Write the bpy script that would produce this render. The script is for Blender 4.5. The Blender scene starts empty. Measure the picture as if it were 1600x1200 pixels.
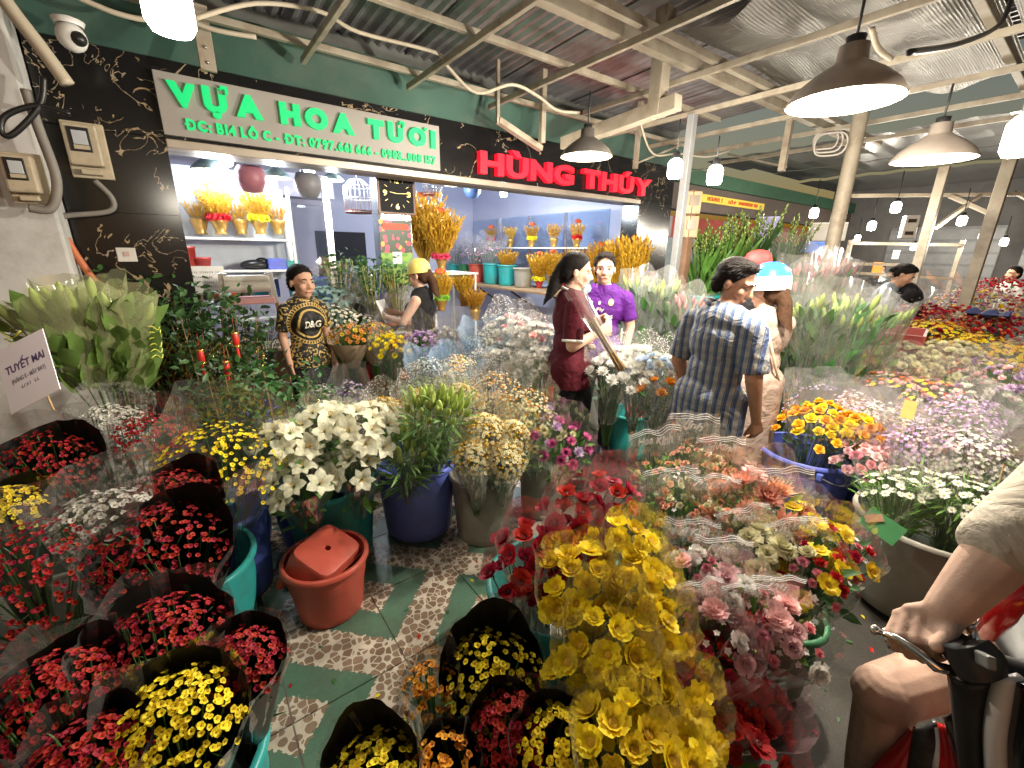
import bpy, bmesh, math, random
import numpy as np
from mathutils import Vector, Matrix, Quaternion
from mathutils.bvhtree import BVHTree
random.seed(7)
SC = bpy.context.scene
COL = SC.collection
PI = math.pi
rad = math.radians
# ------------------------------------------------------------------ camera
F = 670.0
H = 1.65
PITCH = math.atan(206 / 670.0)
ROLL = rad(0.85)
YAW = rad(36.8)
FW = Vector((math.sin(YAW) * math.cos(PITCH), math.cos(YAW) * math.cos(PITCH), -math.sin(PITCH)))
_r0 = Vector((math.cos(YAW), -math.sin(YAW), 0))
_u0 = _r0.cross(FW)
RT = _r0 * math.cos(ROLL) + _u0 * math.sin(ROLL)
UP = -_r0 * math.sin(ROLL) + _u0 * math.cos(ROLL)
CAM = Vector((0, 0, H))
cd = bpy.data.cameras.new('camera')
cam = bpy.data.objects.new('camera', cd)
COL.objects.link(cam)
cd.sensor_width = 36
cd.lens = F / 1600 * 36
cd.clip_start = 0.02
cd.clip_end = 400
cam.matrix_world = Matrix(((RT.x, UP.x, -FW.x, 0), (RT.y, UP.y, -FW.y, 0), (RT.z, UP.z, -FW.z, H), (0, 0, 0, 1)))
SC.camera = cam


def at(x, y, z=None, Y=None, X=None, d=None):
    """photo pixel -> point, on height z, plane Y, plane X or at depth d"""
    v = FW + RT * ((x - 800) / F) - UP * ((y - 600) / F)
    if z is not None:
        t = (z - H) / v.z
    elif Y is not None:
        t = Y / v.y
    elif X is not None:
        t = X / v.x
    else:
        t = d
    return CAM + v * t


# ------------------------------------------------------------------ world: night sky
W = bpy.data.worlds.new('World')
SC.world = W
W.use_nodes = True
nt = W.node_tree
sky = nt.nodes.new('ShaderNodeTexSky')
sky.sky_type = 'NISHITA'
sky.sun_disc = False
sky.sun_elevation = rad(0.3)
sky.sun_rotation = rad(215)
bg = nt.nodes['Background']
bg.inputs['Strength'].default_value = 0.15
nt.links.new(sky.outputs[0], bg.inputs[0])
SC.view_settings.view_transform = 'Standard'
SC.view_settings.look = 'None'
SC.view_settings.gamma = 1
SC.view_settings.exposure = 0.8
cy = SC.cycles
cy.max_bounces = 6
cy.diffuse_bounces = 4
cy.glossy_bounces = 2
cy.transmission_bounces = 2
cy.transparent_max_bounces = 10
cy.caustics_reflective = False
cy.caustics_refractive = False
cy.sample_clamp_indirect = 4
cy.use_denoising = True

# ------------------------------------------------------------------ materials
MATS = {}


def M(name, col, rough=0.6, metal=0.0, var=0.12, scale=9.0, bump=0.0, rnd=0.0, trans=0.0, emit=0.0, spec=0.4, coat=0.0, dirt=None, dirt_s=3.0, dirt_a=0.5, bs=None, bd=0.01, sss=0.0):
    if name in MATS:
        return MATS[name]
    m = bpy.data.materials.new(name)
    m.use_nodes = True
    t = m.node_tree
    n = t.nodes
    lk = t.links.new
    p = n['Principled BSDF']
    p.inputs['Roughness'].default_value = rough
    p.inputs['Metallic'].default_value = metal
    p.inputs['Specular IOR Level'].default_value = spec
    if coat:
        p.inputs['Coat Weight'].default_value = coat
        p.inputs['Coat Roughness'].default_value = 0.08
    tc = n.new('ShaderNodeTexCoord')
    nz = n.new('ShaderNodeTexNoise')
    nz.inputs['Scale'].default_value = scale
    nz.inputs['Detail'].default_value = 4
    lk(tc.outputs['Object'], nz.inputs['Vector'])
    val = n.new('ShaderNodeMapRange')
    val.inputs[1].default_value = 0.25
    val.inputs[2].default_value = 0.75
    val.inputs[3].default_value = 1 - var
    val.inputs[4].default_value = 1 + var
    lk(nz.outputs['Fac'], val.inputs[0])
    hs = n.new('ShaderNodeHueSaturation')
    hs.inputs['Color'].default_value = (*col, 1)
    src = val.outputs[0]
    if rnd:
        oi = n.new('ShaderNodeObjectInfo')
        mr = n.new('ShaderNodeMapRange')
        mr.inputs[3].default_value = 1 - rnd
        mr.inputs[4].default_value = 1 + rnd
        lk(oi.outputs['Random'], mr.inputs[0])
        mu = n.new('ShaderNodeMath')
        mu.operation = 'MULTIPLY'
        lk(src, mu.inputs[0])
        lk(mr.outputs[0], mu.inputs[1])
        src = mu.outputs[0]
        mh = n.new('ShaderNodeMapRange')
        mh.inputs[3].default_value = 0.5 - rnd * 0.06
        mh.inputs[4].default_value = 0.5 + rnd * 0.06
        lk(oi.outputs['Random'], mh.inputs[0])
        lk(mh.outputs[0], hs.inputs['Hue'])
    lk(src, hs.inputs['Value'])
    out = hs.outputs[0]
    if dirt:
        nd = n.new('ShaderNodeTexNoise')
        nd.inputs['Scale'].default_value = dirt_s
        nd.inputs['Detail'].default_value = 8
        nd.inputs['Roughness'].default_value = 0.7
        lk(tc.outputs['Object'], nd.inputs['Vector'])
        mr2 = n.new('ShaderNodeMapRange')
        mr2.inputs[1].default_value = 0.48
        mr2.inputs[2].default_value = 0.7
        mr2.inputs[4].default_value = dirt_a
        lk(nd.outputs['Fac'], mr2.inputs[0])
        mx = n.new('ShaderNodeMixRGB')
        mx.inputs[2].default_value = (*dirt, 1)
        lk(mr2.outputs[0], mx.inputs[0])
        lk(out, mx.inputs[1])
        out = mx.outputs[0]
    lk(out, p.inputs['Base Color'])
    if bump:
        b = n.new('ShaderNodeBump')
        b.inputs['Strength'].default_value = bump
        b.inputs['Distance'].default_value = bd
        n2 = n.new('ShaderNodeTexNoise')
        n2.inputs['Scale'].default_value = bs or scale * 6
        n2.inputs['Distortion'].default_value = 0.8 if bs else 0.0
        n2.inputs['Detail'].default_value = 5
        lk(tc.outputs['Object'], n2.inputs['Vector'])
        lk(n2.outputs['Fac'], b.inputs['Height'])
        lk(b.outputs[0], p.inputs['Normal'])
    if sss:
        p.inputs['Subsurface Weight'].default_value = sss
        p.inputs['Subsurface Radius'].default_value = (0.012, 0.005, 0.003)
        p.inputs['Subsurface Scale'].default_value = 0.5
    if emit:
        p.inputs['Emission Color'].default_value = (*col, 1)
        p.inputs['Emission Strength'].default_value = emit
    if trans:
        tr = n.new('ShaderNodeBsdfTranslucent')
        lk(out, tr.inputs['Color'])
        mx = n.new('ShaderNodeMixShader')
        mx.inputs[0].default_value = trans
        lk(p.outputs[0], mx.inputs[1])
        lk(tr.outputs[0], mx.inputs[2])
        lk(mx.outputs[0], n['Material Output'].inputs['Surface'])
    MATS[name] = m
    return m


def film(name, tint=(1, 1, 1), haze=0.08, gloss=0.55, rough=0.12, dots=0.0, hazecol=(0.9, 0.9, 0.88), crink=24, trw=0.0):
    """clear cellophane: mostly transparent, with sheen, faint haze and crinkles"""
    if name in MATS:
        return MATS[name]
    m = bpy.data.materials.new(name)
    m.use_nodes = True
    t = m.node_tree
    n = t.nodes
    lk = t.links.new
    for x in list(n):
        if x.type == 'BSDF_PRINCIPLED':
            n.remove(x)
    tr = n.new('ShaderNodeBsdfTransparent')
    tr.inputs[0].default_value = (*tint, 1)
    gl = n.new('ShaderNodeBsdfGlossy')
    gl.inputs['Roughness'].default_value = rough
    gl.inputs['Color'].default_value = (0.95, 0.95, 0.95, 1)
    df = n.new('ShaderNodeBsdfDiffuse')
    df.inputs['Color'].default_value = (*hazecol, 1)
    lw = n.new('ShaderNodeLayerWeight')
    lw.inputs['Blend'].default_value = 0.35
    fm = n.new('ShaderNodeMapRange')
    fm.inputs[3].default_value = 0.055
    fm.inputs[4].default_value = gloss
    lk(lw.outputs['Facing'], fm.inputs[0])
    m1 = n.new('ShaderNodeMixShader')
    lk(fm.outputs[0], m1.inputs[0])
    lk(tr.outputs[0], m1.inputs[1])
    lk(gl.outputs[0], m1.inputs[2])
    m2 = n.new('ShaderNodeMixShader')
    m2.inputs[0].default_value = haze
    if dots:
        tc = n.new('ShaderNodeTexCoord')
        vo = n.new('ShaderNodeTexVoronoi')
        vo.inputs['Scale'].default_value = dots
        lk(tc.outputs['Object'], vo.inputs['Vector'])
        mr = n.new('ShaderNodeMapRange')
        mr.inputs[1].default_value = 0.26
        mr.inputs[2].default_value = 0.3
        mr.inputs[3].default_value = 0.9
        mr.inputs[4].default_value = haze
        lk(vo.outputs['Distance'], mr.inputs[0])
        lk(mr.outputs[0], m2.inputs[0])
    lk(m1.outputs[0], m2.inputs[1])
    lk(df.outputs[0], m2.inputs[2])
    lk(m2.outputs[0], n['Material Output'].inputs['Surface'])
    MATS[name] = m
    return m


def emis(name, col, s):
    if name in MATS:
        return MATS[name]
    m = bpy.data.materials.new(name)
    m.use_nodes = True
    n = m.node_tree.nodes
    p = n['Principled BSDF']
    p.inputs['Base Color'].default_value = (*col, 1)
    p.inputs['Emission Color'].default_value = (*col, 1)
    p.inputs['Emission Strength'].default_value = s
    MATS[name] = m
    return m


def graph(name, rough=0.5, spec=0.4, coat=0.0):
    """an empty procedural material plus little node helpers, for patterned surfaces"""
    m = bpy.data.materials.new(name)
    m.use_nodes = True
    t = m.node_tree
    p = t.nodes['Principled BSDF']
    p.inputs['Roughness'].default_value = rough
    p.inputs['Specular IOR Level'].default_value = spec
    if coat:
        p.inputs['Coat Weight'].default_value = coat
    lk = t.links.new

    def math_(op, a, b=None, c=None):
        nd = t.nodes.new('ShaderNodeMath')
        nd.operation = op
        for i, v in enumerate((a, b, c)):
            if v is None:
                continue
            if isinstance(v, (int, float)):
                nd.inputs[i].default_value = v
            else:
                lk(v, nd.inputs[i])
        return nd.outputs[0]

    def mix(f, a, b):
        nd = t.nodes.new('ShaderNodeMixRGB')
        for i, v in ((0, f), (1, a), (2, b)):
            if isinstance(v, (int, float)):
                nd.inputs[i].default_value = v
            elif isinstance(v, tuple):
                nd.inputs[i].default_value = (*v, 1)
            else:
                lk(v, nd.inputs[i])
        return nd.outputs[0]

    def tex(kind, vec, scale, **kw):
        nd = t.nodes.new('ShaderNodeTex' + kind)
        nd.inputs['Scale'].default_value = scale
        for k, v in kw.items():
            if k == 'feature':
                nd.feature = v
            else:
                nd.inputs[k].default_value = v
        if vec is not None:
            lk(vec, nd.inputs['Vector'])
        return nd
    MATS[name] = m
    return m, t, p, lk, math_, mix, tex


# ------------------------------------------------------------------ mesh helpers
LASTO = ['']


class MB:
    def __init__(s):
        s.v = []
        s.f = []
        s.m = []
        s.nv = 0

    def add(s, v, f, mat=0):
        v = np.asarray(v, float).reshape(-1, 3)
        s.v.append(v)
        o = s.nv
        for q in f:
            s.f.append(tuple(i + o for i in q))
            s.m.append(mat)
        s.nv += len(v)
        return s

    def box(s, c, size, rot=None, mat=0, taper=1.0):
        a, b, h = size[0] / 2, size[1] / 2, size[2] / 2
        v = [Vector((x * a * (taper if z > 0 else 1), y * b * (taper if z > 0 else 1), z * h)) for z in (-1, 1) for y in (-1, 1) for x in (-1, 1)]
        if rot is not None:
            v = [rot @ p for p in v]
        c = Vector(c)
        s.add([tuple(p + c) for p in v], [(0, 2, 3, 1), (4, 5, 7, 6), (0, 1, 5, 4), (2, 6, 7, 3), (0, 4, 6, 2), (1, 3, 7, 5)], mat)
        return s

    def beam(s, a, b, w, h, mat=0, up=(0, 0, 1)):
        a = Vector(a)
        b = Vector(b)
        d = (b - a)
        L = d.length
        d = d / L
        u = Vector(up)
        x = d.cross(u)
        if x.length < 1e-4:
            x = Vector((1, 0, 0))
        x.normalize()
        z = x.cross(d)
        R = Matrix((x, d, z)).transposed()
        return s.box((a + b) / 2, (w, L, h), R, mat)

    def tube(s, pts, r, n=6, mat=0, cap=True):
        pts = [Vector(p) for p in pts]
        k = len(pts)
        rr = r if isinstance(r, (list, tuple)) else [r] * k
        v = []
        ref = None
        for i, p in enumerate(pts):
            d = (pts[min(i + 1, k - 1)] - pts[max(i - 1, 0)])
            if d.length < 1e-9:
                d = Vector((0, 0, 1))
            d.normalize()
            if ref is None:
                ref = d.orthogonal().normalized()
            ref = (ref - d * ref.dot(d))
            if ref.length < 1e-6:
                ref = d.orthogonal()
            ref.normalize()
            q = d.cross(ref)
            for j in range(n):
                a = 2 * PI * j / n
                v.append(tuple(p + (ref * math.cos(a) + q * math.sin(a)) * rr[i]))
        f = [(i * n + j, i * n + (j + 1) % n, (i + 1) * n + (j + 1) % n, (i + 1) * n + j) for i in range(k - 1) for j in range(n)]
        if cap:
            f.append(tuple(range(n - 1, -1, -1)))
            f.append(tuple((k - 1) * n + j for j in range(n)))
        return s.add(v, f, mat)

    def lathe(s, prof, n=16, c=(0, 0, 0), rot=None, mat=0, sx=1.0, sy=1.0, wob=0.0, a0=0.0):
        v = []
        c = Vector(c)
        for r, z in prof:
            for j in range(n):
                a = 2 * PI * j / n + a0
                q = Vector((r * math.cos(a) * sx, r * math.sin(a) * sy, z))
                if wob:
                    q.x += random.uniform(-wob, wob)
                    q.y += random.uniform(-wob, wob)
                if rot is not None:
                    q = rot @ q
                v.append(tuple(q + c))
        k = len(prof)
        f = [(i * n + j, i * n + (j + 1) % n, (i + 1) * n + (j + 1) % n, (i + 1) * n + j) for i in range(k - 1) for j in range(n)]
        return s.add(v, f, mat)

    def ball(s, c, r, n=10, k=6, rot=None, mat=0):
        if not isinstance(r, (tuple, list)):
            r = (r, r, r)
        prof = []
        for i in range(k + 1):
            a = -PI / 2 + PI * i / k
            prof.append((max(math.cos(a), 0.02), math.sin(a)))
        v = []
        c = Vector(c)
        for q, z in prof:
            for j in range(n):
                a = 2 * PI * j / n
                w = Vector((q * math.cos(a) * r[0], q * math.sin(a) * r[1], z * r[2]))
                if rot is not None:
                    w = rot @ w
                v.append(tuple(w + c))
        f = [(i * n + j, i * n + (j + 1) % n, (i + 1) * n + (j + 1) % n, (i + 1) * n + j) for i in range(k) for j in range(n)]
        f.append(tuple(range(n - 1, -1, -1)))
        f.append(tuple(k * n + j for j in range(n)))
        return s.add(v, f, mat)

    def caps(s, a, ra, b, rb, n=10, mat=0, flat=False):
        """tapered capsule from a to b (flat ends when flat)"""
        a = Vector(a)
        b = Vector(b)
        d = b - a
        L = max(d.length, 1e-5)
        q = d.to_track_quat('Z', 'Y').to_matrix()
        if flat:
            prof = [(0.001, 0), (ra, 0), (rb, L), (0.001, L)]
        else:
            prof = [(ra * math.sin(t), -ra * math.cos(t)) for t in (0.05, PI / 8, PI / 4, 3 * PI / 8)] + [(ra, 0), ((ra + rb) / 2, L / 2), (rb, L)]
            prof += [(rb * math.cos(t), L + rb * math.sin(t)) for t in (PI / 8, PI / 4, 3 * PI / 8, PI / 2 - 0.05)]
        s.lathe(prof, n, a, q, mat)
        return s

    def sheet(s, P, nu, nv, fn, mat=0):
        v = [tuple(fn(i / (nu - 1), j / (nv - 1))) for i in range(nu) for j in range(nv)]
        f = [(i * nv + j, (i + 1) * nv + j, (i + 1) * nv + j + 1, i * nv + j + 1) for i in range(nu - 1) for j in range(nv - 1)]
        return s.add(v, f, mat)

    def put(s, proto, loc, q=None, sc=1.0, mat=None):
        """bake a copy of a proto (verts, faces, mats)"""
        pv, pf, pm = proto
        v = pv * sc
        if q is not None:
            Rm = np.array((q.to_matrix() if isinstance(q, Quaternion) else q))
            v = v @ Rm.T
        v = v + np.array(loc)
        o = s.nv
        s.v.append(v)
        s.f.extend([tuple(i + o for i in t) for t in pf])
        s.m.extend(pm if mat is None else [mat] * len(pf))
        s.nv += len(v)
        return s

    def proto(s):
        return np.concatenate(s.v), s.f, s.m

    def mesh(s, name, mats, smooth=True):
        me = bpy.data.meshes.new(name)
        v = np.concatenate(s.v) if s.v else np.zeros((0, 3))
        me.from_pydata(v.tolist(), [], s.f)
        for m in (mats if isinstance(mats, (list, tuple)) else [mats]):
            me.materials.append(m)
        if any(s.m):
            me.polygons.foreach_set('material_index', s.m)
        if smooth:
            me.polygons.foreach_set('use_smooth', [True] * len(s.f))
        me.update()
        return me

    def build(s, name, mats, parent=None, smooth=True, bevel=0.0, sharp=None):
        me = s.mesh(name, mats, smooth)
        o = bpy.data.objects.new(name, me)
        COL.objects.link(o)
        LASTO[0] = o.name
        if parent is not None:
            o.parent = parent
        if bevel:
            b = o.modifiers.new('bevel', 'BEVEL')
            b.width = bevel
            b.segments = 2
            b.limit_method = 'ANGLE'
        if smooth and sharp is not None:
            me.set_sharp_from_angle(angle=rad(sharp))
        return o


def tag(o, label=None, cat=None, group=None, kind=None):
    if label:
        o['label'] = label
    if cat:
        o['category'] = cat
    if group:
        o['group'] = group
    if kind:
        o['kind'] = kind
    return o


def thing(name, label, cat, loc=(0, 0, 0), rot=None, group=None):
    o = bpy.data.objects.new(name, None)
    COL.objects.link(o)
    o.empty_display_size = 0.05
    o.location = loc
    if rot is not None:
        o.rotation_mode = 'QUATERNION'
        o.rotation_quaternion = rot
    return tag(o, label, cat, group)


def inst(name, me, parent, loc, q=None, sc=1.0):
    o = bpy.data.objects.new(name, me)
    COL.objects.link(o)
    o.parent = parent
    o.location = loc
    if q is not None:
        o.rotation_mode = 'QUATERNION'
        o.rotation_quaternion = q
    o.scale = (sc, sc, sc) if not isinstance(sc, (tuple, list)) else sc
    return o


TXC = {}


def text_mesh(*a, **k):
    key = (a, tuple(sorted(k.items())))
    if key not in TXC:
        TXC[key] = _text_mesh(*a, **k)
    return TXC[key]


def _text_mesh(s, size=1.0, extrude=0.0, offset=0.0, align='LEFT', shear=0.0):
    cu = bpy.data.curves.new('t', 'FONT')
    cu.body = s
    cu.size = size
    cu.extrude = extrude
    cu.offset = offset
    cu.align_x = align
    cu.shear = shear
    cu.resolution_u = 3
    o = bpy.data.objects.new('t', cu)
    COL.objects.link(o)
    dg = bpy.context.evaluated_depsgraph_get()
    me = bpy.data.meshes.new_from_object(o.evaluated_get(dg))
    bpy.data.objects.remove(o)
    bpy.data.curves.remove(cu)
    return me


def fit_text(s, x0, x1, z0, z1, thick, offset=0.0, shear=0.0):
    """text as vertex arrays fitted to a box in the X-Z plane, front facing -Y"""
    shear = float(shear)
    me = text_mesh(s, 1, 0.5, offset, shear=shear)
    v = np.array([p.co for p in me.vertices])
    f = [tuple(p.vertices) for p in me.polygons]
    lo = v.min(0)
    hi = v.max(0)
    w = np.zeros_like(v)
    w[:, 0] = x0 + (v[:, 0] - lo[0]) / (hi[0] - lo[0]) * (x1 - x0)
    w[:, 2] = z0 + (v[:, 1] - lo[1]) / (hi[1] - lo[1]) * (z1 - z0)
    w[:, 1] = -v[:, 2] * thick
    return w, f


def letter_row(s, x0, x1, z0, z1, thick, offset, gap=0.1, space=0.45):
    """one (char, verts, faces) per letter, laid out by measured widths, cap height z0..z1 (accents overhang)"""
    cap = None
    got = []
    tot = 0
    cm = text_mesh('H', 1, 0.5, offset)
    cv = np.array([p.co for p in cm.vertices])
    c0, c1 = cv[:, 1].min(), cv[:, 1].max()
    for ch in s:
        if ch == ' ':
            got.append(None)
            tot += space
            continue
        me = text_mesh({'Ơ': 'O', 'Đ': 'D'}.get(ch, ch), 1, 0.5, offset)
        v = np.array([p.co for p in me.vertices])
        f = [tuple(p.vertices) for p in me.polygons]
        if ch in 'ƠĐ':                      # horn and bar are added as blocks
            bx = MB()
            if ch == 'Ơ':
                bx.box((v[:, 0].max() - 0.02, c1 - 0.0, 0), (0.13, 0.13, 0.98), Matrix.Rotation(0.5, 3, 'Z'))
            else:
                bx.box((v[:, 0].min() + 0.06, (c0 + c1) / 2, 0), (0.34, 0.10, 1.04))
            bv, bf, _ = bx.proto()
            f = f + [tuple(i + len(v) for i in q) for q in bf]
            v = np.concatenate([v, bv])
        w = v[:, 0].max() - v[:, 0].min()
        got.append((ch, v, f, w))
        tot += w + gap
    k = (x1 - x0) / (tot - gap)
    x = x0
    out = []
    for g in got:
        if g is None:
            x += space * k
            continue
        ch, v, f, w = g
        q = np.zeros_like(v)
        q[:, 0] = x + (v[:, 0] - v[:, 0].min()) * k
        q[:, 2] = z0 + (v[:, 1] - c0) / (c1 - c0) * (z1 - z0)
        q[:, 1] = -v[:, 2] * thick
        out.append((ch, q, f))
        x += (w + gap) * k
    return out


def zq(n, spin=0.0):
    n = Vector(n).normalized()
    return n.to_track_quat('Z', 'Y') @ Quaternion((0, 0, 1), spin)


# lettering is cut once, while the scene is still empty
for _s, _o in (('VỰAHOATƯI', 0.07), ('DC:B14LÔ-T079.635', 0.038), ('8', 0.038), ('HÙNGTÚY', 0.045)):
    for _c in _s + 'H':
        text_mesh(_c, 1, 0.5, _o)
for _s, _o, _h in (('Kính', 0.014, 0.35), ('Hoa Kính', 0.014, 0.35), ('Mai Kính', 0.014, 0.35), ('D&G', 0.03, 0), ('Fly', 0.02, 0), ('Emirates', 0.02, 0), ('12', 0.02, 0), ('3', 0.02, 0), ('6', 0.02, 0), ('9', 0.02, 0),
                   ('LÔ P', 0.02, 0), ('TUYẾT MAI', 0.015, 0), ('(HÀNG E - MÂY BAY)', 0.01, 0)):
    text_mesh(_s, 1, 0.5, _o, shear=float(_h))
# ------------------------------------------------------------------ surfaces with a pattern
TS, TX, TY = 0.435, 0.05, 1.365      # floor tile size and grid origin


def make_tile_mat():
    m, t, p, lk, ma, mix, tex = graph('pebble_print_tile', 0.28, 0.5)
    geo = t.nodes.new('ShaderNodeNewGeometry')
    sep = t.nodes.new('ShaderNodeSeparateXYZ')
    lk(geo.outputs['Position'], sep.inputs[0])
    u = ma('DIVIDE', ma('SUBTRACT', sep.outputs[0], TX), TS)
    v = ma('DIVIDE', ma('SUBTRACT', sep.outputs[1], TY), TS)
    nz = tex('Noise', geo.outputs['Position'], 60, Detail=3)
    jit = ma('MULTIPLY', ma('SUBTRACT', nz.outputs['Fac'], 0.5), 0.16)
    a = ma('ADD', ma('ADD', u, v), jit)
    b = ma('ADD', ma('SUBTRACT', u, v), jit)
    da = ma('PINGPONG', a, 1.0)      # 0 at even, 1 at odd
    db = ma('PINGPONG', b, 1.0)
    band = ma('MAXIMUM', ma('GREATER_THAN', da, 0.72), ma('GREATER_THAN', db, 0.72))
    dia = ma('LESS_THAN', ma('MAXIMUM', da, db), 0.30)
    peb = ma('MAXIMUM', band, dia)
    vo = tex('Voronoi', geo.outputs['Position'], 27, feature='DISTANCE_TO_EDGE', Randomness=0.75)
    vc = tex('Voronoi', geo.outputs['Position'], 27, Randomness=0.75)
    stone = ma('MULTIPLY', ma('GREATER_THAN', vo.outputs['Distance'], 0.05), ma('LESS_THAN', vc.outputs['Distance'], ma('ADD', 0.60, ma('MULTIPLY', jit, 1.2))))
    n2 = tex('Noise', geo.outputs['Position'], 90, Detail=6)
    bw = t.nodes.new('ShaderNodeSeparateColor')
    lk(vc.outputs['Color'], bw.inputs[0])
    sc = mix(bw.outputs[0], (0.20, 0.12, 0.08), (0.36, 0.25, 0.18))
    sc = mix(n2.outputs['Fac'], sc, (0.19, 0.13, 0.09))
    pebc = mix(stone, (0.62, 0.55, 0.45), sc)
    n3 = tex('Noise', geo.outputs['Position'], 45, Detail=6, Roughness=0.7)
    gr = mix(n3.outputs['Fac'], (0.045, 0.105, 0.07), (0.12, 0.21, 0.15))
    col = mix(peb, gr, pebc)
    n4 = tex('Noise', geo.outputs['Position'], 3.5, Detail=6, Roughness=0.65)
    wear = ma('MULTIPLY', ma('GREATER_THAN', n4.outputs['Fac'], 0.5), 0.0)
    d2 = t.nodes.new('ShaderNodeMapRange')
    d2.inputs[1].default_value = 0.45
    d2.inputs[2].default_value = 0.75
    d2.inputs[4].default_value = 0.68
    lk(n4.outputs['Fac'], d2.inputs[0])
    col = mix(d2.outputs[0], col, (0.09, 0.075, 0.06))
    lk(col, p.inputs['Base Color'])
    rr = t.nodes.new('ShaderNodeMapRange')
    rr.inputs[3].default_value = 0.18
    rr.inputs[4].default_value = 0.55
    lk(n4.outputs['Fac'], rr.inputs[0])
    lk(rr.outputs[0], p.inputs['Roughness'])
    return m


def make_marble():
    m, t, p, lk, ma, mix, tex = graph('black_gold_marble', 0.2, 0.5)
    tc = t.nodes.new('ShaderNodeNewGeometry')
    dn = tex('Noise', tc.outputs['Position'], 2.3, Detail=5, Distortion=0.6)
    v = ma('ABSOLUTE', ma('SUBTRACT', dn.outputs['Fac'], 0.5))
    vein = ma('LESS_THAN', v, 0.0035)
    d2 = tex('Noise', tc.outputs['Position'], 5.5, Detail=6, Distortion=1.4)
    v2 = ma('LESS_THAN', ma('ABSOLUTE', ma('SUBTRACT', d2.outputs['Fac'], 0.52)), 0.007)
    g = tex('Noise', tc.outputs['Position'], 1.7, Detail=2)
    gate = ma('GREATER_THAN', g.outputs['Fac'], 0.60)
    f = ma('MAXIMUM', ma('MULTIPLY', ma('MULTIPLY', vein, ma('GREATER_THAN', tex('Noise', tc.outputs['Position'], 3.1, Detail=2).outputs['Fac'], 0.54)), 0.8), ma('MULTIPLY', ma('MULTIPLY', v2, gate), 0.9))
    c = tex('Noise', tc.outputs['Position'], 14, Detail=3)
    gold = mix(c.outputs['Fac'], (0.42, 0.26, 0.08), (0.35, 0.33, 0.30))
    lk(mix(f, (0.008, 0.008, 0.009), gold), p.inputs['Base Color'])
    return m


def make_asphalt():
    m, t, p, lk, ma, mix, tex = graph('asphalt', 0.75, 0.35)
    tc = t.nodes.new('ShaderNodeNewGeometry')
    a = tex('Noise', tc.outputs['Position'], 2.0, Detail=7, Roughness=0.7)
    b = tex('Noise', tc.outputs['Position'], 140, Detail=3)
    c = mix(a.outputs['Fac'], (0.020, 0.018, 0.015), (0.055, 0.048, 0.040))
    c = mix(ma('MULTIPLY', b.outputs['Fac'], 0.5), c, (0.03, 0.027, 0.023))
    lk(c, p.inputs['Base Color'])
    rr = t.nodes.new('ShaderNodeMapRange')
    rr.inputs[1].default_value = 0.35
    rr.inputs[2].default_value = 0.65
    rr.inputs[3].default_value = 0.85
    rr.inputs[4].default_value = 0.4
    lk(a.outputs['Fac'], rr.inputs[0])
    lk(rr.outputs[0], p.inputs['Roughness'])
    bp = t.nodes.new('ShaderNodeBump')
    bp.inputs['Strength'].default_value = 0.5
    bp.inputs['Distance'].default_value = 0.01
    lk(b.outputs['Fac'], bp.inputs['Height'])
    lk(bp.outputs[0], p.inputs['Normal'])
    return m


def make_foil():
    m, t, p, lk, ma, mix, tex = graph('foil_insulation', 0.42, 0.5)
    p.inputs['Metallic'].default_value = 0.85
    p.inputs['Base Color'].default_value = (0.30, 0.29, 0.275, 1)
    tc = t.nodes.new('ShaderNodeTexCoord')
    w1 = tex('Wave', tc.outputs['Object'], 22)
    w1.bands_direction = 'X'
    w2 = tex('Wave', tc.outputs['Object'], 22)
    w2.bands_direction = 'Y'
    nz = tex('Noise', tc.outputs['Object'], 5, Detail=4)
    h = ma('ADD', ma('MULTIPLY', ma('MAXIMUM', w1.outputs['Fac'], w2.outputs['Fac']), 0.4), ma('MULTIPLY', nz.outputs['Fac'], 3.0))
    bp = t.nodes.new('ShaderNodeBump')
    bp.inputs['Strength'].default_value = 0.7
    bp.inputs['Distance'].default_value = 0.02
    lk(h, bp.inputs['Height'])
    lk(bp.outputs[0], p.inputs['Normal'])
    return m


TILE = make_tile_mat()
MARBLE = make_marble()
ASPH = make_asphalt()
FOIL = make_foil()
CREAM = M('cream_steel_paint', (0.34, 0.30, 0.235), 0.5, 0, 0.14, 7, 0.1, dirt=(0.16, 0.11, 0.07), dirt_s=4, dirt_a=0.75)
SHEET = M('corrugated_steel', (0.36, 0.36, 0.38), 0.42, 0.55, 0.2, 3, 0.05, dirt=(0.12, 0.10, 0.08), dirt_s=2.5)
WHITEW = M('whitewash_plaster', (0.55, 0.55, 0.54), 0.85, 0, 0.1, 4, 0.2, dirt=(0.25, 0.23, 0.21), dirt_s=3)
GREENB = M('green_painted_beam', (0.04, 0.095, 0.075), 0.6, 0, 0.2, 3, 0.1, dirt=(0.10, 0.12, 0.10), dirt_s=2.2, dirt_a=0.7)
TRIM = M('aluminium_trim', (0.42, 0.37, 0.31), 0.4, 0.5, 0.15, 5)
INWALL = M('pale_blue_wall', (0.50, 0.53, 0.68), 0.75, 0, 0.06, 2)
LILAC = M('lilac_white_wall', (0.66, 0.62, 0.74), 0.75, 0, 0.06, 2)
DARKC = M('dark_ceiling', (0.06, 0.06, 0.07), 0.8)
BLACKP = M('black_plastic', (0.015, 0.015, 0.016), 0.35)
WHITEP = M('white_plastic', (0.75, 0.75, 0.73), 0.35, 0, 0.05)
METAL = M('brushed_metal', (0.6, 0.6, 0.6), 0.25, 0.9, 0.08)
MIRROR = M('mirror_glass', (0.72, 0.78, 0.80), 0.03, 1.0, 0.02)
WOOD = M('worn_wood', (0.34, 0.22, 0.12), 0.6, 0, 0.2, 6, 0.1)
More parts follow.
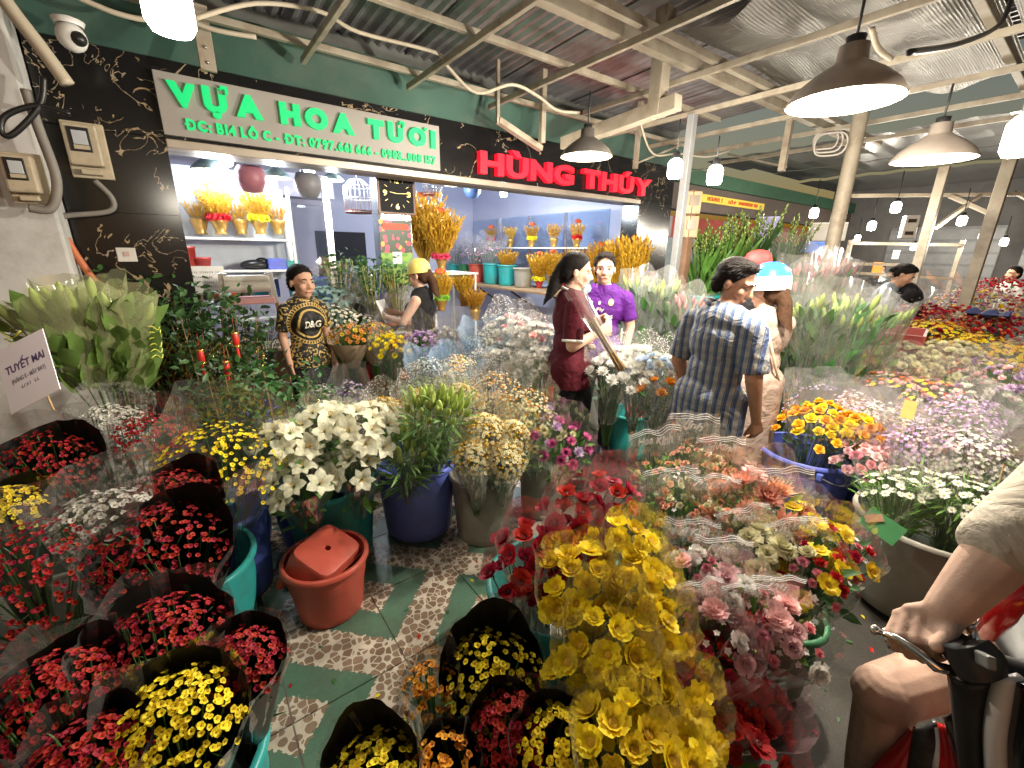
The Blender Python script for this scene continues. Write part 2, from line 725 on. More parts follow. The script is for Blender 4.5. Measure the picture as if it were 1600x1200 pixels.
GLASS = film('window_glass', (0.96, 0.98, 1.0), 0.012, 0.35, 0.02, crink=1.0)
WHITEPAINT = M('white_paint', (0.78, 0.78, 0.76), 0.5, 0, 0.05)

# ------------------------------------------------------------------ ground and floor
D = 3.95                                   # facade plane


def struct(o):
    o['kind'] = 'structure'
    return o


g = MB()
g.sheet(None, 2, 2, lambda a, b: (-60 + 120 * a, -60 + 120 * b, -0.03))
gr = struct(g.build('ground', ASPH, smooth=False))
fl = MB()
fl.box((-0.17, 1.57, -0.0135), (3.06, 5.24, 0.012))
fl.box((1.79, 2.9, -0.0135), (0.87, 2.58, 0.012))
floor = struct(fl.build('floor', M('grout', (0.42, 0.38, 0.32), 0.9, dirt=(0.1, 0.08, 0.07)), smooth=False))
tm = MB().box((0, 0, 0), (TS - 0.006, TS - 0.006, 0.009)).mesh('tile', TILE, False)
for i in range(-4, 5):
    for j in range(-5, 7):
        if i > (4 if j >= 1 else 2) or i < -4:
            continue
        o = inst('tile', tm, floor, (TX + TS * (i + 0.5), TY + TS * (j + 0.5), -0.0035 + random.uniform(-0.0008, 0.0008)))
        o.rotation_euler = (random.uniform(-0.002, 0.002), random.uniform(-0.002, 0.002), 0)
sf = MB()
sf.box((2.6, 6.2, -0.012), (6.6, 4.4, 0.02))
struct(sf.build('shop_floor', M('shop_floor_tile', (0.42, 0.38, 0.33), 0.3, 0, 0.2, 4, dirt=(0.2, 0.17, 0.15)), smooth=False))

# ------------------------------------------------------------------ the shop
shop = thing('flower_shop', 'flower shop front of black gold veined marble with lit interior', 'shop', (0, D, 0))


def SB(name, mat, boxes, parent=None, smooth=False, bevel=0.0):
    """a shop part given as world boxes x0,x1,y0,y1,z0,z1"""
    b = MB()
    for x0, x1, y0, y1, z0, z1 in boxes:
        b.box(((x0 + x1) / 2, (y0 + y1) / 2 - D, (z0 + z1) / 2), (x1 - x0, y1 - y0, z1 - z0))
    return b.build(name, mat, parent or shop, smooth, bevel)


XL0, XL1, XR0, XR1 = -0.52, 0.05, 5.03, 5.75
# marble cladding, panel by panel
for x0, x1 in ((XL0, XL1), (XR0, XR1)):
    for z0, z1 in ((0, 0.62), (0.62, 1.24), (1.24, 1.86), (1.86, 2.34)):
        SB('marble_panel', MARBLE, [(x0 + 0.001, x1 - 0.001, D, D + 0.28, z0 + 0.001, z1 - 0.0015)])
x = XL0
for w in (1.05, 1.05, 1.05, 1.05, 1.05, 1.0):
    SB('marble_panel', MARBLE, [(x + 0.001, x + w - 0.0015, D - 0.006, D + 0.22, 2.342, 2.80)])
    x += w
SB('lintel_trim', TRIM, [(XL1, XR0, D - 0.02, D + 0.10, 2.285, 2.338)], bevel=0.004)
SB('shutter_box', M('shutter_box_steel', (0.22, 0.19, 0.16), 0.5, 0.3), [(XL1 + 0.002, XR0 - 0.002, D + 0.105, D + 0.3, 2.29, 2.33)])
gb = MB()
gb.add([(XL0 - 0.8, -0.22, 3.06), (XL0 - 0.8, -0.02, 2.80), (XL0 - 0.8, 0.35, 2.80), (XL0 - 0.8, 0.35, 3.06),
        (XR1 + 0.05, -0.22, 3.06), (XR1 + 0.05, -0.02, 2.80), (XR1 + 0.05, 0.35, 2.80), (XR1 + 0.05, 0.35, 3.06)],
       [(0, 4, 5, 1), (1, 5, 6, 2), (2, 6, 7, 3), (3, 7, 4, 0), (0, 1, 2, 3), (4, 7, 6, 5)])
gb.build('green_beam', GREENB, shop, False)
SB('upper_wall', M('upper_wall_paint', (0.16, 0.17, 0.16), 0.8, dirt=(0.06, 0.06, 0.06)), [(XL0 - 0.8, XR1, D + 0.02, D + 0.3, 3.065, 3.6)])
# interior shell
SB('side_wall', LILAC, [(XL0 - 0.1, XL0, D + 0.3, 8.2, 0, 2.9)])
SB('side_wall', INWALL, [(XR0 + 0.02, XR0 + 0.14, D + 0.3, 8.2, 0, 2.9)])
SB('back_wall', LILAC, [(XL0 - 0.1, 2.2, 8.2, 8.32, 0, 2.9)])
SB('back_wall', INWALL, [(2.2, XR0 + 0.14, 8.2, 8.32, 0, 2.9)])
SB('ceiling', DARKC, [(XL0 - 0.1, 2.2, D + 0.3, 8.32, 2.9, 2.96)])
SB('ceiling', LILAC, [(2.2, XR0 + 0.14, D + 0.3, 8.32, 2.9, 2.96)])
SB('soffit_beam', LILAC, [(XL0, 1.75, 6.3, 6.6, 2.28, 2.55)])
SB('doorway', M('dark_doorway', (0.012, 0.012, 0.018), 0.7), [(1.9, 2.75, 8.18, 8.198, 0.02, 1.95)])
SB('mirror_pane', MIRROR, [(XL0 + 0.3, 1.05, 6.9, 6.92, 1.0, 2.25)])
# mirrored pillar that carries the clock
pil = at(620, 330, Y=4.52)
px0, px1 = at(594, 330, Y=4.5).x, at(642, 330, Y=4.5).x
SB('pillar', M('pillar_steel_glass', (0.55, 0.60, 0.66), 0.12, 0.75, 0.06), [(px0, px1, 4.5, 4.74, 0, 2.9)], bevel=0.01)
SB('glass_partition', GLASS, [(px0 - 0.5, px0 - 0.48, 4.6, 6.6, 0.9, 2.28)])
for y_ in (4.56, 6.6):
    SB('partition_post', METAL, [(px0 - 0.52, px0 - 0.46, y_, y_ + 0.04, 0.0, 2.3)])
# right hand glass wall behind the shelf
for k in range(4):
    SB('glass_pane', film('blue_glass', (0.75, 0.85, 0.95), 0.05, 0.5, 0.03, crink=1.0), [(XR0 - 0.12, XR0 - 0.10, 4.35 + k * 0.9, 5.22 + k * 0.9, 1.25, 2.25)])
for k in range(3):
    SB('glass_mullion', METAL, [(XR0 - 0.14, XR0 - 0.08, 5.222 + k * 0.9, 5.248 + k * 0.9, 1.25, 2.25)])

# shelf along the right wall with a front lip and iron brackets
sh = thing('wall_shelf', 'long worn board shelf along the wall carrying teal buckets and gold sheaves', 'shelf', (4.35, 4.3, 1.1))
b = MB()
b.box((0.0, 1.75, 0), (0.75, 3.5, 0.035))
b.build('board', WOOD, sh, False, 0.004)
for y in (0.2, 1.2, 2.2, 3.2):
    b = MB()
    b.beam((-0.3, y, -0.02), (0.36, y, -0.02), 0.03, 0.03)
    b.beam((-0.28, y, -0.035), (0.36, y, -0.42), 0.025, 0.025)
    b.build('bracket', M('rust_iron', (0.12, 0.08, 0.06), 0.7), sh, False)

# ------------------------------------------------------------------ white column on the left
lc = thing('white_column', 'whitewashed concrete column carrying electricity meters left of the marble', 'column', (XL0 - 0.3, D - 0.1, 0))
b = MB()
b.box((0, 0.1, 1.5), (0.58, 0.5, 3.0))
b.build('shaft', WHITEW, lc, False, 0.015)

# ------------------------------------------------------------------ canopy: steel frame and roof sheets
fr = thing('canopy_frame', 'cream painted steel joists and purlins under the tin canopy', 'frame', (0, 0, 2.9))


def part_beam(name, a, b_, w, h, mat=CREAM, parent=None, off=(0, 0, 2.9), bev=0.004):
    m = MB()
    o3 = Vector(off)
    m.beam(Vector(a) - o3, Vector(b_) - o3, w, h)
    return m.build(name, mat, parent or fr, False, bev)


for i in range(9):
    x = 0.13 + 0.782 * i
    y1 = 3.72 if i != 4 else 3.3
    part_beam('joist', (x, -2.2, 2.905), (x, y1, 2.905), 0.032, 0.042)
for y, z, w, h, x1 in ((3.55, 2.955, 0.04, 0.04, 5.4), (2.72, 2.955, 0.04, 0.04, 4.6), (2.02, 2.965, 0.045, 0.05, 7.0), (2.2, 3.0, 0.07, 0.11, 7.0), (0.75, 2.96, 0.05, 0.05, 7), (-0.6, 2.96, 0.05, 0.05, 7)):
    part_beam('purlin', (-1.8, y, z), (x1, y, z), w, h)
for x, y, z0, z1, w in ((3.0, 2.28, 2.62, 3.3, 0.10), (2.86, 3.42, 2.62, 3.2, 0.05), (2.42, 3.5, 2.72, 3.2, 0.03), (4.2, 3.4, 2.55, 3.2, 0.045), (0.16, 2.35, 2.66, 3.2, 0.07), (5.2, 2.3, 2.5, 3.3, 0.06)):
    part_beam('hanger', (x, y, z0), (x, y, z1), w, w)
part_beam('hanger_duct', (3.0, 2.1, 2.68), (2.98, 3.25, 2.60), 0.09, 0.1)
part_beam('brace', (3.0, 2.3, 2.62), (3.9, 3.3, 2.95), 0.025, 0.025)
part_beam('brace', (4.2, 3.4, 2.6), (5.0, 3.1, 2.95), 0.02, 0.02)
part_beam('brace', (2.42, 3.5, 2.75), (3.0, 3.6, 2.62), 0.06, 0.05)
part_beam('brace', (5.3, 2.3, 2.55), (5.9, 3.3, 2.9), 0.02, 0.02)

rf = thing('canopy_roof', 'corrugated tin canopy roof over the pavement with sagging foil lining', 'roof', (0, 0, 3.2))


def corr(x0, x1, y0, y1, z, slope, pitch=0.09, amp=0.012):
    m = MB()
    n = int((x1 - x0) / (pitch / 4))
    xs = np.linspace(x0, x1, n + 1)
    pat = (0, 1, 1, 0)
    v = []
    for i, x in enumerate(xs):
        dz = pat[i % 4] * amp * 2
        for y in (y0, y1):
            v.append((x, y, z - 3.2 + dz + (D - y) * slope))
    m.add(v, [(2 * i, 2 * i + 2, 2 * i + 3, 2 * i + 1) for i in range(n)])
    return m


x = -2.0
k = 0
while x < 5.6:
    corr(x, x + 0.98, -2.2, D + 0.05, 3.22 + 0.006 * (k % 2), 0.03).build('corrugated_sheet', SHEET, rf, False)
    x += 0.95
    k += 1


def foil_sheet(x0, x1, y0, y1, z, sag, seed):
    rnd = random.Random(seed)
    ph = rnd.uniform(0, 6)
    m = MB()

    def fn(u, v):
        s = math.sin(PI * v)
        return (x0 + (x1 - x0) * u, y0 + (y1 - y0) * v, z - 3.2 - sag * s * (0.75 + 0.25 * math.sin(7 * u + ph)) + 0.015 * math.sin(11 * v + 5 * u + ph))
    m.sheet(None, 14, 14, fn)
    return m.build('foil_lining', FOIL, rf, True)


foil_sheet(2.9, 4.6, 1.5, 2.15, 3.12, 0.12, 1)
foil_sheet(2.6, 5.6, 0.78, 1.55, 3.14, 0.13, 2)
foil_sheet(2.0, 5.6, 0.0, 0.74, 3.14, 0.14, 3)
foil_sheet(2.0, 5.6, -1.2, -0.02, 3.14, 0.14, 4)

# far hall roof beyond the open gap
hr = thing('far_roof', 'low ribbed metal roof over the stalls beyond the open gap', 'roof', (9, 1, 2.9))
for i in range(6):
    m = MB()
    n = 40
    x0 = 6.9 + i * 1.15 - 9
    v = []
    for j in range(n + 1):
        y = -5 + 9.2 * j / n
        dz = 0.02 * (j % 2) + 0.06 * math.sin(i * 1.3)
        for xx in (x0, x0 + 1.17):
            v.append((xx, y - 1, dz + 0.15 + 0.02 * i))
    m.add(v, [(2 * j, 2 * j + 1, 2 * j + 3, 2 * j + 2) for j in range(n)])
    m.build('metal_sheet', M('shiny_roof_metal', (0.32, 0.32, 0.31), 0.25, 0.75, 0.15, 2, 0.05), hr, False)

# ------------------------------------------------------------------ wooden/steel posts on the right
def post(label, px, py, d, w, z1, cat='post', mat=CREAM, rnd=False, name='steel_post'):
    p = at(px, py, d=d)
    t = thing(name, label, cat, (p.x, p.y, 0))
    m = MB()
    if rnd:
        m.tube([(0, 0, 0), (0, 0, z1)], w / 2, 14)
        o = m.build('shaft', mat, t, True, sharp=50)
        MB().tube([(w * 0.75, 0.03, 0.1), (w * 0.75, 0.03, z1)], 0.025, 8).build('conduit', M('grey_pvc', (0.4, 0.4, 0.4), 0.5), t)
    else:
        m.box((0, 0, z1 / 2), (w, w, z1))
        m.build('shaft', mat, t, False, 0.006)
    return t


post('thick cream round post with a conduit beside the lily buckets', 1312, 330, 4.3, 0.13, 3.1, rnd=True)
post('slim square white post beside the person bending in black', 1446, 370, 5.6, 0.10, 2.75)
post('slim square white post standing among dark red flowers', 1534, 390, 5.0, 0.11, 2.8)
post('thin grey drain pipe against the marble corner', 1056, 400, 4.35, 0.07, 2.9, mat=M('grey_pipe', (0.30, 0.31, 0.32), 0.4, 0.2), rnd=False, name='drain_pipe', cat='pipe')
post('rust stained timber post behind the drain pipe', 1068, 410, 4.75, 0.10, 2.3, mat=M('rust_timber', (0.22, 0.13, 0.08), 0.8, 0, 0.3, 5, 0.2), name='timber_post')

# ------------------------------------------------------------------ next shop along the facade
nx = thing('next_shop', 'neighbouring stall with red shutter valance and pale blue front', 'stall', (8.5, D, 0))


def NB(name, mat, boxes, parent=None):
    b = MB()
    for x0, x1, y0, y1, z0, z1 in boxes:
        b.box(((x0 + x1) / 2 - 8.5, (y0 + y1) / 2 - D, (z0 + z1) / 2), (x1 - x0, y1 - y0, z1 - z0))
    return b.build(name, mat, parent or nx, False)


NB('front_wall', M('pale_blue_shutter', (0.33, 0.42, 0.50), 0.6, 0, 0.1, 3, dirt=(0.2, 0.2, 0.2)), [(5.95, 13.5, 5.2, 5.3, 0, 1.95)])
for k in range(5):
    NB('shutter_slat', M('pale_blue_slat', (0.36, 0.46, 0.54), 0.5), [(5.95, 13.5, 5.175, 5.198, 0.3 + 0.34 * k, 0.62 + 0.34 * k)])
NB('valance', M('red_valance', (0.55, 0.12, 0.10), 0.7, 0, 0.15), [(5.95, 13.5, 5.15, 5.24, 1.97, 2.35)])
for xx in (7.0, 9.4, 11.0):
    NB('valance_patch', M('grey_patch', (0.42, 0.42, 0.46), 0.7), [(xx, xx + 0.55, 5.13, 5.148, 1.98, 2.34)])
NB('top_beam', M('green_top_beam', (0.035, 0.10, 0.06), 0.6), [(5.9, 13.5, D + 0.05, D + 0.3, 2.66, 2.86)])
NB('header', M('dark_header', (0.10, 0.08, 0.07), 0.7), [(5.9, 13.5, D + 0.1, D + 0.3, 2.30, 2.655)])
NB('ceiling', DARKC, [(5.9, 13.5, D + 0.3, 5.15, 2.6, 2.66)])

# far market wall and shutters at the end of the lane
fw = thing('market_wall', 'grey plastered market wall with steel shutters far down the lane', 'wall', (13.2, 0, 0))
b = MB()
b.box((0.1, -1.5, 1.6), (0.2, 12, 3.2))
b.build('plaster', M('far_plaster', (0.15, 0.15, 0.15), 0.85, 0, 0.15, 2, dirt=(0.08, 0.08, 0.08)), fw, False)
for k in range(4):
    y0 = 3.2 - k * 2.1
    b = MB()
    b.box((-0.02, y0 - 0.9, 1.15), (0.03, 1.8, 2.3))
    b.build('shutter', M('steel_shutter', (0.18, 0.19, 0.20), 0.5, 0.3, 0.12), fw, False)
    for j in range(9):
        b = MB()
        b.box((-0.05, y0 - 0.9, 0.14 + 0.25 * j), (0.025, 1.78, 0.20))
        b.build('slat', M('steel_shutter_slat', (0.21, 0.22, 0.23), 0.45, 0.3, 0.12), fw, False)
# ------------------------------------------------------------------ lamps (each lit as in the photograph)
BULB = emis('lit_bulb', (1.0, 0.95, 0.86), 9)
BULBC = emis('lit_cool_bulb', (0.86, 0.93, 1.0), 9)
SHADEI = M('shade_inner', (0.24, 0.21, 0.15), 0.35, 0.0, 0.06)
SHADEO = M('shade_brown', (0.34, 0.29, 0.25), 0.35, 0.3, 0.15)
SHADEG = M('shade_grey_green', (0.20, 0.27, 0.27), 0.35, 0.2, 0.1)
CORD = M('black_cord', (0.02, 0.02, 0.02), 0.5)


def plight(t, z, power, col, r=0.045):
    ld = bpy.data.lights.new('lamp_light', 'POINT')
    ld.energy = power
    ld.color = col
    ld.shadow_soft_size = r
    o = bpy.data.objects.new('lamp_light', ld)
    COL.objects.link(o)
    o.parent = t
    o.location = (0, 0, z)


WARM = (1.0, 0.90, 0.74)
COOL = (0.84, 0.92, 1.0)


def pendant(label, p, R, power, mat=SHADEO, top=None, cool=False, group=None, simple=False):
    """p = centre of the shade's mouth"""
    t = thing('pendant_lamp', label, 'lamp', p, group=group)
    h = R * 0.85
    b = MB()
    prof = [(R, 0), (R * 1.0, 0.006), (R * 0.86, h * 0.28), (R * 0.62, h * 0.52), (R * 0.36, h * 0.72), (R * 0.27, h * 0.80), (R * 0.25, h * 1.12), (R * 0.16, h * 1.14)]
    n = 28 if not simple else 14
    b.lathe(prof, n, mat=0)
    b.lathe([(r * 0.975, z - 0.001) for r, z in prof[:7]], n, mat=1)
    b.build('shade', [mat, SHADEI], t)
    b = MB()
    b.lathe([(R * 0.15, h * 1.12), (R * 0.17, h * 1.3), (0.012, h * 1.34)], 10)
    so = b.build('socket', BLACKP, t)
    MB().ball((0, 0, h * 0.30), (R * 0.30, R * 0.30, R * 0.34), 12, 8).build('bulb', BULBC if cool else BULB, so)
    if top:
        MB().tube([(0, 0, h * 1.3), (0.004, 0, top)], 0.006, 5).build('cord', CORD, t)
    plight(t, -0.09, power, COOL if cool else WARM, 0.04)
    return t


def bare_bulb(label, p, r, power, cord, cool=False, group=None, name='bare_bulb'):
    t = thing(name, label, 'lamp', p, group=group)
    b = MB()
    b.lathe([(0.004, -r * 1.25), (r * 0.8, -r * 1.15), (r, -r * 0.8), (r, r * 0.75), (r * 0.7, r * 1.15), (r * 0.45, r * 1.3)], 14)
    b.build('bulb', BULBC if cool else BULB, t)
    b = MB()
    b.lathe([(r * 0.5, r * 1.28), (r * 0.52, r * 2.0), (r * 0.2, r * 2.2)], 10)
    b.build('socket', BLACKP, t)
    MB().tube([(0, 0, r * 2.1), (0.01, 0.01, r * 2.1 + cord)], 0.005, 5).build('cord', CORD, t)
    plight(t, -r * 1.25 - 0.03, power, COOL if cool else WARM, 0.04)
    return t


LP = 1.0
pendant('large brown metal pendant lamp under the silver foil lining', at(1317, 160, d=1.75), 0.205, 150 * LP, top=0.42)
pendant('brown pendant lamp hanging before the far shiny roof', at(1457, 250, d=2.6), 0.205, 52 * LP, top=0.40)
pendant('dark grey pendant lamp hanging by the red letters', at(916, 245, d=3.0), 0.18, 70 * LP, mat=M('shade_grey', (0.13, 0.12, 0.11), 0.4, 0.3), top=0.40)
bare_bulb('big glaring bare bulb above the white signboard', at(261, 4, d=1.02), 0.052, 19 * LP, 0.3)
bare_bulb('bare bulb hanging right of the red letters, nearer the marble corner', at(1055, 264, d=2.95), 0.05, 34 * LP, 0.2)
bare_bulb('bare bulb tied to the cream joist beside the yellow sign strip', at(1117, 274, d=2.95), 0.05, 34 * LP, 0.14)
bare_bulb('glaring bare bulb beyond the brown pendant lamp', at(1602, 212, d=1.5), 0.055, 34 * LP, 0.45)
for i, (px, py, d, lb) in enumerate((
        (1272, 333, 5.6, 'far bare bulb left of the thick round post'),
        (1362, 353, 6.2, 'far bare bulb just right of the thick round post'),
        (1400, 324, 5.2, 'far bare bulb above the grey meter box'),
        (1503, 345, 5.8, 'far bare bulb between the two square white posts'),
        (1536, 369, 6.6, 'far bare bulb behind the square white post among red flowers'),
        (1569, 378, 7.2, 'far bulb near the dark end of the lane'),
        (1526, 384, 9.0, 'small far bulb just below the one behind the white post'),
        (1428, 386, 8.2, 'small far bulb behind the meter box by the slim post'),
        (1480, 360, 10.0, 'small distant bulb over the flower bank between the posts'),
        (1340, 372, 9.0, 'small distant bulb behind the thick round post'),
        (1590, 352, 9.5, 'small distant bulb under the far roof edge'))):
    bare_bulb(lb, at(px, py, d=d), 0.05, (34 if i < 6 else 14) * LP, 0.3)

# lamps inside the shop
for i, (px, py, Y, R, lb) in enumerate((
        (330, 267, 4.75, 0.15, 'grey green shop pendant nearest the marble column'),
        (432, 278, 4.75, 0.125, 'grey green shop pendant above the two gold arrangements'),
        (520, 282, 5.0, 0.11, 'unlit looking grey shop pendant behind the bird cage'),
        (549, 268, 4.9, 0.125, 'shallow white shop pendant left of the clock'),
        (708, 290, 5.2, 0.12, 'shallow shop pendant right of the clock'))):
    pendant(lb, at(px, py, Y=Y), R, 12 * LP, SHADEG if i < 3 else WHITEP, 0.5, True, simple=True)
for i, (px, py, Y, lb) in enumerate((
        (352, 247, 4.6, 'cool bare bulb hanging high by the marble column in the shop'),
        (482, 260, 4.6, 'cool bare bulb hanging by the dark helmet bag in the shop'),
        (787, 300, 5.2, 'cool bare bulb in front of the lilac shop wall'))):
    bare_bulb(lb, at(px, py, Y=Y), 0.05, (18, 20, 55)[i] * LP, 0.35, True)
# ------------------------------------------------------------------ flower shapes (proto = verts, faces, slots)
def petals(b, n, r0, L, W, e0, e1, z0=0.0, ph=0.0, mat=0, shape=(0.45, 1.0, 0.75), tip=True, jit=0.12, rnd=None, cup=0.0):
    rnd = rnd or random
    k = len(shape)
    for i in range(n):
        a = 2 * PI * i / n + ph + rnd.uniform(-jit, jit)
        l = L * rnd.uniform(1 - jit, 1 + jit)
        ca, sa = math.cos(a), math.sin(a)
        r, z = r0, z0
        v = []
        for j in range(k):
            t = j / (k - 1 + (1 if tip else 0))
            e = e0 + (e1 - e0) * t
            if j:
                r += math.cos(e) * l / (k if tip else k - 1)
                z += math.sin(e) * l / (k if tip else k - 1)
            w = W * shape[j] / 2
            v.append((r * ca - w * sa, r * sa + w * ca, z + cup * w))
            v.append((r * ca + w * sa, r * sa - w * ca, z + cup * w))
        f = [(2 * j, 2 * j + 1, 2 * j + 3, 2 * j + 2) for j in range(k - 1)]
        if tip:
            r += math.cos(e1) * l / k
            z += math.sin(e1) * l / k
            v.append((r * ca, r * sa, z))
            f.append((2 * k - 2, 2 * k - 1, 2 * k))
        b.add(v, f, mat)


P = {}
rd = random.Random(3)
b = MB(); petals(b, 5, 0.2, 0.9, 1.15, 0.8, 0.3, ph=0.2, shape=(0.6, 1.0, 0.8), rnd=rd, cup=0.2); b.lathe([(0.30, 0.12), (0.22, 0.0), (0.02, -0.03)], 6, mat=1); P['wax'] = b.proto()
b = MB(); petals(b, 15, 0.2, 0.82, 0.5, 0.75, 0.15, rnd=rd, shape=(0.5, 1, 1.0, 0.72), tip=False, jit=0.16); petals(b, 11, 0.15, 0.68, 0.42, 0.95, 0.5, 0.05, rnd=rd); b.lathe([(0.26, 0.10), (0.2, 0.2), (0.08, 0.18), (0.01, 0.14)], 8, mat=1); b.lathe([(0.02, -0.5), (0.1, -0.3), (0.28, 0.02)], 6, mat=2); P['gerb'] = b.proto()
b = MB(); petals(b, 14, 0.15, 0.92, 0.62, 1.0, 0.6, rnd=rd, shape=(0.5, 1, 1.0, 0.75), tip=False, jit=0.16); petals(b, 10, 0.12, 0.85, 0.5, 1.1, 0.85, 0.02, rnd=rd); b.lathe([(0.32, 0.2), (0.2, 0.32), (0.01, 0.3)], 8, mat=1); b.lathe([(0.02, -0.5), (0.1, -0.3), (0.2, 0.02)], 6, mat=2); P['cupgerb'] = b.proto()
b = MB()
for i, (n, L, e0, e1, z) in enumerate(((5, 0.9, 0.5, 0.1, -0.1), (5, 0.75, 0.95, 0.7, 0), (5, 0.6, 1.25, 1.25, 0.05), (4, 0.45, 1.4, 1.75, 0.12))):
    petals(b, n, 0.12, L, 0.85 - 0.1 * i, e0, e1, z, i * 0.6, shape=(0.55, 1, 0.95), tip=True, rnd=rd, cup=0.15)
b.lathe([(0.02, -0.45), (0.16, -0.2), (0.3, 0.0)], 6, mat=1); P['rose'] = b.proto()
b = MB()
for i, (n, L, e0, e1, z) in enumerate(((9, 0.95, 0.25, 0.0, 0.05), (9, 0.82, 0.6, 0.35, 0.1), (8, 0.66, 0.95, 0.8, 0.14), (6, 0.5, 1.25, 1.2, 0.18))):
    petals(b, n, 0.1, L, 0.62, e0, e1, z, i * 0.4, shape=(0.4, 0.9, 1.15), tip=False, rnd=rd, jit=0.22, cup=0.25)
b.lathe([(0.1, -0.9), (0.2, -0.5), (0.24, 0.0)], 6, mat=1); P['carn'] = b.proto()
b = MB(); petals(b, 3, 0.07, 1.3, 0.95, 1.15, -0.15, shape=(0.25, 0.7, 1.0, 0.72), rnd=rd, jit=0.06); petals(b, 3, 0.07, 1.3, 0.75, 1.2, -0.1, ph=PI / 3, shape=(0.25, 0.6, 0.9, 0.6), rnd=rd, jit=0.06)
for i in range(5):
    a = i * 1.256
    b.tube([(0, 0, 0.2), (0.16 * math.cos(a), 0.16 * math.sin(a), 0.72)], 0.018, 3, 1, False)
    b.ball((0.17 * math.cos(a), 0.17 * math.sin(a), 0.74), (0.05, 0.03, 0.03), 4, 2, None, 1)
b.lathe([(0.03, -0.25), (0.07, 0.0), (0.11, 0.2)], 5, mat=2); P['lily'] = b.proto()
b = MB(); b.lathe([(0.05, 0), (0.17, 0.22), (0.22, 0.55), (0.17, 0.9), (0.05, 1.15), (0.01, 1.2)], 6); b.lathe([(0.03, -0.3), (0.06, 0.02)], 4, mat=1); P['bud'] = b.proto()
b = MB()
for i, (n, L, e) in enumerate(((13, 0.95, 0.05), (13, 0.9, 0.4), (11, 0.8, 0.75), (8, 0.66, 1.1), (5, 0.5, 1.4))):
    petals(b, n, 0.08, L, 0.34, e, e + 0.45, 0, i * 0.3, shape=(0.5, 1.0), rnd=rd)
P['mum'] = b.proto()
b = MB(); petals(b, 11, 0.22, 0.78, 0.34, 0.25, 0.05, shape=(0.6, 1.0), rnd=rd); b.lathe([(0.3, 0.03), (0.22, 0.15), (0.02, 0.2)], 7, mat=1); P['daisy'] = b.proto()
b = MB(); petals(b, 5, 0.0, 1.0, 0.8, 0.5, 0.1, shape=(0.3, 1.0), rnd=rd); P['tiny'] = b.proto()
b = MB(); b.ball((0, 0, 0), 1.0, 6, 4); P['bead'] = b.proto()
b = MB(); b.add([(0, 0, 0), (0.22, 0.35, 0.06), (0, 0.38, 0), (-0.22, 0.35, 0.06), (0.17, 0.7, 0.02), (0, 0.72, -0.05), (-0.17, 0.7, 0.02), (0, 1.0, -0.12)], [(0, 1, 2), (0, 2, 3), (1, 4, 5, 2), (2, 5, 6, 3), (4, 7, 5), (5, 7, 6)]); P['leaf'] = b.proto()
b = MB(); b.add([(-0.02, 0, 0), (0.02, 0, 0), (0.06, 0.4, 0.03), (-0.06, 0.4, 0.03), (0.04, 0.8, 0.0), (-0.04, 0.8, 0.0), (0, 1.05, -0.08)], [(0, 1, 2, 3), (3, 2, 4, 5), (5, 4, 6)]); P['blade'] = b.proto()
b = MB()                                       # gilded ear of grain: stalk with grains
b.tube([(0, 0, 0), (0, 0, 1.0)], 0.008, 3, 0, False)
for i in range(15):
    a = i * 2.4
    z = 0.35 + 0.045 * i
    b.add([(0, 0, z), (0.05 * math.cos(a) - 0.02 * math.sin(a), 0.05 * math.sin(a) + 0.02 * math.cos(a), z + 0.05), (0.045 * math.cos(a), 0.045 * math.sin(a), z + 0.12), (0.05 * math.cos(a) + 0.02 * math.sin(a), 0.05 * math.sin(a) - 0.02 * math.cos(a), z + 0.05)], [(0, 1, 2, 3)])
P['ear'] = b.proto()
b = MB()                                       # gladiolus / bud spike
b.tube([(0, 0, 0), (0, 0, 1.0)], 0.010, 3, 0, False)
for i in range(9):
    a = i * 2.4
    b.add(*[(np.array([(0, 0, 0), (0.03, 0, 0.05), (0, 0.0, 0.13), (-0.03, 0, 0.05), (0, 0.03, 0.06)]) @ np.array(Matrix.Rotation(a, 3, 'Z')).T + np.array((0.02 * math.cos(a), 0.02 * math.sin(a), 0.42 + 0.06 * i)))][0:1], [(0, 1, 4), (1, 2, 4), (2, 3, 4), (3, 0, 4), (0, 3, 2, 1)], 1)
P['spike'] = b.proto()


def pet(name, col, rnd=0.22, trans=0.28):
    return M(name, col, 0.55, 0, 0.28, 2.2, 0, rnd, trans, spec=0.25)


RED = pet('petal_red', (0.52, 0.02, 0.028))
WRED = pet('wax_red', (0.37, 0.012, 0.016))
WREDC = M('wax_red_centre', (0.10, 0.006, 0.008), 0.5)
YEL = pet('petal_yellow', (0.95, 0.76, 0.035), 0.14, 0.4)
YELC = M('yellow_centre', (0.62, 0.36, 0.02), 0.7)
YELD = M('wax_yellow_centre', (0.34, 0.24, 0.01), 0.7)
WHT = pet('petal_white', (0.76, 0.74, 0.66), 0.1)
WHB = pet('petal_bright_white', (0.85, 0.84, 0.80), 0.06)
CRM = pet('petal_cream', (0.80, 0.76, 0.50), 0.12)
LILYW = pet('petal_lily', (0.80, 0.79, 0.60), 0.08)
ORG = pet('petal_orange', (0.80, 0.33, 0.03))
ORGY = pet('petal_orange_yellow', (0.85, 0.42, 0.03))
PNK = pet('petal_pink', (0.80, 0.28, 0.34))
PCH = pet('petal_peach', (0.85, 0.43, 0.29))
LPK = pet('petal_light_pink', (0.86, 0.55, 0.56))
MAG = pet('petal_magenta', (0.62, 0.14, 0.36))
LIL = pet('petal_lilac', (0.42, 0.26, 0.56))
LLC = pet('petal_pale_lilac', (0.62, 0.46, 0.66))
PBL = pet('petal_pale_blue', (0.52, 0.64, 0.80))
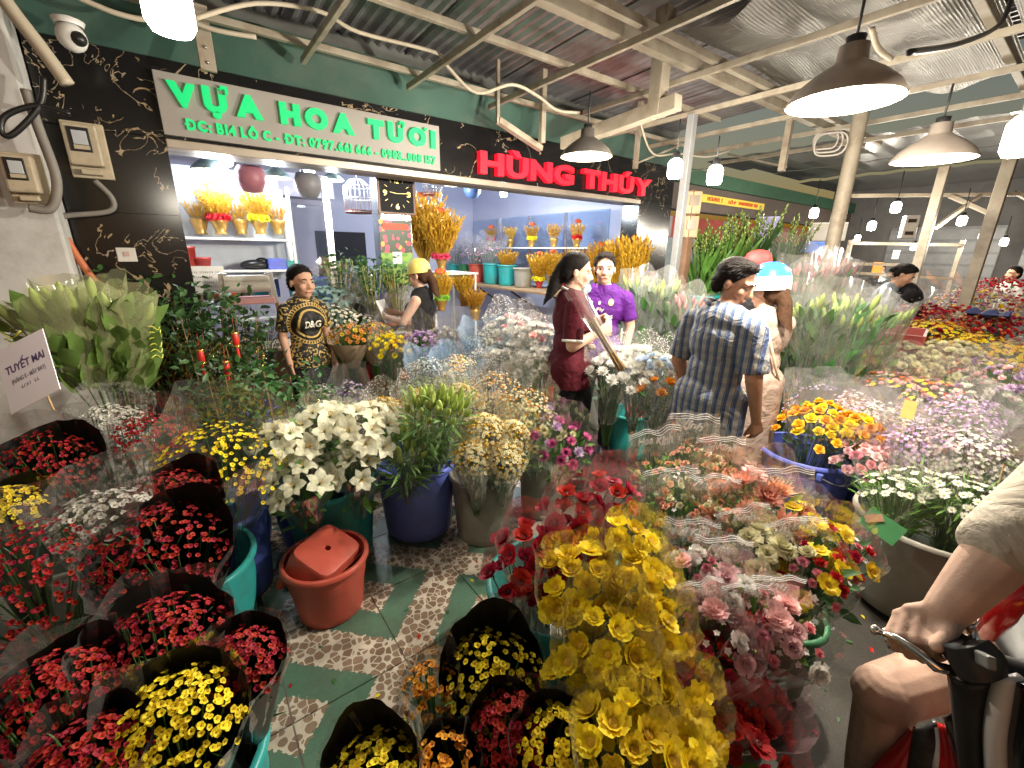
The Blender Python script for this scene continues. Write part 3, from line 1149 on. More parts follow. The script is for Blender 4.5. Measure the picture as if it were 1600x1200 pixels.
GRC = M('green_calyx', (0.10, 0.22, 0.05), 0.6, 0, 0.2, 20, 0, 0.2)
GRN = M('leaf_green', (0.05, 0.13, 0.035), 0.45, 0, 0.3, 14, 0, 0.25, 0.2)
GRB = M('leaf_bright_green', (0.12, 0.26, 0.05), 0.45, 0, 0.25, 14, 0, 0.2, 0.25)
GRY = M('bud_yellow_green', (0.42, 0.52, 0.14), 0.45, 0, 0.15, 14, 0, 0.15, 0.25)
GRD = M('leaf_dark_green', (0.03, 0.085, 0.03), 0.4, 0, 0.3, 14, 0, 0.25, 0.15)
SAGE = M('leaf_sage', (0.20, 0.30, 0.24), 0.6, 0, 0.2, 14, 0, 0.2, 0.2)
STEM = M('stem_green', (0.09, 0.18, 0.05), 0.5, 0, 0.2)
TWIG = M('twig_brown', (0.20, 0.12, 0.05), 0.7, 0, 0.2)
GOLD = M('gilded_straw', (0.72, 0.42, 0.045), 0.38, 0.25, 0.25, 20, 0, 0.15, 0.1)
TIN = M('gold_tinsel', (0.75, 0.52, 0.10), 0.2, 0.9, 0.25, 20)
FILM = film('clear_film', (0.99, 0.99, 0.99), 0.04, 0.6, 0.1)
FILMM = film('milky_film', (0.98, 0.98, 0.98), 0.10, 0.65, 0.14)
FILMH = film('hazy_film', (0.97, 0.97, 0.97), 0.075, 0.55)
FILMD = film('dotted_net_film', (0.98, 0.98, 0.98), 0.05, 0.45, dots=90)
FILMP = film('pink_film', (0.98, 0.93, 0.94), 0.14, 0.5, hazecol=(0.8, 0.55, 0.6))
FILMY = film('yellow_film', (0.99, 0.98, 0.93), 0.09, 0.5, hazecol=(0.85, 0.75, 0.45))
FILMB = film('blue_film', (0.82, 0.90, 0.98), 0.22, 0.5, hazecol=(0.45, 0.62, 0.85))
FILMG = film('green_print_film', (0.96, 0.98, 0.90), 0.17, 0.6, hazecol=(0.62, 0.64, 0.34))
PAPB = M('black_wrap_paper', (0.010, 0.009, 0.008), 0.32, 0, 0.2, 12, 0.05)
KRAFT = M('kraft_paper', (0.45, 0.33, 0.22), 0.75, 0, 0.12, 8, 0.1)
PRINT = M('white_print', (0.85, 0.85, 0.85), 0.6)

# kind: flowers [(proto, slots, weight, size)], spread, leaf(proto,mat,size,density), dome, stuff
K = {}


def kind(key, fl, dens=1.0, leaf=None, dome=0.35, stuff=False, face=0.9, jit=0.25, stem=STEM, up=False):
    K[key] = dict(fl=fl, dens=dens, leaf=leaf, dome=dome, stuff=stuff, face=face, jit=jit, stem=stem, up=up)


LF = ('leaf', GRN, 0.05, 1.0)
FINE = ('blade', GRN, 0.035, 1.2)
kind('wax_red', [('wax', (WRED, WREDC), 1, 0.0070)], 1.6, FINE, 0.5, jit=0.6)
kind('wax_yellow', [('wax', (YEL, YELD), 1, 0.0071)], 1.4, FINE, 0.5, jit=0.6)
kind('wax_white', [('wax', (WHT, WREDC), 1, 0.0095)], 1.3, FINE, 0.5, jit=0.6)
kind('wax_orange', [('wax', (ORG, WREDC), 1, 0.0071)], 1.4, FINE, 0.5, jit=0.6)
kind('gerb_yellow', [('cupgerb', (YEL, YELC, GRC), 2, 0.031), ('gerb', (YEL, YELC, GRC), 1, 0.031)], 1.6, ('leaf', GRB, 0.05, 0.2), 0.5, jit=0.5)
kind('gerb_red', [('cupgerb', (RED, WREDC, GRC), 2, 0.030), ('gerb', (RED, WREDC, GRC), 1, 0.030)], 1.3, ('leaf', GRB, 0.05, 0.2), 0.5, jit=0.5)
kind('lily_white', [('lily', (LILYW, YELC, GRC), 1, 0.052)], 1.6, ('leaf', GRB, 0.075, 0.8), 0.55, jit=0.35)
PALEG = M('leaf_pale_green', (0.22, 0.38, 0.12), 0.45, 0, 0.2, 14, 0, 0.15, 0.3)
kind('lily_bud', [('bud', (GRY, STEM), 1, 0.07)], 0.5, ('blade', PALEG, 0.12, 4.5), 0.4, up=True)
kind('carn_peach', [('rose', (PCH, GRC), 4, 0.0135), ('rose', (CRM, GRC), 1, 0.015), ('bud', (GRY, STEM), 3, 0.016), ('tiny', (WHB,), 1, 0.009)], 0.85, ('leaf', GRB, 0.034, 3.2), 0.45, jit=0.4)
kind('carn_pink', [('carn', (LPK, GRC), 2, 0.028), ('rose', (PNK, GRC), 2, 0.014), ('bud', (GRY, STEM), 2, 0.016), ('carn', (WHB, GRC), 1, 0.024), ('tiny', (WHB,), 1, 0.009)], 0.95, ('leaf', GRB, 0.036, 2.6), 0.45)
kind('carn_red', [('rose', (RED, GRC), 2, 0.024), ('rose', (PNK, GRC), 1, 0.018), ('bud', (GRY, STEM), 1, 0.02)], 0.9, ('leaf', GRB, 0.045, 1.4), 0.45)
kind('carn_cream', [('carn', (CRM, GRC), 1, 0.030)], 1.0, ('leaf', GRB, 0.045, 1.5), 0.45)
kind('mixed', [('gerb', (YEL, YELC, GRC), 2, 0.026), ('rose', (RED, GRC), 2, 0.019), ('carn', (CRM, GRC), 1, 0.022), ('rose', (PNK, GRC), 1, 0.015), ('tiny', (WHB,), 3, 0.010)], 0.85, ('leaf', GRN, 0.055, 2.0), 0.45)
kind('peach_big', [('mum', (PCH,), 2, 0.055), ('mum', (CRM,), 1, 0.05), ('carn', (LPK, GRC), 1, 0.045)], 1.3, ('leaf', GRY, 0.05, 0.6), 0.4)
kind('rose_orange', [('rose', (ORGY, GRC), 2, 0.040), ('rose', (YEL, GRC), 1, 0.038)], 1.3, ('leaf', GRN, 0.06, 1.0), 0.6)
kind('rose_pink', [('rose', (PNK, GRC), 1, 0.034), ('rose', (LPK, GRC), 1, 0.034)], 1.2, ('leaf', GRN, 0.06, 0.8), 0.6)
kind('statice_lilac', [('tiny', (LIL,), 2, 0.011), ('tiny', (LLC,), 2, 0.011), ('tiny', (WHT,), 1, 0.008)], 1.3, ('blade', GRN, 0.05, 1.6), 0.7, True, jit=1.2)
kind('statice_pink', [('tiny', (LLC,), 2, 0.011), ('tiny', (LPK,), 3, 0.011), ('tiny', (WHT,), 1, 0.008)], 1.3, ('blade', GRN, 0.05, 1.6), 0.7, True, jit=1.2)
kind('statice_white', [('tiny', (WHT,), 3, 0.010), ('tiny', (LLC,), 1, 0.009)], 1.2, ('blade', GRB, 0.05, 1.6), 0.7, True, jit=1.2)
kind('daisy_white', [('daisy', (WHT, GRY), 1, 0.019)], 0.7, ('blade', GRB, 0.07, 6.0), 0.35, jit=0.5)
kind('cham', [('daisy', (CRM, YELC), 3, 0.0105), ('bead', (YELC,), 2, 0.006)], 1.7, ('blade', SAGE, 0.035, 1.0), 0.75, True, jit=0.35)
kind('aster', [('mum', (MAG, YELC), 2, 0.034), ('mum', (LLC, YELC), 1, 0.034), ('mum', (CRM, YELC), 2, 0.026), ('mum', (LIL, YELC), 1, 0.028), ('bud', (GRY, STEM), 1, 0.02)], 0.8, ('leaf', GRB, 0.045, 1.4), 0.5)
kind('mum_white', [('mum', (CRM,), 1, 0.038)], 0.95, ('leaf', GRB, 0.05, 0.6), 0.35)
kind('mum_yellow', [('daisy', (ORGY, YELC), 1, 0.022), ('daisy', (YEL, YELC), 1, 0.022)], 0.9, ('leaf', GRN, 0.05, 1.0), 0.35, True)
kind('mum_purple', [('mum', (LLC, YELC), 2, 0.022), ('mum', (LIL, YELC), 1, 0.022)], 0.9, ('leaf', GRN, 0.05, 1.0), 0.4, True)
kind('mum_bright', [('mum', (YEL, YELC), 1, 0.026)], 0.95, ('leaf', GRN, 0.05, 1.0), 0.4, True)
kind('mum_rust', [('daisy', (ORG, WREDC), 2, 0.020), ('daisy', (YEL, WREDC), 1, 0.020)], 0.8, ('leaf', GRN, 0.05, 1.4), 0.4, True)
kind('bed_red', [('mum', (RED,), 3, 0.028), ('daisy', (RED, YELC), 2, 0.024), ('daisy', (PCH, YELC), 1, 0.018)], 0.8, ('leaf', GRD, 0.05, 1.0), 0.3, True)
kind('bed_mixed', [('daisy', (RED, YELC), 2, 0.022), ('daisy', (YEL, YELC), 2, 0.02), ('mum', (LPK,), 2, 0.022), ('daisy', (WHT, YELC), 2, 0.018), ('mum', (LIL,), 1, 0.02)], 0.8, ('leaf', GRN, 0.05, 1.6), 0.4, True)
kind('bed_pale', [('mum', (LLC,), 2, 0.03), ('mum', (WHT,), 2, 0.03), ('mum', (LPK,), 1, 0.028)], 0.6, ('leaf', GRN, 0.06, 1.8), 0.4)
kind('pom_white', [('mum', (WHB,), 1, 0.04)], 1.2, ('leaf', SAGE, 0.05, 0.3), 0.45)
kind('pom_blue', [('mum', (PBL,), 1, 0.036), ('mum', (WHT,), 1, 0.04)], 1.2, ('leaf', SAGE, 0.05, 0.2), 0.45)
kind('pom_pink', [('mum', (LPK,), 1, 0.036), ('mum', (WHB,), 2, 0.04)], 1.2, ('leaf', SAGE, 0.05, 0.3), 0.45)
kind('pom_orange', [('mum', (ORG,), 1, 0.04)], 0.9, ('leaf', GRN, 0.05, 0.5), 0.45)
kind('gyp_orange', [('tiny', (ORG,), 1, 0.010), ('tiny', (CRM,), 2, 0.009), ('bead', (TWIG,), 1, 0.004)], 1.1, ('blade', TWIG, 0.04, 1.5), 0.6, True, jit=0.8)
kind('gyp_white', [('tiny', (WHT,), 3, 0.008), ('bead', (WHT,), 1, 0.004)], 1.0, ('blade', SAGE, 0.04, 1.5), 0.6, True, jit=0.8)
kind('dried', [('ear', (M('dried_straw', (0.50, 0.30, 0.13), 0.7, 0, 0.2),), 1, 0.2)], 0.05, None, 0.3, True, up=True)
kind('sage', [('leaf', (SAGE,), 1, 0.10)], 0.25, ('leaf', SAGE, 0.07, 3.0), 0.4, True, up=True)
kind('pink_sleeve', [('tiny', (LPK,), 1, 0.02), ('tiny', (LLC,), 1, 0.02), ('tiny', (PNK,), 1, 0.018)], 0.5, ('blade', SAGE, 0.06, 2), 0.7, True, jit=1.4)
kind('red_small', [('rose', (RED, GRC), 1, 0.024)], 0.6, ('leaf', GRN, 0.06, 2.0), 0.5, True)
kind('white_dark', [('daisy', (WHT, YELC), 1, 0.018)], 0.6, ('leaf', GRN, 0.05, 1.6), 0.4, True)

MESHC = {}


def fmesh(proto, mats):
    key = (proto, tuple(m.name for m in mats))
    if key not in MESHC:
        v, f, m = P[proto]
        mb = MB()
        mb.put(P[proto], (0, 0, 0))
        n = len(mats)
        mb.m = [min(i, n - 1) for i in mb.m]
        MESHC[key] = mb.mesh(proto, list(mats))
    return MESHC[key]


FNAME = {'wax': 'blossom', 'gerb': 'flower_head', 'cupgerb': 'flower_head', 'rose': 'rose_head', 'carn': 'carnation_head', 'lily': 'lily_head', 'bud': 'bud', 'mum': 'flower_head', 'daisy': 'daisy_head', 'tiny': 'floret', 'bead': 'berry'}


def cone_wrap(r0, R, z0, z1, rnd, phib, flap=0.0, ruff=0.06, dip=0.0, seg=38, rings=10, flare=1.0, crk=0.03):
    b = MB()
    ph = [rnd.uniform(0, 6.28) for _ in range(4)]
    pk = [(phib + o_ + rnd.uniform(-0.35, 0.35), rnd.uniform(0.15, 0.5)) for o_ in (-0.9, 0.8, 2.4, -2.3)] if crk > 0.01 else []
    v = []
    for i in range(rings):
        t = i / (rings - 1)
        for j in range(seg):
            a = 2 * PI * j / seg
            c = math.cos(a - phib)
            cr = ruff * t * (0.5 * math.sin(5 * a + ph[0]) + 0.35 * math.sin(9 * a + ph[1] + 3 * t) + 0.3 * math.sin(14 * a + ph[2] - 2 * t))
            r = (r0 + (R * flare - r0) * t ** 0.85) * (1 + cr)
            z = z0 + (z1 - z0) * t + t * t * (flap * max(0, c) ** 1.5 - dip * max(0, -c) ** 1.2) + t ** 3 * R * 0.10 * math.sin(3 * a + ph[3])
            for pa_, ph_ in pk:                  # corners of the square sheet stand up
                da_ = abs((a - pa_ + PI) % (2 * PI) - PI)
                z += R * ph_ * t ** 3 * max(0.0, 1 - da_ / 0.62)
                r *= 1 + 0.08 * t * max(0.0, 1 - da_ / 0.4)
            r *= 1 + rnd.uniform(-crk, crk)
            a += rnd.uniform(-0.04, 0.04)
            v.append((r * math.cos(a), r * math.sin(a), z + rnd.uniform(-1, 1) * 0.25 * crk * (z1 - z0)))
    f = [(i * seg + j, i * seg + (j + 1) % seg, (i + 1) * seg + (j + 1) % seg, (i + 1) * seg + j) for i in range(rings - 1) for j in range(seg)]
    b.add(v, f)
    return b


SEED = [100]
CNT = [0]


def bouquet(kd, px, py, k, rpx, label, base=None, wrap='film', group=None, n=None, flap=None, name='bouquet', cat='bouquet', tilt=0.4, L=0.5, top=None, R=None, lip=0.03, cap=None, side=0.0, size=1.0):
    SEED[0] += 1
    rnd = random.Random(SEED[0])
    kk = K[kd]
    if top is None:
        top = at(px, py, d=k)
    if R is None:
        R = rpx * k / F
    if base is None:
        tc = (CAM - top)
        tc.z = 0
        tc.normalize()
        sd = Vector((-tc.y, tc.x, 0))
        base = top - (Vector((0, 0, 1)) + tc * tilt + sd * side).normalized() * L
        if base.z < 0.03:
            base.z = 0.03
    base = Vector(base)
    ax = top - base
    L = ax.length
    q = zq(ax)
    t = thing(name, label, cat, base, q, group)
    qi = q.inverted()
    away = Vector((FW.x, FW.y, 0.6)).normalized()
    lb = qi @ away
    phib = math.atan2(lb.y, lb.x)
    # flower positions on a dome
    fl = kk['fl']
    tot = sum(w for _, _, w, _ in fl)
    ms = sum(w * s for _, _, w, s in fl) / tot * size
    if fl[0][0] in ('ear', 'leaf', 'spike'):
        ms *= 0.12
    if n is None:
        n = int(kk['dens'] * (R / ms) ** 2 * 1.0)
    lim = (285 if kk['jit'] == 0.6 else 150) if not kk['stuff'] else 620
    n = max(4, min(n, cap or lim))
    stems = MB()
    joined = MB()
    slots = []
    pos = []
    for i in range(n):
        rho = R * math.sqrt((i + 0.5) / n) * rnd.uniform(0.94, 1.04)
        a = i * 2.39996 + rnd.uniform(-0.2, 0.2)
        if kk['jit'] == 0.6 and i % 5:            # waxflower sprays: little clusters round each fifth blossom
            rho = min(R * 1.05, max(0.0, rho0 + rnd.gauss(0, R * 0.11)))
            a = a0 + rnd.gauss(0, 0.13) / max(0.2, rho0 / R)
        else:
            rho0, a0 = rho, a
        u = rho / R
        z = L - kk['dome'] * R * u * u * 1.3 + rnd.uniform(-1, 0.5) * kk['jit'] * R * 0.35
        p = Vector((rho * math.cos(a), rho * math.sin(a), z))
        nrm = Vector((math.cos(a) * u * kk['face'], math.sin(a) * u * kk['face'], 1)) + Vector((rnd.uniform(-0.25, 0.25), rnd.uniform(-0.25, 0.25), 0))
        w = rnd.uniform(0, tot)
        for pr, mats, wt, s in fl:
            w -= wt
            if w <= 0:
                break
        if kk['up']:
            nrm = Vector((math.cos(a) * u * 0.35, math.sin(a) * u * 0.35, 1)) + Vector((rnd.uniform(-0.12, 0.12), rnd.uniform(-0.12, 0.12), 0))
        s *= size * rnd.uniform(0.82, 1.15)
        qq = zq(nrm, rnd.uniform(0, 6))
        pos.append(p)
        if kk['stuff']:
            idx = []
            for m in mats:
                if m not in slots:
                    slots.append(m)
                idx.append(slots.index(m))
            v, f, mi = P[pr]
            if pr in ('ear', 'spike'):
                p = p - nrm.normalized() * s * 0.8
            o0 = len(joined.m)
            joined.put(P[pr], p, qq, s)
            joined.m[o0:] = [idx[min(x, len(idx) - 1)] for x in mi]
        else:
            inst(FNAME.get(pr, 'flower_head'), fmesh(pr, mats), t, p, qq, s)
            CNT[0] += 1
    if kk['stuff']:
        tag(joined.build('blossoms', slots, t), kind='stuff')
    step = max(1, n // 26)
    for p in pos[::step]:
        z0 = 0.0
        a = Vector((p.x * 0.12, p.y * 0.12, z0))
        m_ = Vector((p.x * 0.45, p.y * 0.45, L * 0.55))
        stems.tube([a, m_, p], [0.003, 0.003, 0.002], 3, 0, False)
    tag(stems.build('stems', kk['stem'], t), kind='stuff')
    if kk['leaf']:
        lp, lm, ls, ld = kk['leaf']
        fo = MB()
        for i in range(int(26 * ld * min(2.2, max(0.6, R / 0.1)))):
            tt = rnd.uniform(0.5, 1.0)
            rr = R * tt * math.sqrt(rnd.uniform(0.1, 1)) * 0.9
            a = rnd.uniform(0, 6.28)
            z = L * tt - 0.4 * R * (rr / R) ** 2 - rnd.uniform(0, 0.05)
            nn = Vector((math.cos(a), math.sin(a), rnd.uniform(0.2, 1.2)))
            qq = nn.to_track_quat('Y', 'Z') @ Quaternion((0, 1, 0), rnd.uniform(-1, 1))
            fo.put(P[lp], (rr * math.cos(a), rr * math.sin(a), z), qq, ls * rnd.uniform(0.7, 1.25))
        tag(fo.build('foliage', lm, t), kind='stuff')
    # wrapping
    zr = L - (0.55 if wrap == 'black' else 0.32) * R
    if wrap in ('film', 'haze', 'dots', 'pink', 'yellow', 'blue', 'greenprint'):
        mt = {'film': FILM, 'haze': FILMH, 'dots': FILMD, 'pink': FILMP, 'yellow': FILMY, 'blue': FILMB, 'greenprint': FILMG}[wrap]
        cone_wrap(R * 0.3, R * 1.03, L * 0.3, zr + lip + R * 0.22, rnd, phib, flap if flap is not None else R * (0.5 if wrap in ('film', 'pink', 'yellow') else 0.15), dip=R * 0.2).build('film_sleeve', mt, t, False)
        if wrap == 'greenprint':
            for j in range(5):
                mb = MB()
                pts = []
                for s_ in range(9):
                    aa = phib + PI + (s_ - 4) * 0.16
                    rr = R * (0.86 + 0.05 * j)
                    pts.append((rr * math.cos(aa), rr * math.sin(aa), zr * (0.74 + 0.06 * j) + 0.012 * math.sin(s_ * 1.3 + j)))
                mb.tube(pts, 0.003, 3)
                mb.build('print_line', M('lime_print', (0.62, 0.62, 0.08), 0.5), t)
    elif wrap == 'black':
        cone_wrap(R * 0.25, R * 1.1, L * 0.25, zr - R * 0.1, rnd, phib + rnd.uniform(-0.5, 0.5), (flap if flap is not None else R * 0.6), 0.05, R * 0.3, crk=0.004).build('paper_wrap', PAPB, t)
        cone_wrap(R * 0.3, R * 1.13, L * 0.3, zr + R * 0.2, rnd, phib + 0.4, R * 0.3, 0.06, R * 0.2).build('film_sleeve', FILM, t, False)
    elif wrap == 'kraft':
        cone_wrap(R * 0.25, R * 1.0, L * 0.3, zr - R * 0.25, rnd, phib, R * 0.05, 0.05, R * 0.1, crk=0.008).build('paper_wrap', KRAFT, t)
    elif wrap == 'printed':
        fl_ = flap if flap is not None else R * 0.9
        cone_wrap(R * 0.3, R * 1.1, L * 0.3, zr + R * 0.3, rnd, phib, fl_ * 0.3, 0.045, R * 0.2).build('film_sleeve', FILM, t, False)
        # white wavy lines and script printed on the raised back panel
        pc = Vector((math.cos(phib), math.sin(phib), 0))
        px_ = Vector((-math.sin(phib), math.cos(phib), 0))
        sgn = -1 if (q @ px_).dot(RT) < 0 else 1
        px_ = px_ * sgn
        slope = (R * 0.8) / max(L * 0.7, 0.1)
        hp = max(fl_, R * 0.9)
        z00 = zr + R * 0.05
        skew = rnd.uniform(-0.5, 0.5)

        def pan(u, v, o=0.0):
            h_ = hp * v * (1 - 0.4 * skew * u)
            return pc * (R * (0.98 - 0.10 * u * u + 0.05 * math.sin(5 * u + 3 * v + skew * 9)) + 0.32 * h_ - o) + px_ * (u * R * (0.92 - 0.12 * v) + skew * 0.3 * h_) + Vector((0, 0, z00 + h_ * 0.95 + 0.004 * math.sin(9 * u + 4 * v)))
        pb = MB()
        pb.sheet(None, 9, 7, lambda a_, b_: pan(a_ * 2 - 1, b_))
        po = pb.build('film_panel', FILMM, t, False)
        for j in range(3):
            mb = MB()
            mb.tube([pan((s_ - 9) / 9.2, 0.76 + 0.08 * j + 0.05 * math.sin(s_ * 0.62 + skew * 5), 0.002) for s_ in range(19)], 0.0008, 3)
            mb.build('print_line', PRINT, po)
        word = rnd.choice(('Hoa Kính', 'Kính', 'Hoa Kính', 'Mai Kính'))
        v, f = fit_text(word, -0.5, 0.5, 0.36, 0.66, 0.0006, 0.014, 0.35)
        w = [tuple(pan(p_[0] * (1.25 if len(word) > 5 else 0.8), p_[2], 0.003 + p_[1])) for p_ in v]
        MB().add(w, f).build('print_lettering', PRINT, po, False)
    return t


# ------------------------------------------------------------------ buckets
TEAL = M('teal_plastic', (0.03, 0.34, 0.33), 0.35, 0, 0.10, 4, 0, 0.08, dirt=(0.07, 0.16, 0.14), dirt_s=6, dirt_a=0.7)
BLUE = M('blue_plastic', (0.12, 0.17, 0.62), 0.35, 0, 0.10, 4, 0, 0.05, dirt=(0.10, 0.11, 0.26), dirt_s=6, dirt_a=0.6)
GREY = M('grey_plastic', (0.28, 0.27, 0.23), 0.45, 0, 0.12, 5, 0, 0.08, dirt=(0.13, 0.11, 0.09), dirt_s=4, dirt_a=0.6)
REDP = M('red_plastic', (0.48, 0.05, 0.04), 0.35, 0, 0.08, 5, 0, 0.05, dirt=(0.3, 0.06, 0.05), dirt_s=5)
ORRED = M('brick_red_plastic', (0.50, 0.085, 0.055), 0.42, 0, 0.10, 5, 0, 0, dirt=(0.22, 0.06, 0.045), dirt_s=7, dirt_a=0.7)
DGRN = M('dark_green_plastic', (0.03, 0.16, 0.07), 0.35)
LIME = M('lime_plastic', (0.16, 0.42, 0.05), 0.4)
WATER = M('murky_water', (0.03, 0.04, 0.035), 0.05)


def bucket(label, px=None, py=None, h=0.45, wpx=None, mat=TEAL, c=None, R=None, z0=0.0, group=None, handle=None, seg=36, taper=0.84, ribs=False, cat='bucket', name='bucket'):
    if c is None:
        p = at(px, py, z=z0 + h)
        k = (p - CAM).dot(FW)
        R = wpx / 2 * k / F
        c = Vector((p.x, p.y, z0))
    t = thing(name, label, cat, (c[0], c[1], z0), Quaternion((0, 0, 1), random.uniform(0, 6)), group)
    rb = R * taper
    th = 0.006
    b = MB()
    prof = [(0.01, 0.0), (rb * 0.94, 0.0), (rb, 0.012)]
    for i in range(1, 7):
        u = i / 7
        prof.append((rb + (R - rb) * u, h * u * 0.97))
    prof += [(R, h * 0.93), (R * 1.0, h - 0.012)]
    b.lathe(prof, seg)
    b.lathe([(R - th, h - 0.012), (R - th, h * 0.7), (rb - th, 0.02), (0.01, 0.02)], seg)
    bo = b.build('body', mat, t, True, sharp=60)
    b = MB()
    b.lathe([(R - th, h - 0.02), (R - th, h), (R + 0.004, h + 0.003), (R + 0.013, h - 0.002), (R + 0.014, h - 0.018), (R + 0.004, h - 0.022), (R, h - 0.028)], seg)
    b.build('rim', mat, bo, True, sharp=60)
    MB().lathe([(0.005, h * 0.55), ((R + rb) / 2 - 0.006, h * 0.55)], 20).build('water', WATER, t)
    if handle is not None:
        b = MB()
        a0 = handle
        pts = []
        for i in range(13):
            a = a0 - 0.5 + 1.0 * i / 12
            pts.append(((R + 0.02) * math.cos(a), (R + 0.02) * math.sin(a), h - 0.05 - 0.05 * math.sin(PI * i / 12)))
        b.tube(pts, 0.004, 6)
        b.build('handle', M('wire_handle', (0.6, 0.58, 0.52), 0.3, 0.7), t)
        for s_ in (0, 12):
            MB().box(pts[s_], (0.03, 0.03, 0.04)).build('handle_lug', mat, bo, False, 0.004)
        t.rotation_quaternion = Quaternion((0, 0, 1), 0)
    return t, Vector((c[0], c[1], z0)), R, h


def toward(c):
    d = CAM - c
    return math.atan2(d.y, d.x)
# ------------------------------------------------------------------ people
SKIN = M('skin', (0.50, 0.29, 0.20), 0.5, 0, 0.12, 22, 0.12, 0, spec=0.25, bs=260, bd=0.002, sss=0.1)
SKINL = M('skin_light', (0.58, 0.37, 0.28), 0.5, 0, 0.12, 22, 0.12, 0, spec=0.25, bs=260, bd=0.002, sss=0.1)
SKIND = M('skin_tan', (0.40, 0.215, 0.14), 0.5, 0, 0.12, 22, 0.12, 0, spec=0.25, bs=260, bd=0.002, sss=0.1)
HAIR = M('black_hair', (0.010, 0.008, 0.008), 0.7, 0, 0.4, 60, 0.2, spec=0.1, bs=180, bd=0.003)
HAIRB = M('brown_hair', (0.055, 0.028, 0.016), 0.7, 0, 0.4, 60, 0.2, spec=0.1, bs=180, bd=0.003)
EYEW = M('eye_white', (0.42, 0.38, 0.35), 0.4)
EYED = M('eye_dark', (0.012, 0.008, 0.006), 0.15)
LIPM = M('lips', (0.42, 0.15, 0.12), 0.45)


def remesh(mb, voxel, smooth=3, cut=None):
    """melt overlapping shapes into one continuous skin; cut = planes (point, normal) whose positive side is cut away"""
    me = mb.mesh('r', SKIN, True)
    o = bpy.data.objects.new('r', me)
    COL.objects.link(o)
    r = o.modifiers.new('r', 'REMESH')
    r.mode = 'VOXEL'
    r.voxel_size = voxel
    s = o.modifiers.new('s', 'SMOOTH')
    s.factor = 0.6
    s.iterations = smooth
    dg = bpy.context.evaluated_depsgraph_get()
    out = bpy.data.meshes.new_from_object(o.evaluated_get(dg))
    bpy.data.objects.remove(o)
    bpy.data.meshes.remove(me)
    if cut:
        bm = bmesh.new()
        bm.from_mesh(out)
        for p, n in cut:
            bmesh.ops.bisect_plane(bm, geom=list(bm.verts) + list(bm.edges) + list(bm.faces), plane_co=p, plane_no=n, clear_outer=True)
        bm.to_mesh(out)
        bm.free()
    out.polygons.foreach_set('use_smooth', [True] * len(out.polygons))
    return out


def mesh_obj(name, me, mat, parent):
    me.materials.clear()
    me.materials.append(mat)
    me.name = name
    o = bpy.data.objects.new(name, me)
    COL.objects.link(o)
    o.parent = parent
    return o


def hand_shapes(b, wrist, dirv, palmn, curl=0.5, s=1.0, thumb_side=1):
    """palm, four fingers and a thumb; dirv along the hand, palmn out of the palm"""
    d = Vector(dirv).normalized()
    n = Vector(palmn)
    n = (n - d * n.dot(d)).normalized()
    x = d.cross(n) * thumb_side
    w = Vector(wrist)
    for i in range(4):
        off = (i - 1.5) * 0.019 * s
        k0 = w + d * 0.02 * s + x * off * 0.7
        k1 = w + d * (0.085 - 0.004 * abs(i - 1.3)) * s + x * off
        b.caps(k0, 0.014 * s, k1, 0.012 * s, 8)
        ln = (0.062, 0.072, 0.067, 0.052)[i] * s
        c1 = curl
        p1 = k1 + (d * math.cos(c1) + n * math.sin(c1)) * ln * 0.5
        p2 = p1 + (d * math.cos(c1 * 2) + n * math.sin(c1 * 2)) * ln * 0.3
        p3 = p2 + (d * math.cos(c1 * 2.6) + n * math.sin(c1 * 2.6)) * ln * 0.25
        b.caps(k1, 0.0105 * s, p1, 0.0095 * s, 8)
        b.caps(p1, 0.0095 * s, p2, 0.0088 * s, 8)
        b.caps(p2, 0.0088 * s, p3, 0.0075 * s, 8)
    t0 = w + d * 0.025 * s - x * 0.02 * s
    t1 = w + d * 0.06 * s - x * 0.045 * s + n * 0.012 * s
    t2 = t1 + d * 0.03 * s - x * 0.008 * s + n * 0.014 * s
    b.caps(t0, 0.014 * s, t1, 0.011 * s, 8)
    b.caps(t1, 0.011 * s, t2, 0.009 * s, 8)


def rot_head(v, yaw, pitch):
    return Matrix.Rotation(yaw, 3, 'Z') @ Matrix.Rotation(pitch, 3, 'X') @ Vector(v)


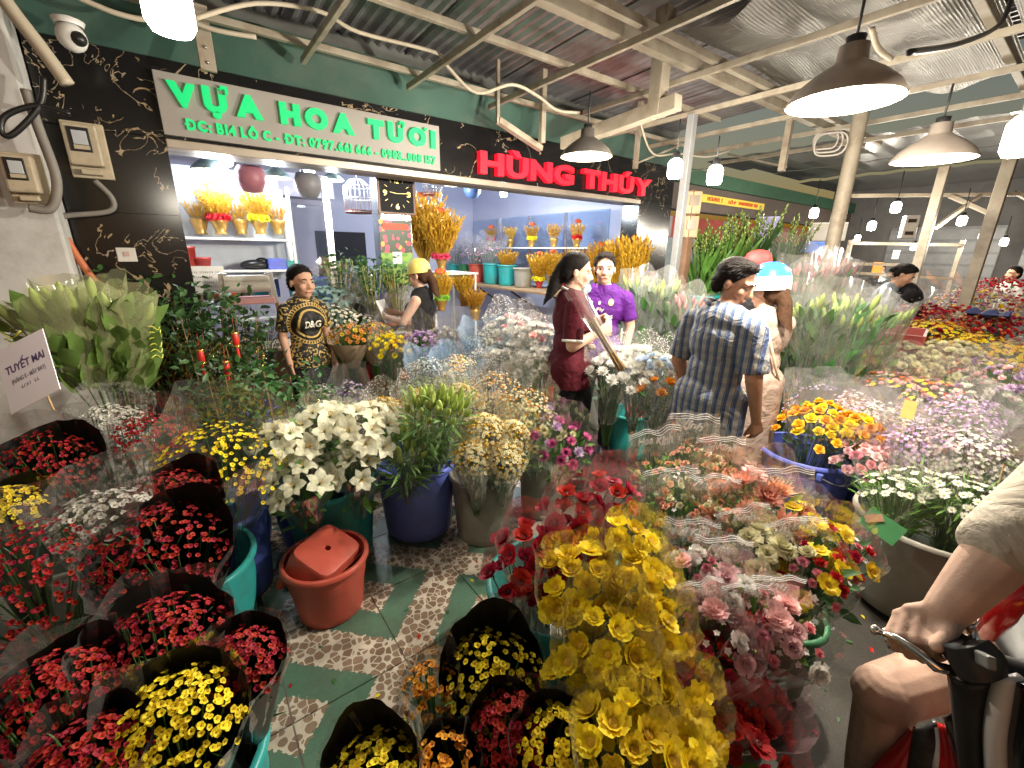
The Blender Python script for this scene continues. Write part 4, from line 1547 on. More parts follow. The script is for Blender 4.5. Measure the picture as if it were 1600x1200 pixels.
def person(label, base, heading, height=1.6, arms=None, head=(0, 0), skin=SKIN, hair='short', hairm=HAIR, build=1.0, lean=(0, 0), voxel=0.0075, top=None, bottom=None, sleeve=0.55, hem=0.80, legs=True, curl=0.5, group=None, pants_len=0.06, skirt=None, female=False, top_name='shirt', collar=None, hair_len=0.0, palm=None, hsc=1.0):
    """local frame: +Y forward, +X the person's right, Z up. lean = (forward, right) shift of the shoulders"""
    s = height / 1.6
    t = thing('person', label, 'person', base, Quaternion((0, 0, 1), heading), group)
    bw = build
    lf, lr = lean

    def V(x, y, z):
        k = max(0.0, (z - 0.9) / 0.5)
        return Vector((x + lr * k, y + lf * k, z)) * s
    sw = (0.165 if not female else 0.148) * bw
    hp = 0.085
    b = MB()
    body = [('e', V(0, 0, 0.90), (0.145 * bw, 0.105 * bw, 0.12)), ('e', V(0, 0.0, 1.02), (0.125 * bw, 0.092 * bw, 0.14)), ('e', V(0, 0.0, 1.19), (0.145 * bw, 0.10 * bw, 0.15)), ('e', V(0, -0.005, 1.29), (0.135 * bw, 0.082 * bw, 0.09))]
    if female:
        body += [('e', V(sg * 0.065, 0.075 * bw, 1.18), (0.06, 0.05, 0.06)) for sg in (-1, 1)]

    def put_body(m, inf=0.0):
        for _, c, r in body:
            m.ball(c, tuple((q + inf) * s for q in r), 14, 10)
    put_body(b)
    b.caps(V(-sw * 0.85, -0.01, 1.285), 0.046 * s, V(0, -0.01, 1.315), 0.055 * s)
    b.caps(V(sw * 0.85, -0.01, 1.285), 0.046 * s, V(0, -0.01, 1.315), 0.055 * s)
    b.caps(V(-sw * 0.55, -0.02, 1.30), 0.03 * s, V(0, -0.01, 1.37), 0.045 * s)
    b.caps(V(sw * 0.55, -0.02, 1.30), 0.03 * s, V(0, -0.01, 1.37), 0.045 * s)
    b.caps(V(0, -0.005, 1.30), 0.058 * s, V(0, 0.012, 1.40), 0.050 * s)
    hc = V(0, 0.022, 1.478)
    hs = s * hsc

    def HD(v):
        return hc + rot_head(v, head[0], head[1]) * hs
    hr = Matrix.Rotation(head[0], 3, 'Z') @ Matrix.Rotation(head[1], 3, 'X')
    b.ball(HD((0, -0.012, 0.035)), (0.071 * hs, 0.088 * hs, 0.082 * hs), 16, 12, hr)
    b.ball(HD((0, 0.022, -0.025)), (0.058 * hs, 0.064 * hs, 0.082 * hs), 16, 12, hr)
    b.ball(HD((0, 0.045, -0.078)), (0.032 * hs, 0.032 * hs, 0.025 * hs), 10, 8, hr)
    for sg in (-1, 1):
        b.ball(HD((sg * 0.036, 0.055, -0.022)), (0.026 * hs, 0.026 * hs, 0.028 * hs), 10, 8, hr)
        b.ball(HD((sg * 0.074, -0.012, -0.005)), (0.009 * hs, 0.018 * hs, 0.028 * hs), 8, 8, hr)
        b.caps(HD((sg * 0.012, 0.078, 0.026)), 0.011 * hs, HD((sg * 0.045, 0.066, 0.026)), 0.010 * hs, 8)
    b.caps(HD((0, 0.082, 0.012)), 0.0085 * hs, HD((0, 0.098, -0.024)), 0.0125 * hs, 8)
    for sg in (-1, 1):
        b.ball(HD((sg * 0.011, 0.09, -0.028)), 0.0085 * hs, 8, 6, hr)
    b.caps(HD((-0.018, 0.078, -0.055)), 0.008 * hs, HD((0.018, 0.078, -0.055)), 0.008 * hs, 8)
    # arms
    arms = arms or {}
    AP = {}
    for sg, nm in ((1, 'R'), (-1, 'L')):
        el, wr = arms.get(nm, ((sg * 0.21, -0.03, 1.06), (sg * 0.215, 0.04, 0.84)))
        sh = V(sg * sw, -0.01, 1.272)
        el = V(*el)
        wr = V(*wr)
        AP[nm] = (sh, el, wr)
        b.caps(sh, 0.050 * s * bw, el, 0.037 * s * bw)
        b.caps(el, 0.037 * s * bw, wr, 0.025 * s)
        pn = (palm or {}).get(nm, (-sg, 0.2, 0))
        hand_shapes(b, wr, (wr - el), pn, curl, s, sg)
    # legs
    LP_ = []
    for sg in (-1, 1):
        hpj = V(sg * hp, 0, 0.84)
        kn = V(sg * 0.095, 0.015, 0.45)
        an = V(sg * 0.10, -0.01, 0.08)
        LP_.append((hpj, kn, an))
        b.caps(hpj, 0.085 * s * bw, kn, 0.055 * s)
        b.caps(kn, 0.055 * s, an, 0.036 * s)
        b.caps(an + Vector((0, -0.02, -0.035)) * s, 0.036 * s, an + Vector((0, 0.14, -0.05)) * s, 0.028 * s)
    mesh_obj('body', remesh(b, voxel), skin, t)
    # eyes, brows, lips
    for sg in (-1, 1):
        eo = MB().ball(HD((sg * 0.031, 0.0745, 0.008)), (0.0125 * hs, 0.0068 * hs, 0.0045 * hs), 10, 6, hr).build('eye', EYEW, t)
        MB().ball(HD((sg * 0.031, 0.0795, 0.008)), (0.0062 * hs, 0.0035 * hs, 0.0052 * hs), 8, 6, hr).build('iris', EYED, eo)
        MB().tube([HD((sg * 0.013, 0.089, 0.027)), HD((sg * 0.031, 0.0855, 0.033)), HD((sg * 0.05, 0.074, 0.028))], [0.003 * hs, 0.0042 * hs, 0.002 * hs], 5).build('eyebrow', hairm, t)
    MB().caps(HD((-0.019, 0.082, -0.0555)), 0.0055 * hs, HD((0.019, 0.082, -0.0555)), 0.0055 * hs, 8).build('lips', LIPM, t)
    # hair
    h = MB()
    h.ball(HD((0, -0.02, 0.045)), (0.080 * hs, 0.096 * hs, 0.085 * hs), 18, 12, hr)
    if hair in ('short', 'bun', 'long', 'pony', 'side'):
        h.ball(HD((0, -0.05, -0.005)), (0.074 * hs, 0.062 * hs, 0.075 * hs), 14, 10, hr)
    if hair == 'short':
        h.ball(HD((0, 0.012, 0.094)), (0.066 * hs, 0.062 * hs, 0.036 * hs), 12, 8, hr)
    if hair == 'bun':
        h.ball(HD((0, -0.11, -0.02)), (0.035 * hs, 0.035 * hs, 0.035 * hs), 10, 8)
    if hair in ('long', 'pony'):
        pts = [HD((0, -0.09, 0.02)), HD((0, -0.125, -0.07)), V(0, -0.15, 1.20), V(0, -0.16, 1.20 - hair_len)]
        rr = (0.045, 0.042, 0.05, 0.028)
        for i in range(3):
            h.caps(pts[i], rr[i] * hs, pts[i + 1], rr[i + 1] * hs)
    # face opening: cut everything in front of a sloped plane
    n_ = hr @ Vector((0, 1, -0.95 if hair == 'bun' else -0.78)).normalized()
    p_ = HD((0, 0.046, 0.060))
    if hair:
        hm = remesh(h, 0.009, 2, cut=[(p_, n_)])
        ho = mesh_obj('hair', hm, hairm, t)
        # loose strands break up the outline
        rs = random.Random(11)
        stq = MB()
        polys = hm.polygons
        back = hr @ Vector((0, -1, -0.35))
        for _ in range(520):
            pl = polys[rs.randrange(len(polys))]
            c_, nn_ = pl.center, pl.normal
            fl_ = back - nn_ * back.dot(nn_)
            if hair == 'short':
                fl_ = fl_ * 0.9 + hr @ Vector((0.25, rs.uniform(0.0, 0.5), 0))
            d_ = (fl_ + nn_ * rs.uniform(0.08, 0.3) + Vector((rs.uniform(-0.25, 0.25), rs.uniform(-0.25, 0.25), rs.uniform(-0.25, 0.1)))).normalized()
            sd_ = d_.cross(nn_)
            if sd_.length < 1e-3:
                continue
            sd_.normalize()
            ln = rs.uniform(0.018, 0.04) * hs
            a_ = c_ - d_ * 0.006
            w_ = 0.0028 * hs
            stq.add([a_ - sd_ * w_, a_ + sd_ * w_, a_ + d_ * ln * 0.6 + sd_ * w_ * 0.7 - nn_ * ln * 0.05, a_ + d_ * ln * 0.6 - sd_ * w_ * 0.7 - nn_ * ln * 0.05, a_ + d_ * ln - nn_ * ln * 0.22], [(0, 1, 2, 3), (3, 2, 4)])
        tag(stq.build('hair_strands', hairm, ho), kind='stuff')
    # clothes
    if top is not None:
        m = MB()
        put_body(m, 0.014)
        m.caps(V(-sw * 0.85, -0.01, 1.283), 0.054 * s, V(0, -0.01, 1.312), 0.066 * s)
        m.caps(V(sw * 0.85, -0.01, 1.283), 0.054 * s, V(0, -0.01, 1.312), 0.066 * s)
        m.caps(V(-sw * 0.55, -0.02, 1.30), 0.036 * s, V(0, -0.01, 1.368), 0.052 * s)
        m.caps(V(sw * 0.55, -0.02, 1.30), 0.036 * s, V(0, -0.01, 1.368), 0.052 * s)
        m.ball(V(0, 0, 0.89), (0.190 * bw * s, 0.135 * bw * s, 0.13 * s), 18, 10)
        for hz in np.arange(hem - 0.02, 0.90, 0.022):
            m.ball(V(0, 0, hz), (0.190 * bw * s, 0.138 * bw * s, 0.07 * s), 18, 8)
        if sleeve:
            for nm in ('R', 'L'):
                sh, el, wr = AP[nm]
                e = sh.lerp(el, min(1, sleeve * 1.3))
                m.caps(sh, 0.058 * s * bw, sh.lerp(e, 0.3), 0.058 * s * bw)
                m.caps(sh.lerp(e, 0.1), 0.058 * s * bw, e, 0.062 * s * bw, flat=True)
        cuts = [(Vector((0, 0, hem * s)), Vector((0, 0, -1))), (V(0, 0.03, 1.375), Vector((0, 0.25, 1)))]
        to = mesh_obj(top_name, remesh(m, 0.011, 4, cuts), top, t)
        t['_top'] = to.name
    if bottom is not None:
        m = MB()
        m.ball(V(0, 0, 0.90), (0.152 * bw * s, 0.112 * bw * s, 0.12 * s), 14, 10)
        for hpj, kn, an in LP_:
            m.caps(hpj, 0.098 * s * bw, kn, 0.072 * s)
            if pants_len < 0.4:
                m.caps(kn, 0.072 * s, an, 0.058 * s, flat=False)
        mesh_obj('trousers', remesh(m, 0.013, 3, [(Vector((0, 0, pants_len * s)), Vector((0, 0, -1)))]), bottom, t)
        for hpj, kn, an in LP_:
            MB().caps(an + Vector((0, -0.03, -0.045)) * s, 0.04 * s, an + Vector((0, 0.15, -0.05)) * s, 0.034 * s).build('shoe', BLACKP, t)
    return t, V, HD, hr, AP


def face_dir(p, turn):
    """heading so that the person turns `turn` radians from facing the camera, positive to the right of the picture"""
    d = (CAM - Vector(p))
    a = math.atan2(d.y, d.x)
    return a + turn - PI / 2


def print_on(t, shirt_name, txt, x0, x1, z0, z1, mat, side=1, off=0.004, offset=0.01, name='print_lettering', arc=None):
    """lettering projected on the front (side=1) of a garment"""
    so = bpy.data.objects[shirt_name]
    me = so.data
    bv = BVHTree.FromPolygons([v.co for v in me.vertices], [tuple(p.vertices) for p in me.polygons])
    if isinstance(txt, str):
        v, f = fit_text(txt, x0, x1, z0, z1, 0.0005, offset)
    else:
        v, f = txt
    out = []
    for p in v:
        # mirrored in x so that it reads from the front (local +X is the person's right)
        q = Vector((-p[0] * side, 0.6 * side, p[2]))
        hit = bv.ray_cast(q, Vector((0, -side, 0)))
        y = hit[0].y if hit[0] is not None else 0.1 * side
        out.append((q.x, y + off * side - p[1] * 0.5, q.z))
    return MB().add(out, f).build(name, mat, t, False)


# ---- cloth patterns
def wrinkle(t, p, lk, tc):
    nz = t.nodes.new('ShaderNodeTexNoise')
    nz.inputs['Scale'].default_value = 13
    nz.inputs['Detail'].default_value = 4
    nz.inputs['Distortion'].default_value = 1.0
    lk(tc.outputs['Object'], nz.inputs['Vector'])
    bp = t.nodes.new('ShaderNodeBump')
    bp.inputs['Strength'].default_value = 0.75
    bp.inputs['Distance'].default_value = 0.03
    lk(nz.outputs['Fac'], bp.inputs['Height'])
    lk(bp.outputs[0], p.inputs['Normal'])


def plaid():
    m, t, p, lk, ma, mix, tex = graph('blue_grey_check', 0.8, 0.2)
    tc = t.nodes.new('ShaderNodeTexCoord')
    sp = t.nodes.new('ShaderNodeSeparateXYZ')
    lk(tc.outputs['Object'], sp.inputs[0])
    ang = ma('ADD', sp.outputs[0], ma('MULTIPLY', sp.outputs[1], 0.55))
    sx_ = ma('GREATER_THAN', ma('PINGPONG', ang, 0.024), 0.012)
    sz = ma('GREATER_THAN', ma('PINGPONG', sp.outputs[2], 0.026), 0.013)
    thin = ma('GREATER_THAN', ma('PINGPONG', ma('ADD', ang, 0.006), 0.024), 0.0218)
    c = mix(sx_, (0.32, 0.30, 0.265), (0.05, 0.085, 0.19))
    c2 = mix(sx_, (0.20, 0.22, 0.26), (0.035, 0.058, 0.135))
    c = mix(ma('MULTIPLY', sz, 0.75), c, c2)
    c = mix(ma('MULTIPLY', thin, 0.5), c, (0.28, 0.27, 0.25))
    nz = tex('Noise', tc.outputs['Object'], 300, Detail=2)
    c = mix(ma('MULTIPLY', nz.outputs['Fac'], 0.3), c, (0.12, 0.14, 0.18))
    lk(c, p.inputs['Base Color'])
    wrinkle(t, p, lk, tc)
    return m


def baroque():
    m, t, p, lk, ma, mix, tex = graph('black_gold_shirt', 0.6, 0.3)
    tc = t.nodes.new('ShaderNodeTexCoord')
    sp = t.nodes.new('ShaderNodeSeparateXYZ')
    lk(tc.outputs['Object'], sp.inputs[0])
    x = sp.outputs[0]
    z = ma('SUBTRACT', sp.outputs[2], 1.10)
    r = ma('SQRT', ma('ADD', ma('MULTIPLY', x, x), ma('MULTIPLY', z, z)))
    front = ma('GREATER_THAN', sp.outputs[1], 0.0)
    ring = ma('MULTIPLY', ma('GREATER_THAN', r, 0.098), ma('LESS_THAN', r, 0.112))
    ang = ma('ARCTAN2', z, x)
    key1 = ma('GREATER_THAN', ma('PINGPONG', ma('MULTIPLY', ang, 14.0), 1.0), 0.5)
    kb = ma('MULTIPLY', ma('GREATER_THAN', r, 0.137), ma('LESS_THAN', r, 0.157))
    kring = ma('MULTIPLY', kb, key1)
    edge = ma('ADD', ma('MULTIPLY', ma('GREATER_THAN', r, 0.133), ma('LESS_THAN', r, 0.138)), ma('MULTIPLY', ma('GREATER_THAN', r, 0.156), ma('LESS_THAN', r, 0.161)))
    disc = ma('LESS_THAN', r, 0.165)
    vo = tex('Noise', tc.outputs['Object'], 19, Detail=3, Distortion=2.5)
    scr = ma('GREATER_THAN', vo.outputs['Fac'], 0.55)
    outer = ma('MULTIPLY', scr, ma('SUBTRACT', 1.0, ma('MULTIPLY', disc, front)))
    f = ma('MINIMUM', 1.0, ma('ADD', outer, ma('MULTIPLY', front, ma('ADD', ring, ma('ADD', kring, edge)))))
    lk(mix(f, (0.010, 0.010, 0.010), (0.45, 0.31, 0.09)), p.inputs['Base Color'])
    wrinkle(t, p, lk, tc)
    return m


PLAID = plaid()
BARO = baroque()
MAROON = M('maroon_cotton', (0.085, 0.012, 0.020), 0.85, 0, 0.15, 12, 0.7, spec=0.15, bs=15, bd=0.03)
PURPLE = M('purple_jersey', (0.085, 0.012, 0.18), 0.65, 0, 0.12, 10, 0.7, spec=0.2, bs=15, bd=0.03)
BLACKC = M('black_cotton', (0.014, 0.014, 0.016), 0.85, 0, 0.2, 12, 0.7, spec=0.15, bs=15, bd=0.03)
PINKC = M('dusty_pink_cotton', (0.40, 0.30, 0.25), 0.85, 0, 0.12, 10, 0.7, spec=0.15, bs=15, bd=0.03)
BEIGE = M('beige_cotton', (0.42, 0.37, 0.30), 0.85, 0, 0.12, 10, 0.7, spec=0.15, bs=15, bd=0.03)
DENIM = M('dark_trousers', (0.03, 0.035, 0.04), 0.85, 0, 0.15, 10, 0.7, bs=15, bd=0.03)
PALEB = M('pale_blue_shirt', (0.30, 0.36, 0.42), 0.8, 0, 0.1, 10, 0.7, bs=15, bd=0.03)


def gpos(px, py, d):
    p = at(px, py, d=d)
    return Vector((p.x, p.y, 0)), p.z


# 1 woman in black and gold
g_, z_ = gpos(466, 417, 3.25)
t, V, HD, hr, AP = person('woman in a black and gold printed shirt beside the tinsel plants', g_, face_dir(g_, 0.45), z_ / 1.0, arms={'R': ((0.185, -0.03, 1.06), (0.185, 0.04, 0.84)), 'L': ((-0.185, -0.03, 1.06), (-0.185, 0.04, 0.84))}, head=(0.12, -0.05), hair='bun', build=0.98, hsc=1.14, top=BARO, bottom=BLACKC, sleeve=0.62, hem=0.80, female=True, skin=SKIN)
print_on(t, t['_top'], 'D&G', -0.062, 0.062, 1.07, 1.125, M('cream_print', (0.75, 0.72, 0.62), 0.6), offset=0.03)
MB().tube([V(0.07 * math.cos(a), 0.055 * math.sin(a) + 0.01, 1.365 - 0.035 * max(0, math.sin(a))) for a in [i * PI / 8 for i in range(17)]], 0.0018, 4).build('necklace', M('thin_gold', (0.7, 0.5, 0.2), 0.3, 0.9), t)

# 2 girl in yellow cap
g_, z_ = gpos(656, 404, 3.75)
t, V, HD, hr, AP = person('girl in a yellow cap and black sleeveless top reading a paper by the shop pillar', g_, face_dir(g_, -2.0), z_ / 1.02, arms={'R': ((0.19, 0.10, 1.08), (0.10, 0.33, 1.12)), 'L': ((-0.19, 0.10, 1.08), (-0.06, 0.33, 1.10))}, head=(0.0, -0.15), hair='long', hairm=HAIRB, hair_len=0.03, top=BLACKC, bottom=BLACKC, sleeve=0, hem=0.72, female=True, skin=SKINL, top_name='sleeveless_top')
b = MB()
b.lathe([(0.10, -0.02), (0.102, 0.02), (0.094, 0.06), (0.07, 0.092), (0.03, 0.107), (0.003, 0.11)], 20, HD((0, -0.015, 0.045)), hr)
b.sheet(None, 3, 9, lambda u, v: tuple(HD((0.085 * math.sin((v - 0.5) * 2.2), 0.075 + (0.02 + 0.075 * u) * math.cos((v - 0.5) * 2.2) - 0.02, 0.035 - 0.02 * u))))
b.build('cap', M('yellow_cap', (0.72, 0.60, 0.16), 0.6), t)
pp = V(0.03, 0.40, 1.14)
MB().box(pp, (0.16, 0.006, 0.22), Matrix.Rotation(-0.4, 3, 'X')).build('held_paper', WHITEP, t, False)

# 3 girl in maroon
g_, z_ = gpos(898, 394, 2.75)
t, V, HD, hr, AP = person('girl in a maroon polo shirt with a long black ponytail holding wrapped twigs', g_, face_dir(g_, 1.75), z_ / 1.0, arms={'R': ((0.20, -0.02, 1.05), (0.10, 0.17, 1.12)), 'L': ((-0.19, 0.0, 1.06), (-0.05, 0.18, 1.16))}, head=(-0.12, -0.12), hair='pony', hair_len=0.22, top=MAROON, bottom=BLACKC, sleeve=0.66, hem=0.76, female=True, build=1.08, skin=SKINL, curl=0.9, top_name='polo_shirt')
for nm in ('R', 'L'):
    sh_, el_, wr_ = AP[nm]
    e_ = sh_.lerp(el_, 0.86)
    d_ = (el_ - sh_).normalized()
    MB().caps(e_ - d_ * 0.008, 0.0695, e_ + d_ * 0.008, 0.069, 18, flat=True).build('sleeve_trim', WHITEPAINT, t)
MB().tube([HD((0.07 * math.cos(a), 0.07 * math.sin(a) - 0.005, -0.115 - 0.015 * math.sin(a))) for a in [i * PI / 10 for i in range(21)]], 0.008, 5).build('collar', WHITEPAINT, t)
MB().ball(HD((0, 0.072, -0.088)), (0.05, 0.035, 0.035), 12, 8).build('face_mask', M('mask_blue', (0.35, 0.48, 0.62), 0.8), t)
for sg in (-1, 1):
    MB().tube([HD((sg * 0.045, 0.06, -0.075)), HD((sg * 0.076, 0.0, -0.03)), HD((sg * 0.078, -0.015, 0.01))], 0.0015, 4).build('mask_strap', WHITEP, t)
MB().ball(HD((0, -0.105, -0.025)), (0.03, 0.02, 0.02), 8, 6).build('hair_tie', WHITEP, t)
# twigs she holds, wrapped in clear film: a thing of its own
pa = Vector(at(925, 500, d=2.6))
pb = Vector(at(972, 578, d=2.45))
tw = thing('twig_bundle', 'bundle of brown twigs in white film held by the girl in maroon', 'twigs', pb, zq(pa - pb))
Lt = (pa - pb).length
for i in range(14):
    a = i * 2.4
    r = 0.018 * math.sqrt(i / 14)
    MB().tube([(r * 1.6 * math.cos(a), r * 1.6 * math.sin(a), 0), (r * math.cos(a), r * math.sin(a), Lt * 0.5), (r * 1.5 * math.cos(a), r * 1.5 * math.sin(a), Lt)], 0.004, 4).build('twig', TWIG, tw)
cone_wrap(0.028, 0.06, Lt * 0.3, Lt * 1.55, random.Random(5), 0, 0.05, 0.06).build('film_sleeve', FILMH, tw, False)

# 4 man in purple jersey
g_, z_ = gpos(947, 398, 3.3)
t, V, HD, hr, AP = person('man in a purple football jersey standing before the marble corner', g_, face_dir(g_, -0.1), z_ / 0.99, arms={'R': ((0.20, 0.02, 1.05), (0.10, 0.22, 0.98)), 'L': ((-0.22, -0.02, 1.06), (-0.20, 0.06, 0.84))}, head=(0.15, -0.02), hair='short', top=PURPLE, bottom=DENIM, sleeve=0.6, hem=0.78, skin=SKINL, top_name='jersey', build=1.03)
print_on(t, t['_top'], 'Fly', -0.03, 0.03, 1.215, 1.25, WHITEPAINT, offset=0.02)
print_on(t, t['_top'], 'Emirates', -0.095, 0.095, 1.165, 1.208, WHITEPAINT, offset=0.02)
cv, cf = MB().lathe([(0.001, 0), (0.020, 0)], 14).proto()[:2]
cw = np.stack([cv[:, 0] + 0.075, np.zeros(len(cv)), cv[:, 1] * 1.3 + 1.292], 1)
print_on(t, t['_top'], (cw, cf), 0, 0, 0, 0, M('crest_gold', (0.65, 0.48, 0.15), 0.5), name='crest')
cw2 = np.stack([cv[:, 0] * 0.5 + 0.075, np.zeros(len(cv)), cv[:, 1] * 0.65 + 1.292], 1)
print_on(t, t['_top'], (cw2, cf), 0, 0, 0, 0, M('crest_white', (0.75, 0.74, 0.72), 0.5), name='crest_centre', off=0.006)
for xx, w in ((-0.075, 1.0), (-0.01, 0.6)):
    cw3 = np.stack([cv[:, 0] * 0.7 * w + xx, np.zeros(len(cv)), cv[:, 1] * 0.7 + 1.285], 1)
    print_on(t, t['_top'], (cw3, cf), 0, 0, 0, 0, WHITEPAINT, name='badge')
for sg in (-1, 1):
    sh_, el_, wr_ = AP['R' if sg > 0 else 'L']
    MB().tube([V(sg * 0.165, 0.03, 1.05), V(sg * 0.16, 0.03, 0.92), V(sg * 0.172, 0.03, 0.80)], 0.006, 5).build('side_stripe', WHITEPAINT, t)

# 5 man in checked shirt, back to the camera
g_, z_ = gpos(1140, 412, 2.15)
t, V, HD, hr, AP = person('man in a blue and grey checked shirt with his back turned, looking down', g_, face_dir(g_, 2.45), z_ / 0.985, arms={'R': ((0.23, 0.0, 1.05), (0.22, 0.10, 0.82)), 'L': ((-0.23, -0.02, 1.04), (-0.20, 0.08, 0.80))}, head=(-1.15, -0.38), hair='short', top=PLAID, bottom=DENIM, sleeve=0.7, hem=0.73, skin=SKIND, top_name='checked_shirt', build=1.12, lean=(0.03, 0.0), voxel=0.0065)
MB().tube([HD((0.066 * math.cos(a), 0.06 * math.sin(a) - 0.02, -0.125)) for a in [i * PI / 10 for i in range(21)]], 0.013, 6).build('collar', PLAID, t)
sh_, el_, wr_ = AP['L']
MB().lathe([(0.031, -0.008), (0.033, 0), (0.031, 0.008)], 14, wr_, (wr_ - el_).to_track_quat('Z', 'Y').to_matrix()).build('watch', METAL, t)

# 6 woman in dusty pink with helmet
g_, z_ = gpos(1212, 408, 2.6)
t, V, HD, hr, AP = person('woman in a dusty pink dress wearing a blue and white helmet', g_, face_dir(g_, -2.25), z_ / 1.045, arms={'R': ((0.19, 0.06, 1.05), (0.08, 0.28, 1.0)), 'L': ((-0.19, 0.04, 1.05), (-0.08, 0.26, 0.98))}, head=(0.1, -0.1), hair='long', hairm=HAIRB, hair_len=0.02, top=PINKC, bottom=None, sleeve=0.5, hem=0.35, female=True, skin=SKINL, top_name='dress', build=1.18)
hm = MB()
hm.lathe([(0.118, -0.035), (0.121, 0.0), (0.117, 0.045)], 24, HD((0, -0.012, 0.05)), hr, 0)
hm.lathe([(0.117, 0.045), (0.105, 0.085), (0.078, 0.115), (0.04, 0.132), (0.003, 0.136)], 24, HD((0, -0.012, 0.05)), hr, 1)
hm.build('helmet', [M('helmet_white', (0.78, 0.78, 0.76), 0.25, coat=0.4), M('helmet_blue', (0.03, 0.16, 0.55), 0.25, coat=0.4)], t)
hm = MB()
hm.sheet(None, 3, 11, lambda u, v: tuple(HD((0.115 * math.sin((v - 0.5) * 2.2), (0.10 + 0.05 * u) * math.cos((v - 0.5) * 2.2) - 0.012, 0.04 - 0.015 * u))))
hm.build('visor', M('helmet_white', (0.78, 0.78, 0.76), 0.25), t)
MB().tube([V(-0.10, -0.12, 1.25), V(0.0, -0.15, 1.0), V(0.10, -0.13, 0.86)], 0.008, 5).build('apron_strap', M('tan_strap', (0.50, 0.38, 0.26), 0.7), t)

# 7 person in red cap behind her
g_, z_ = gpos(1190, 386, 3.3)
t, V, HD, hr, AP = person('person in a red cap and dark shirt behind the helmeted woman', g_, face_dir(g_, -0.5), z_ / 1.03, head=(-0.3, -0.2), hair='short', top=BLACKC, bottom=DENIM, sleeve=0.6, skin=SKIN, voxel=0.009)
b = MB()
b.lathe([(0.098, -0.02), (0.10, 0.02), (0.094, 0.06), (0.07, 0.092), (0.03, 0.107), (0.003, 0.11)], 20, HD((0, -0.015, 0.045)), hr)
b.sheet(None, 3, 9, lambda u, v: tuple(HD((0.085 * math.sin((v - 0.5) * 2.2), 0.075 + (0.02 + 0.075 * u) * math.cos((v - 0.5) * 2.2) - 0.02, 0.035 - 0.02 * u))))
b.build('cap', M('red_cap', (0.42, 0.04, 0.04), 0.6), t)

# 8, 9 far people bending over the beds
for px, py, d, turn, topm, lb in ((1368, 430, 5.2, 1.3, PALEB, 'person in a pale blue shirt bending behind the glittering film'), (1455, 436, 4.9, -1.4, BLACKC, 'person in black bending over the dark red flower bed')):
    g_, z_ = gpos(px, py, d)
    t, V, HD, hr, AP = person(lb, g_, face_dir(g_, turn), 1.58, arms={'R': ((0.2, 0.36, 1.02), (0.16, 0.5, 0.85)), 'L': ((-0.2, 0.36, 1.02), (-0.16, 0.5, 0.85))}, head=(0, -0.6), hair='short', top=topm, bottom=DENIM, sleeve=0.6, skin=SKIN, voxel=0.011, lean=(0.22, 0))
for px, py, d, turn, topm, lb in ((1382, 388, 7.0, 0.4, BLACKC, 'distant person in dark clothes beside the orange bag'), (1588, 420, 6.6, -0.8, M('white_check', (0.55, 0.53, 0.52), 0.8), 'distant person in a pale checked top at the flower bank')):
    g_, z_ = gpos(px, py, d)
    person(lb, g_, face_dir(g_, turn), 1.55, hair='short', top=topm, bottom=DENIM, sleeve=0.6, skin=SKIN, voxel=0.012)
# ------------------------------------------------------------------ scooter and its rider
HCt = at(1640, 1050, d=0.74)                 # middle of the handlebar
hip = at(1660, 1005, d=1.18)
bd = Vector((HCt.x - hip.x, HCt.y - hip.y, 0)).normalized()     # where the scooter points
bs = Vector((-bd.y, bd.x, 0))                                   # to its left
bk0 = Vector((HCt.x, HCt.y, 0))
sc_ = thing('scooter', 'red black and white scooter with the rider beside the daisy bucket', 'scooter', bk0)
RBODY = M('red_gloss_paint', (0.45, 0.01, 0.012), 0.22, 0, 0.05, 4, 0, 0, 0, 0, 0.5, 0.6)
KBODY = M('black_gloss_paint', (0.010, 0.010, 0.012), 0.18, 0, 0.1, 4, coat=0.5)
KMATT = M('black_matt_plastic', (0.018, 0.018, 0.019), 0.5, 0, 0.15, 10, 0.05)
WBODY = M('white_gloss_paint', (0.70, 0.68, 0.68), 0.25, 0, 0.03, 4, coat=0.4, dirt=(0.4, 0.36, 0.33), dirt_s=9, dirt_a=0.4)
CHROME = M('chrome', (0.75, 0.74, 0.72), 0.15, 1.0, 0.05)


def S(v):
    return Vector(v) - bk0


def strip(name, mat, left, right, bulge=0.02, thick=0.012):
    """curved body panel between two pixel edges (x, y, depth), given real thickness"""
    L_ = [S(at(x, y, d=d)) for x, y, d in left]
    R_ = [S(at(x, y, d=d)) for x, y, d in right]

    def spl(ps, u):
        n = len(ps) - 1
        i = min(int(u * n), n - 1)
        f = u * n - i
        p0, p1, p2, p3 = ps[max(i - 1, 0)], ps[i], ps[i + 1], ps[min(i + 2, n)]
        return 0.5 * ((2 * p1) + (p2 - p0) * f + (2 * p0 - 5 * p1 + 4 * p2 - p3) * f * f + (3 * p1 - p0 - 3 * p2 + p3) * f ** 3)
    b = MB()

    def fn(u, v):
        a, c = spl(L_, u), spl(R_, u)
        p = a.lerp(c, v)
        return p + bd * (bulge * math.sin(PI * v))
    b.sheet(None, 16, 8, fn)
    o = b.build(name, mat, sc_)
    m = o.modifiers.new('solid', 'SOLIDIFY')
    m.thickness = thick
    m.offset = 0
    return o


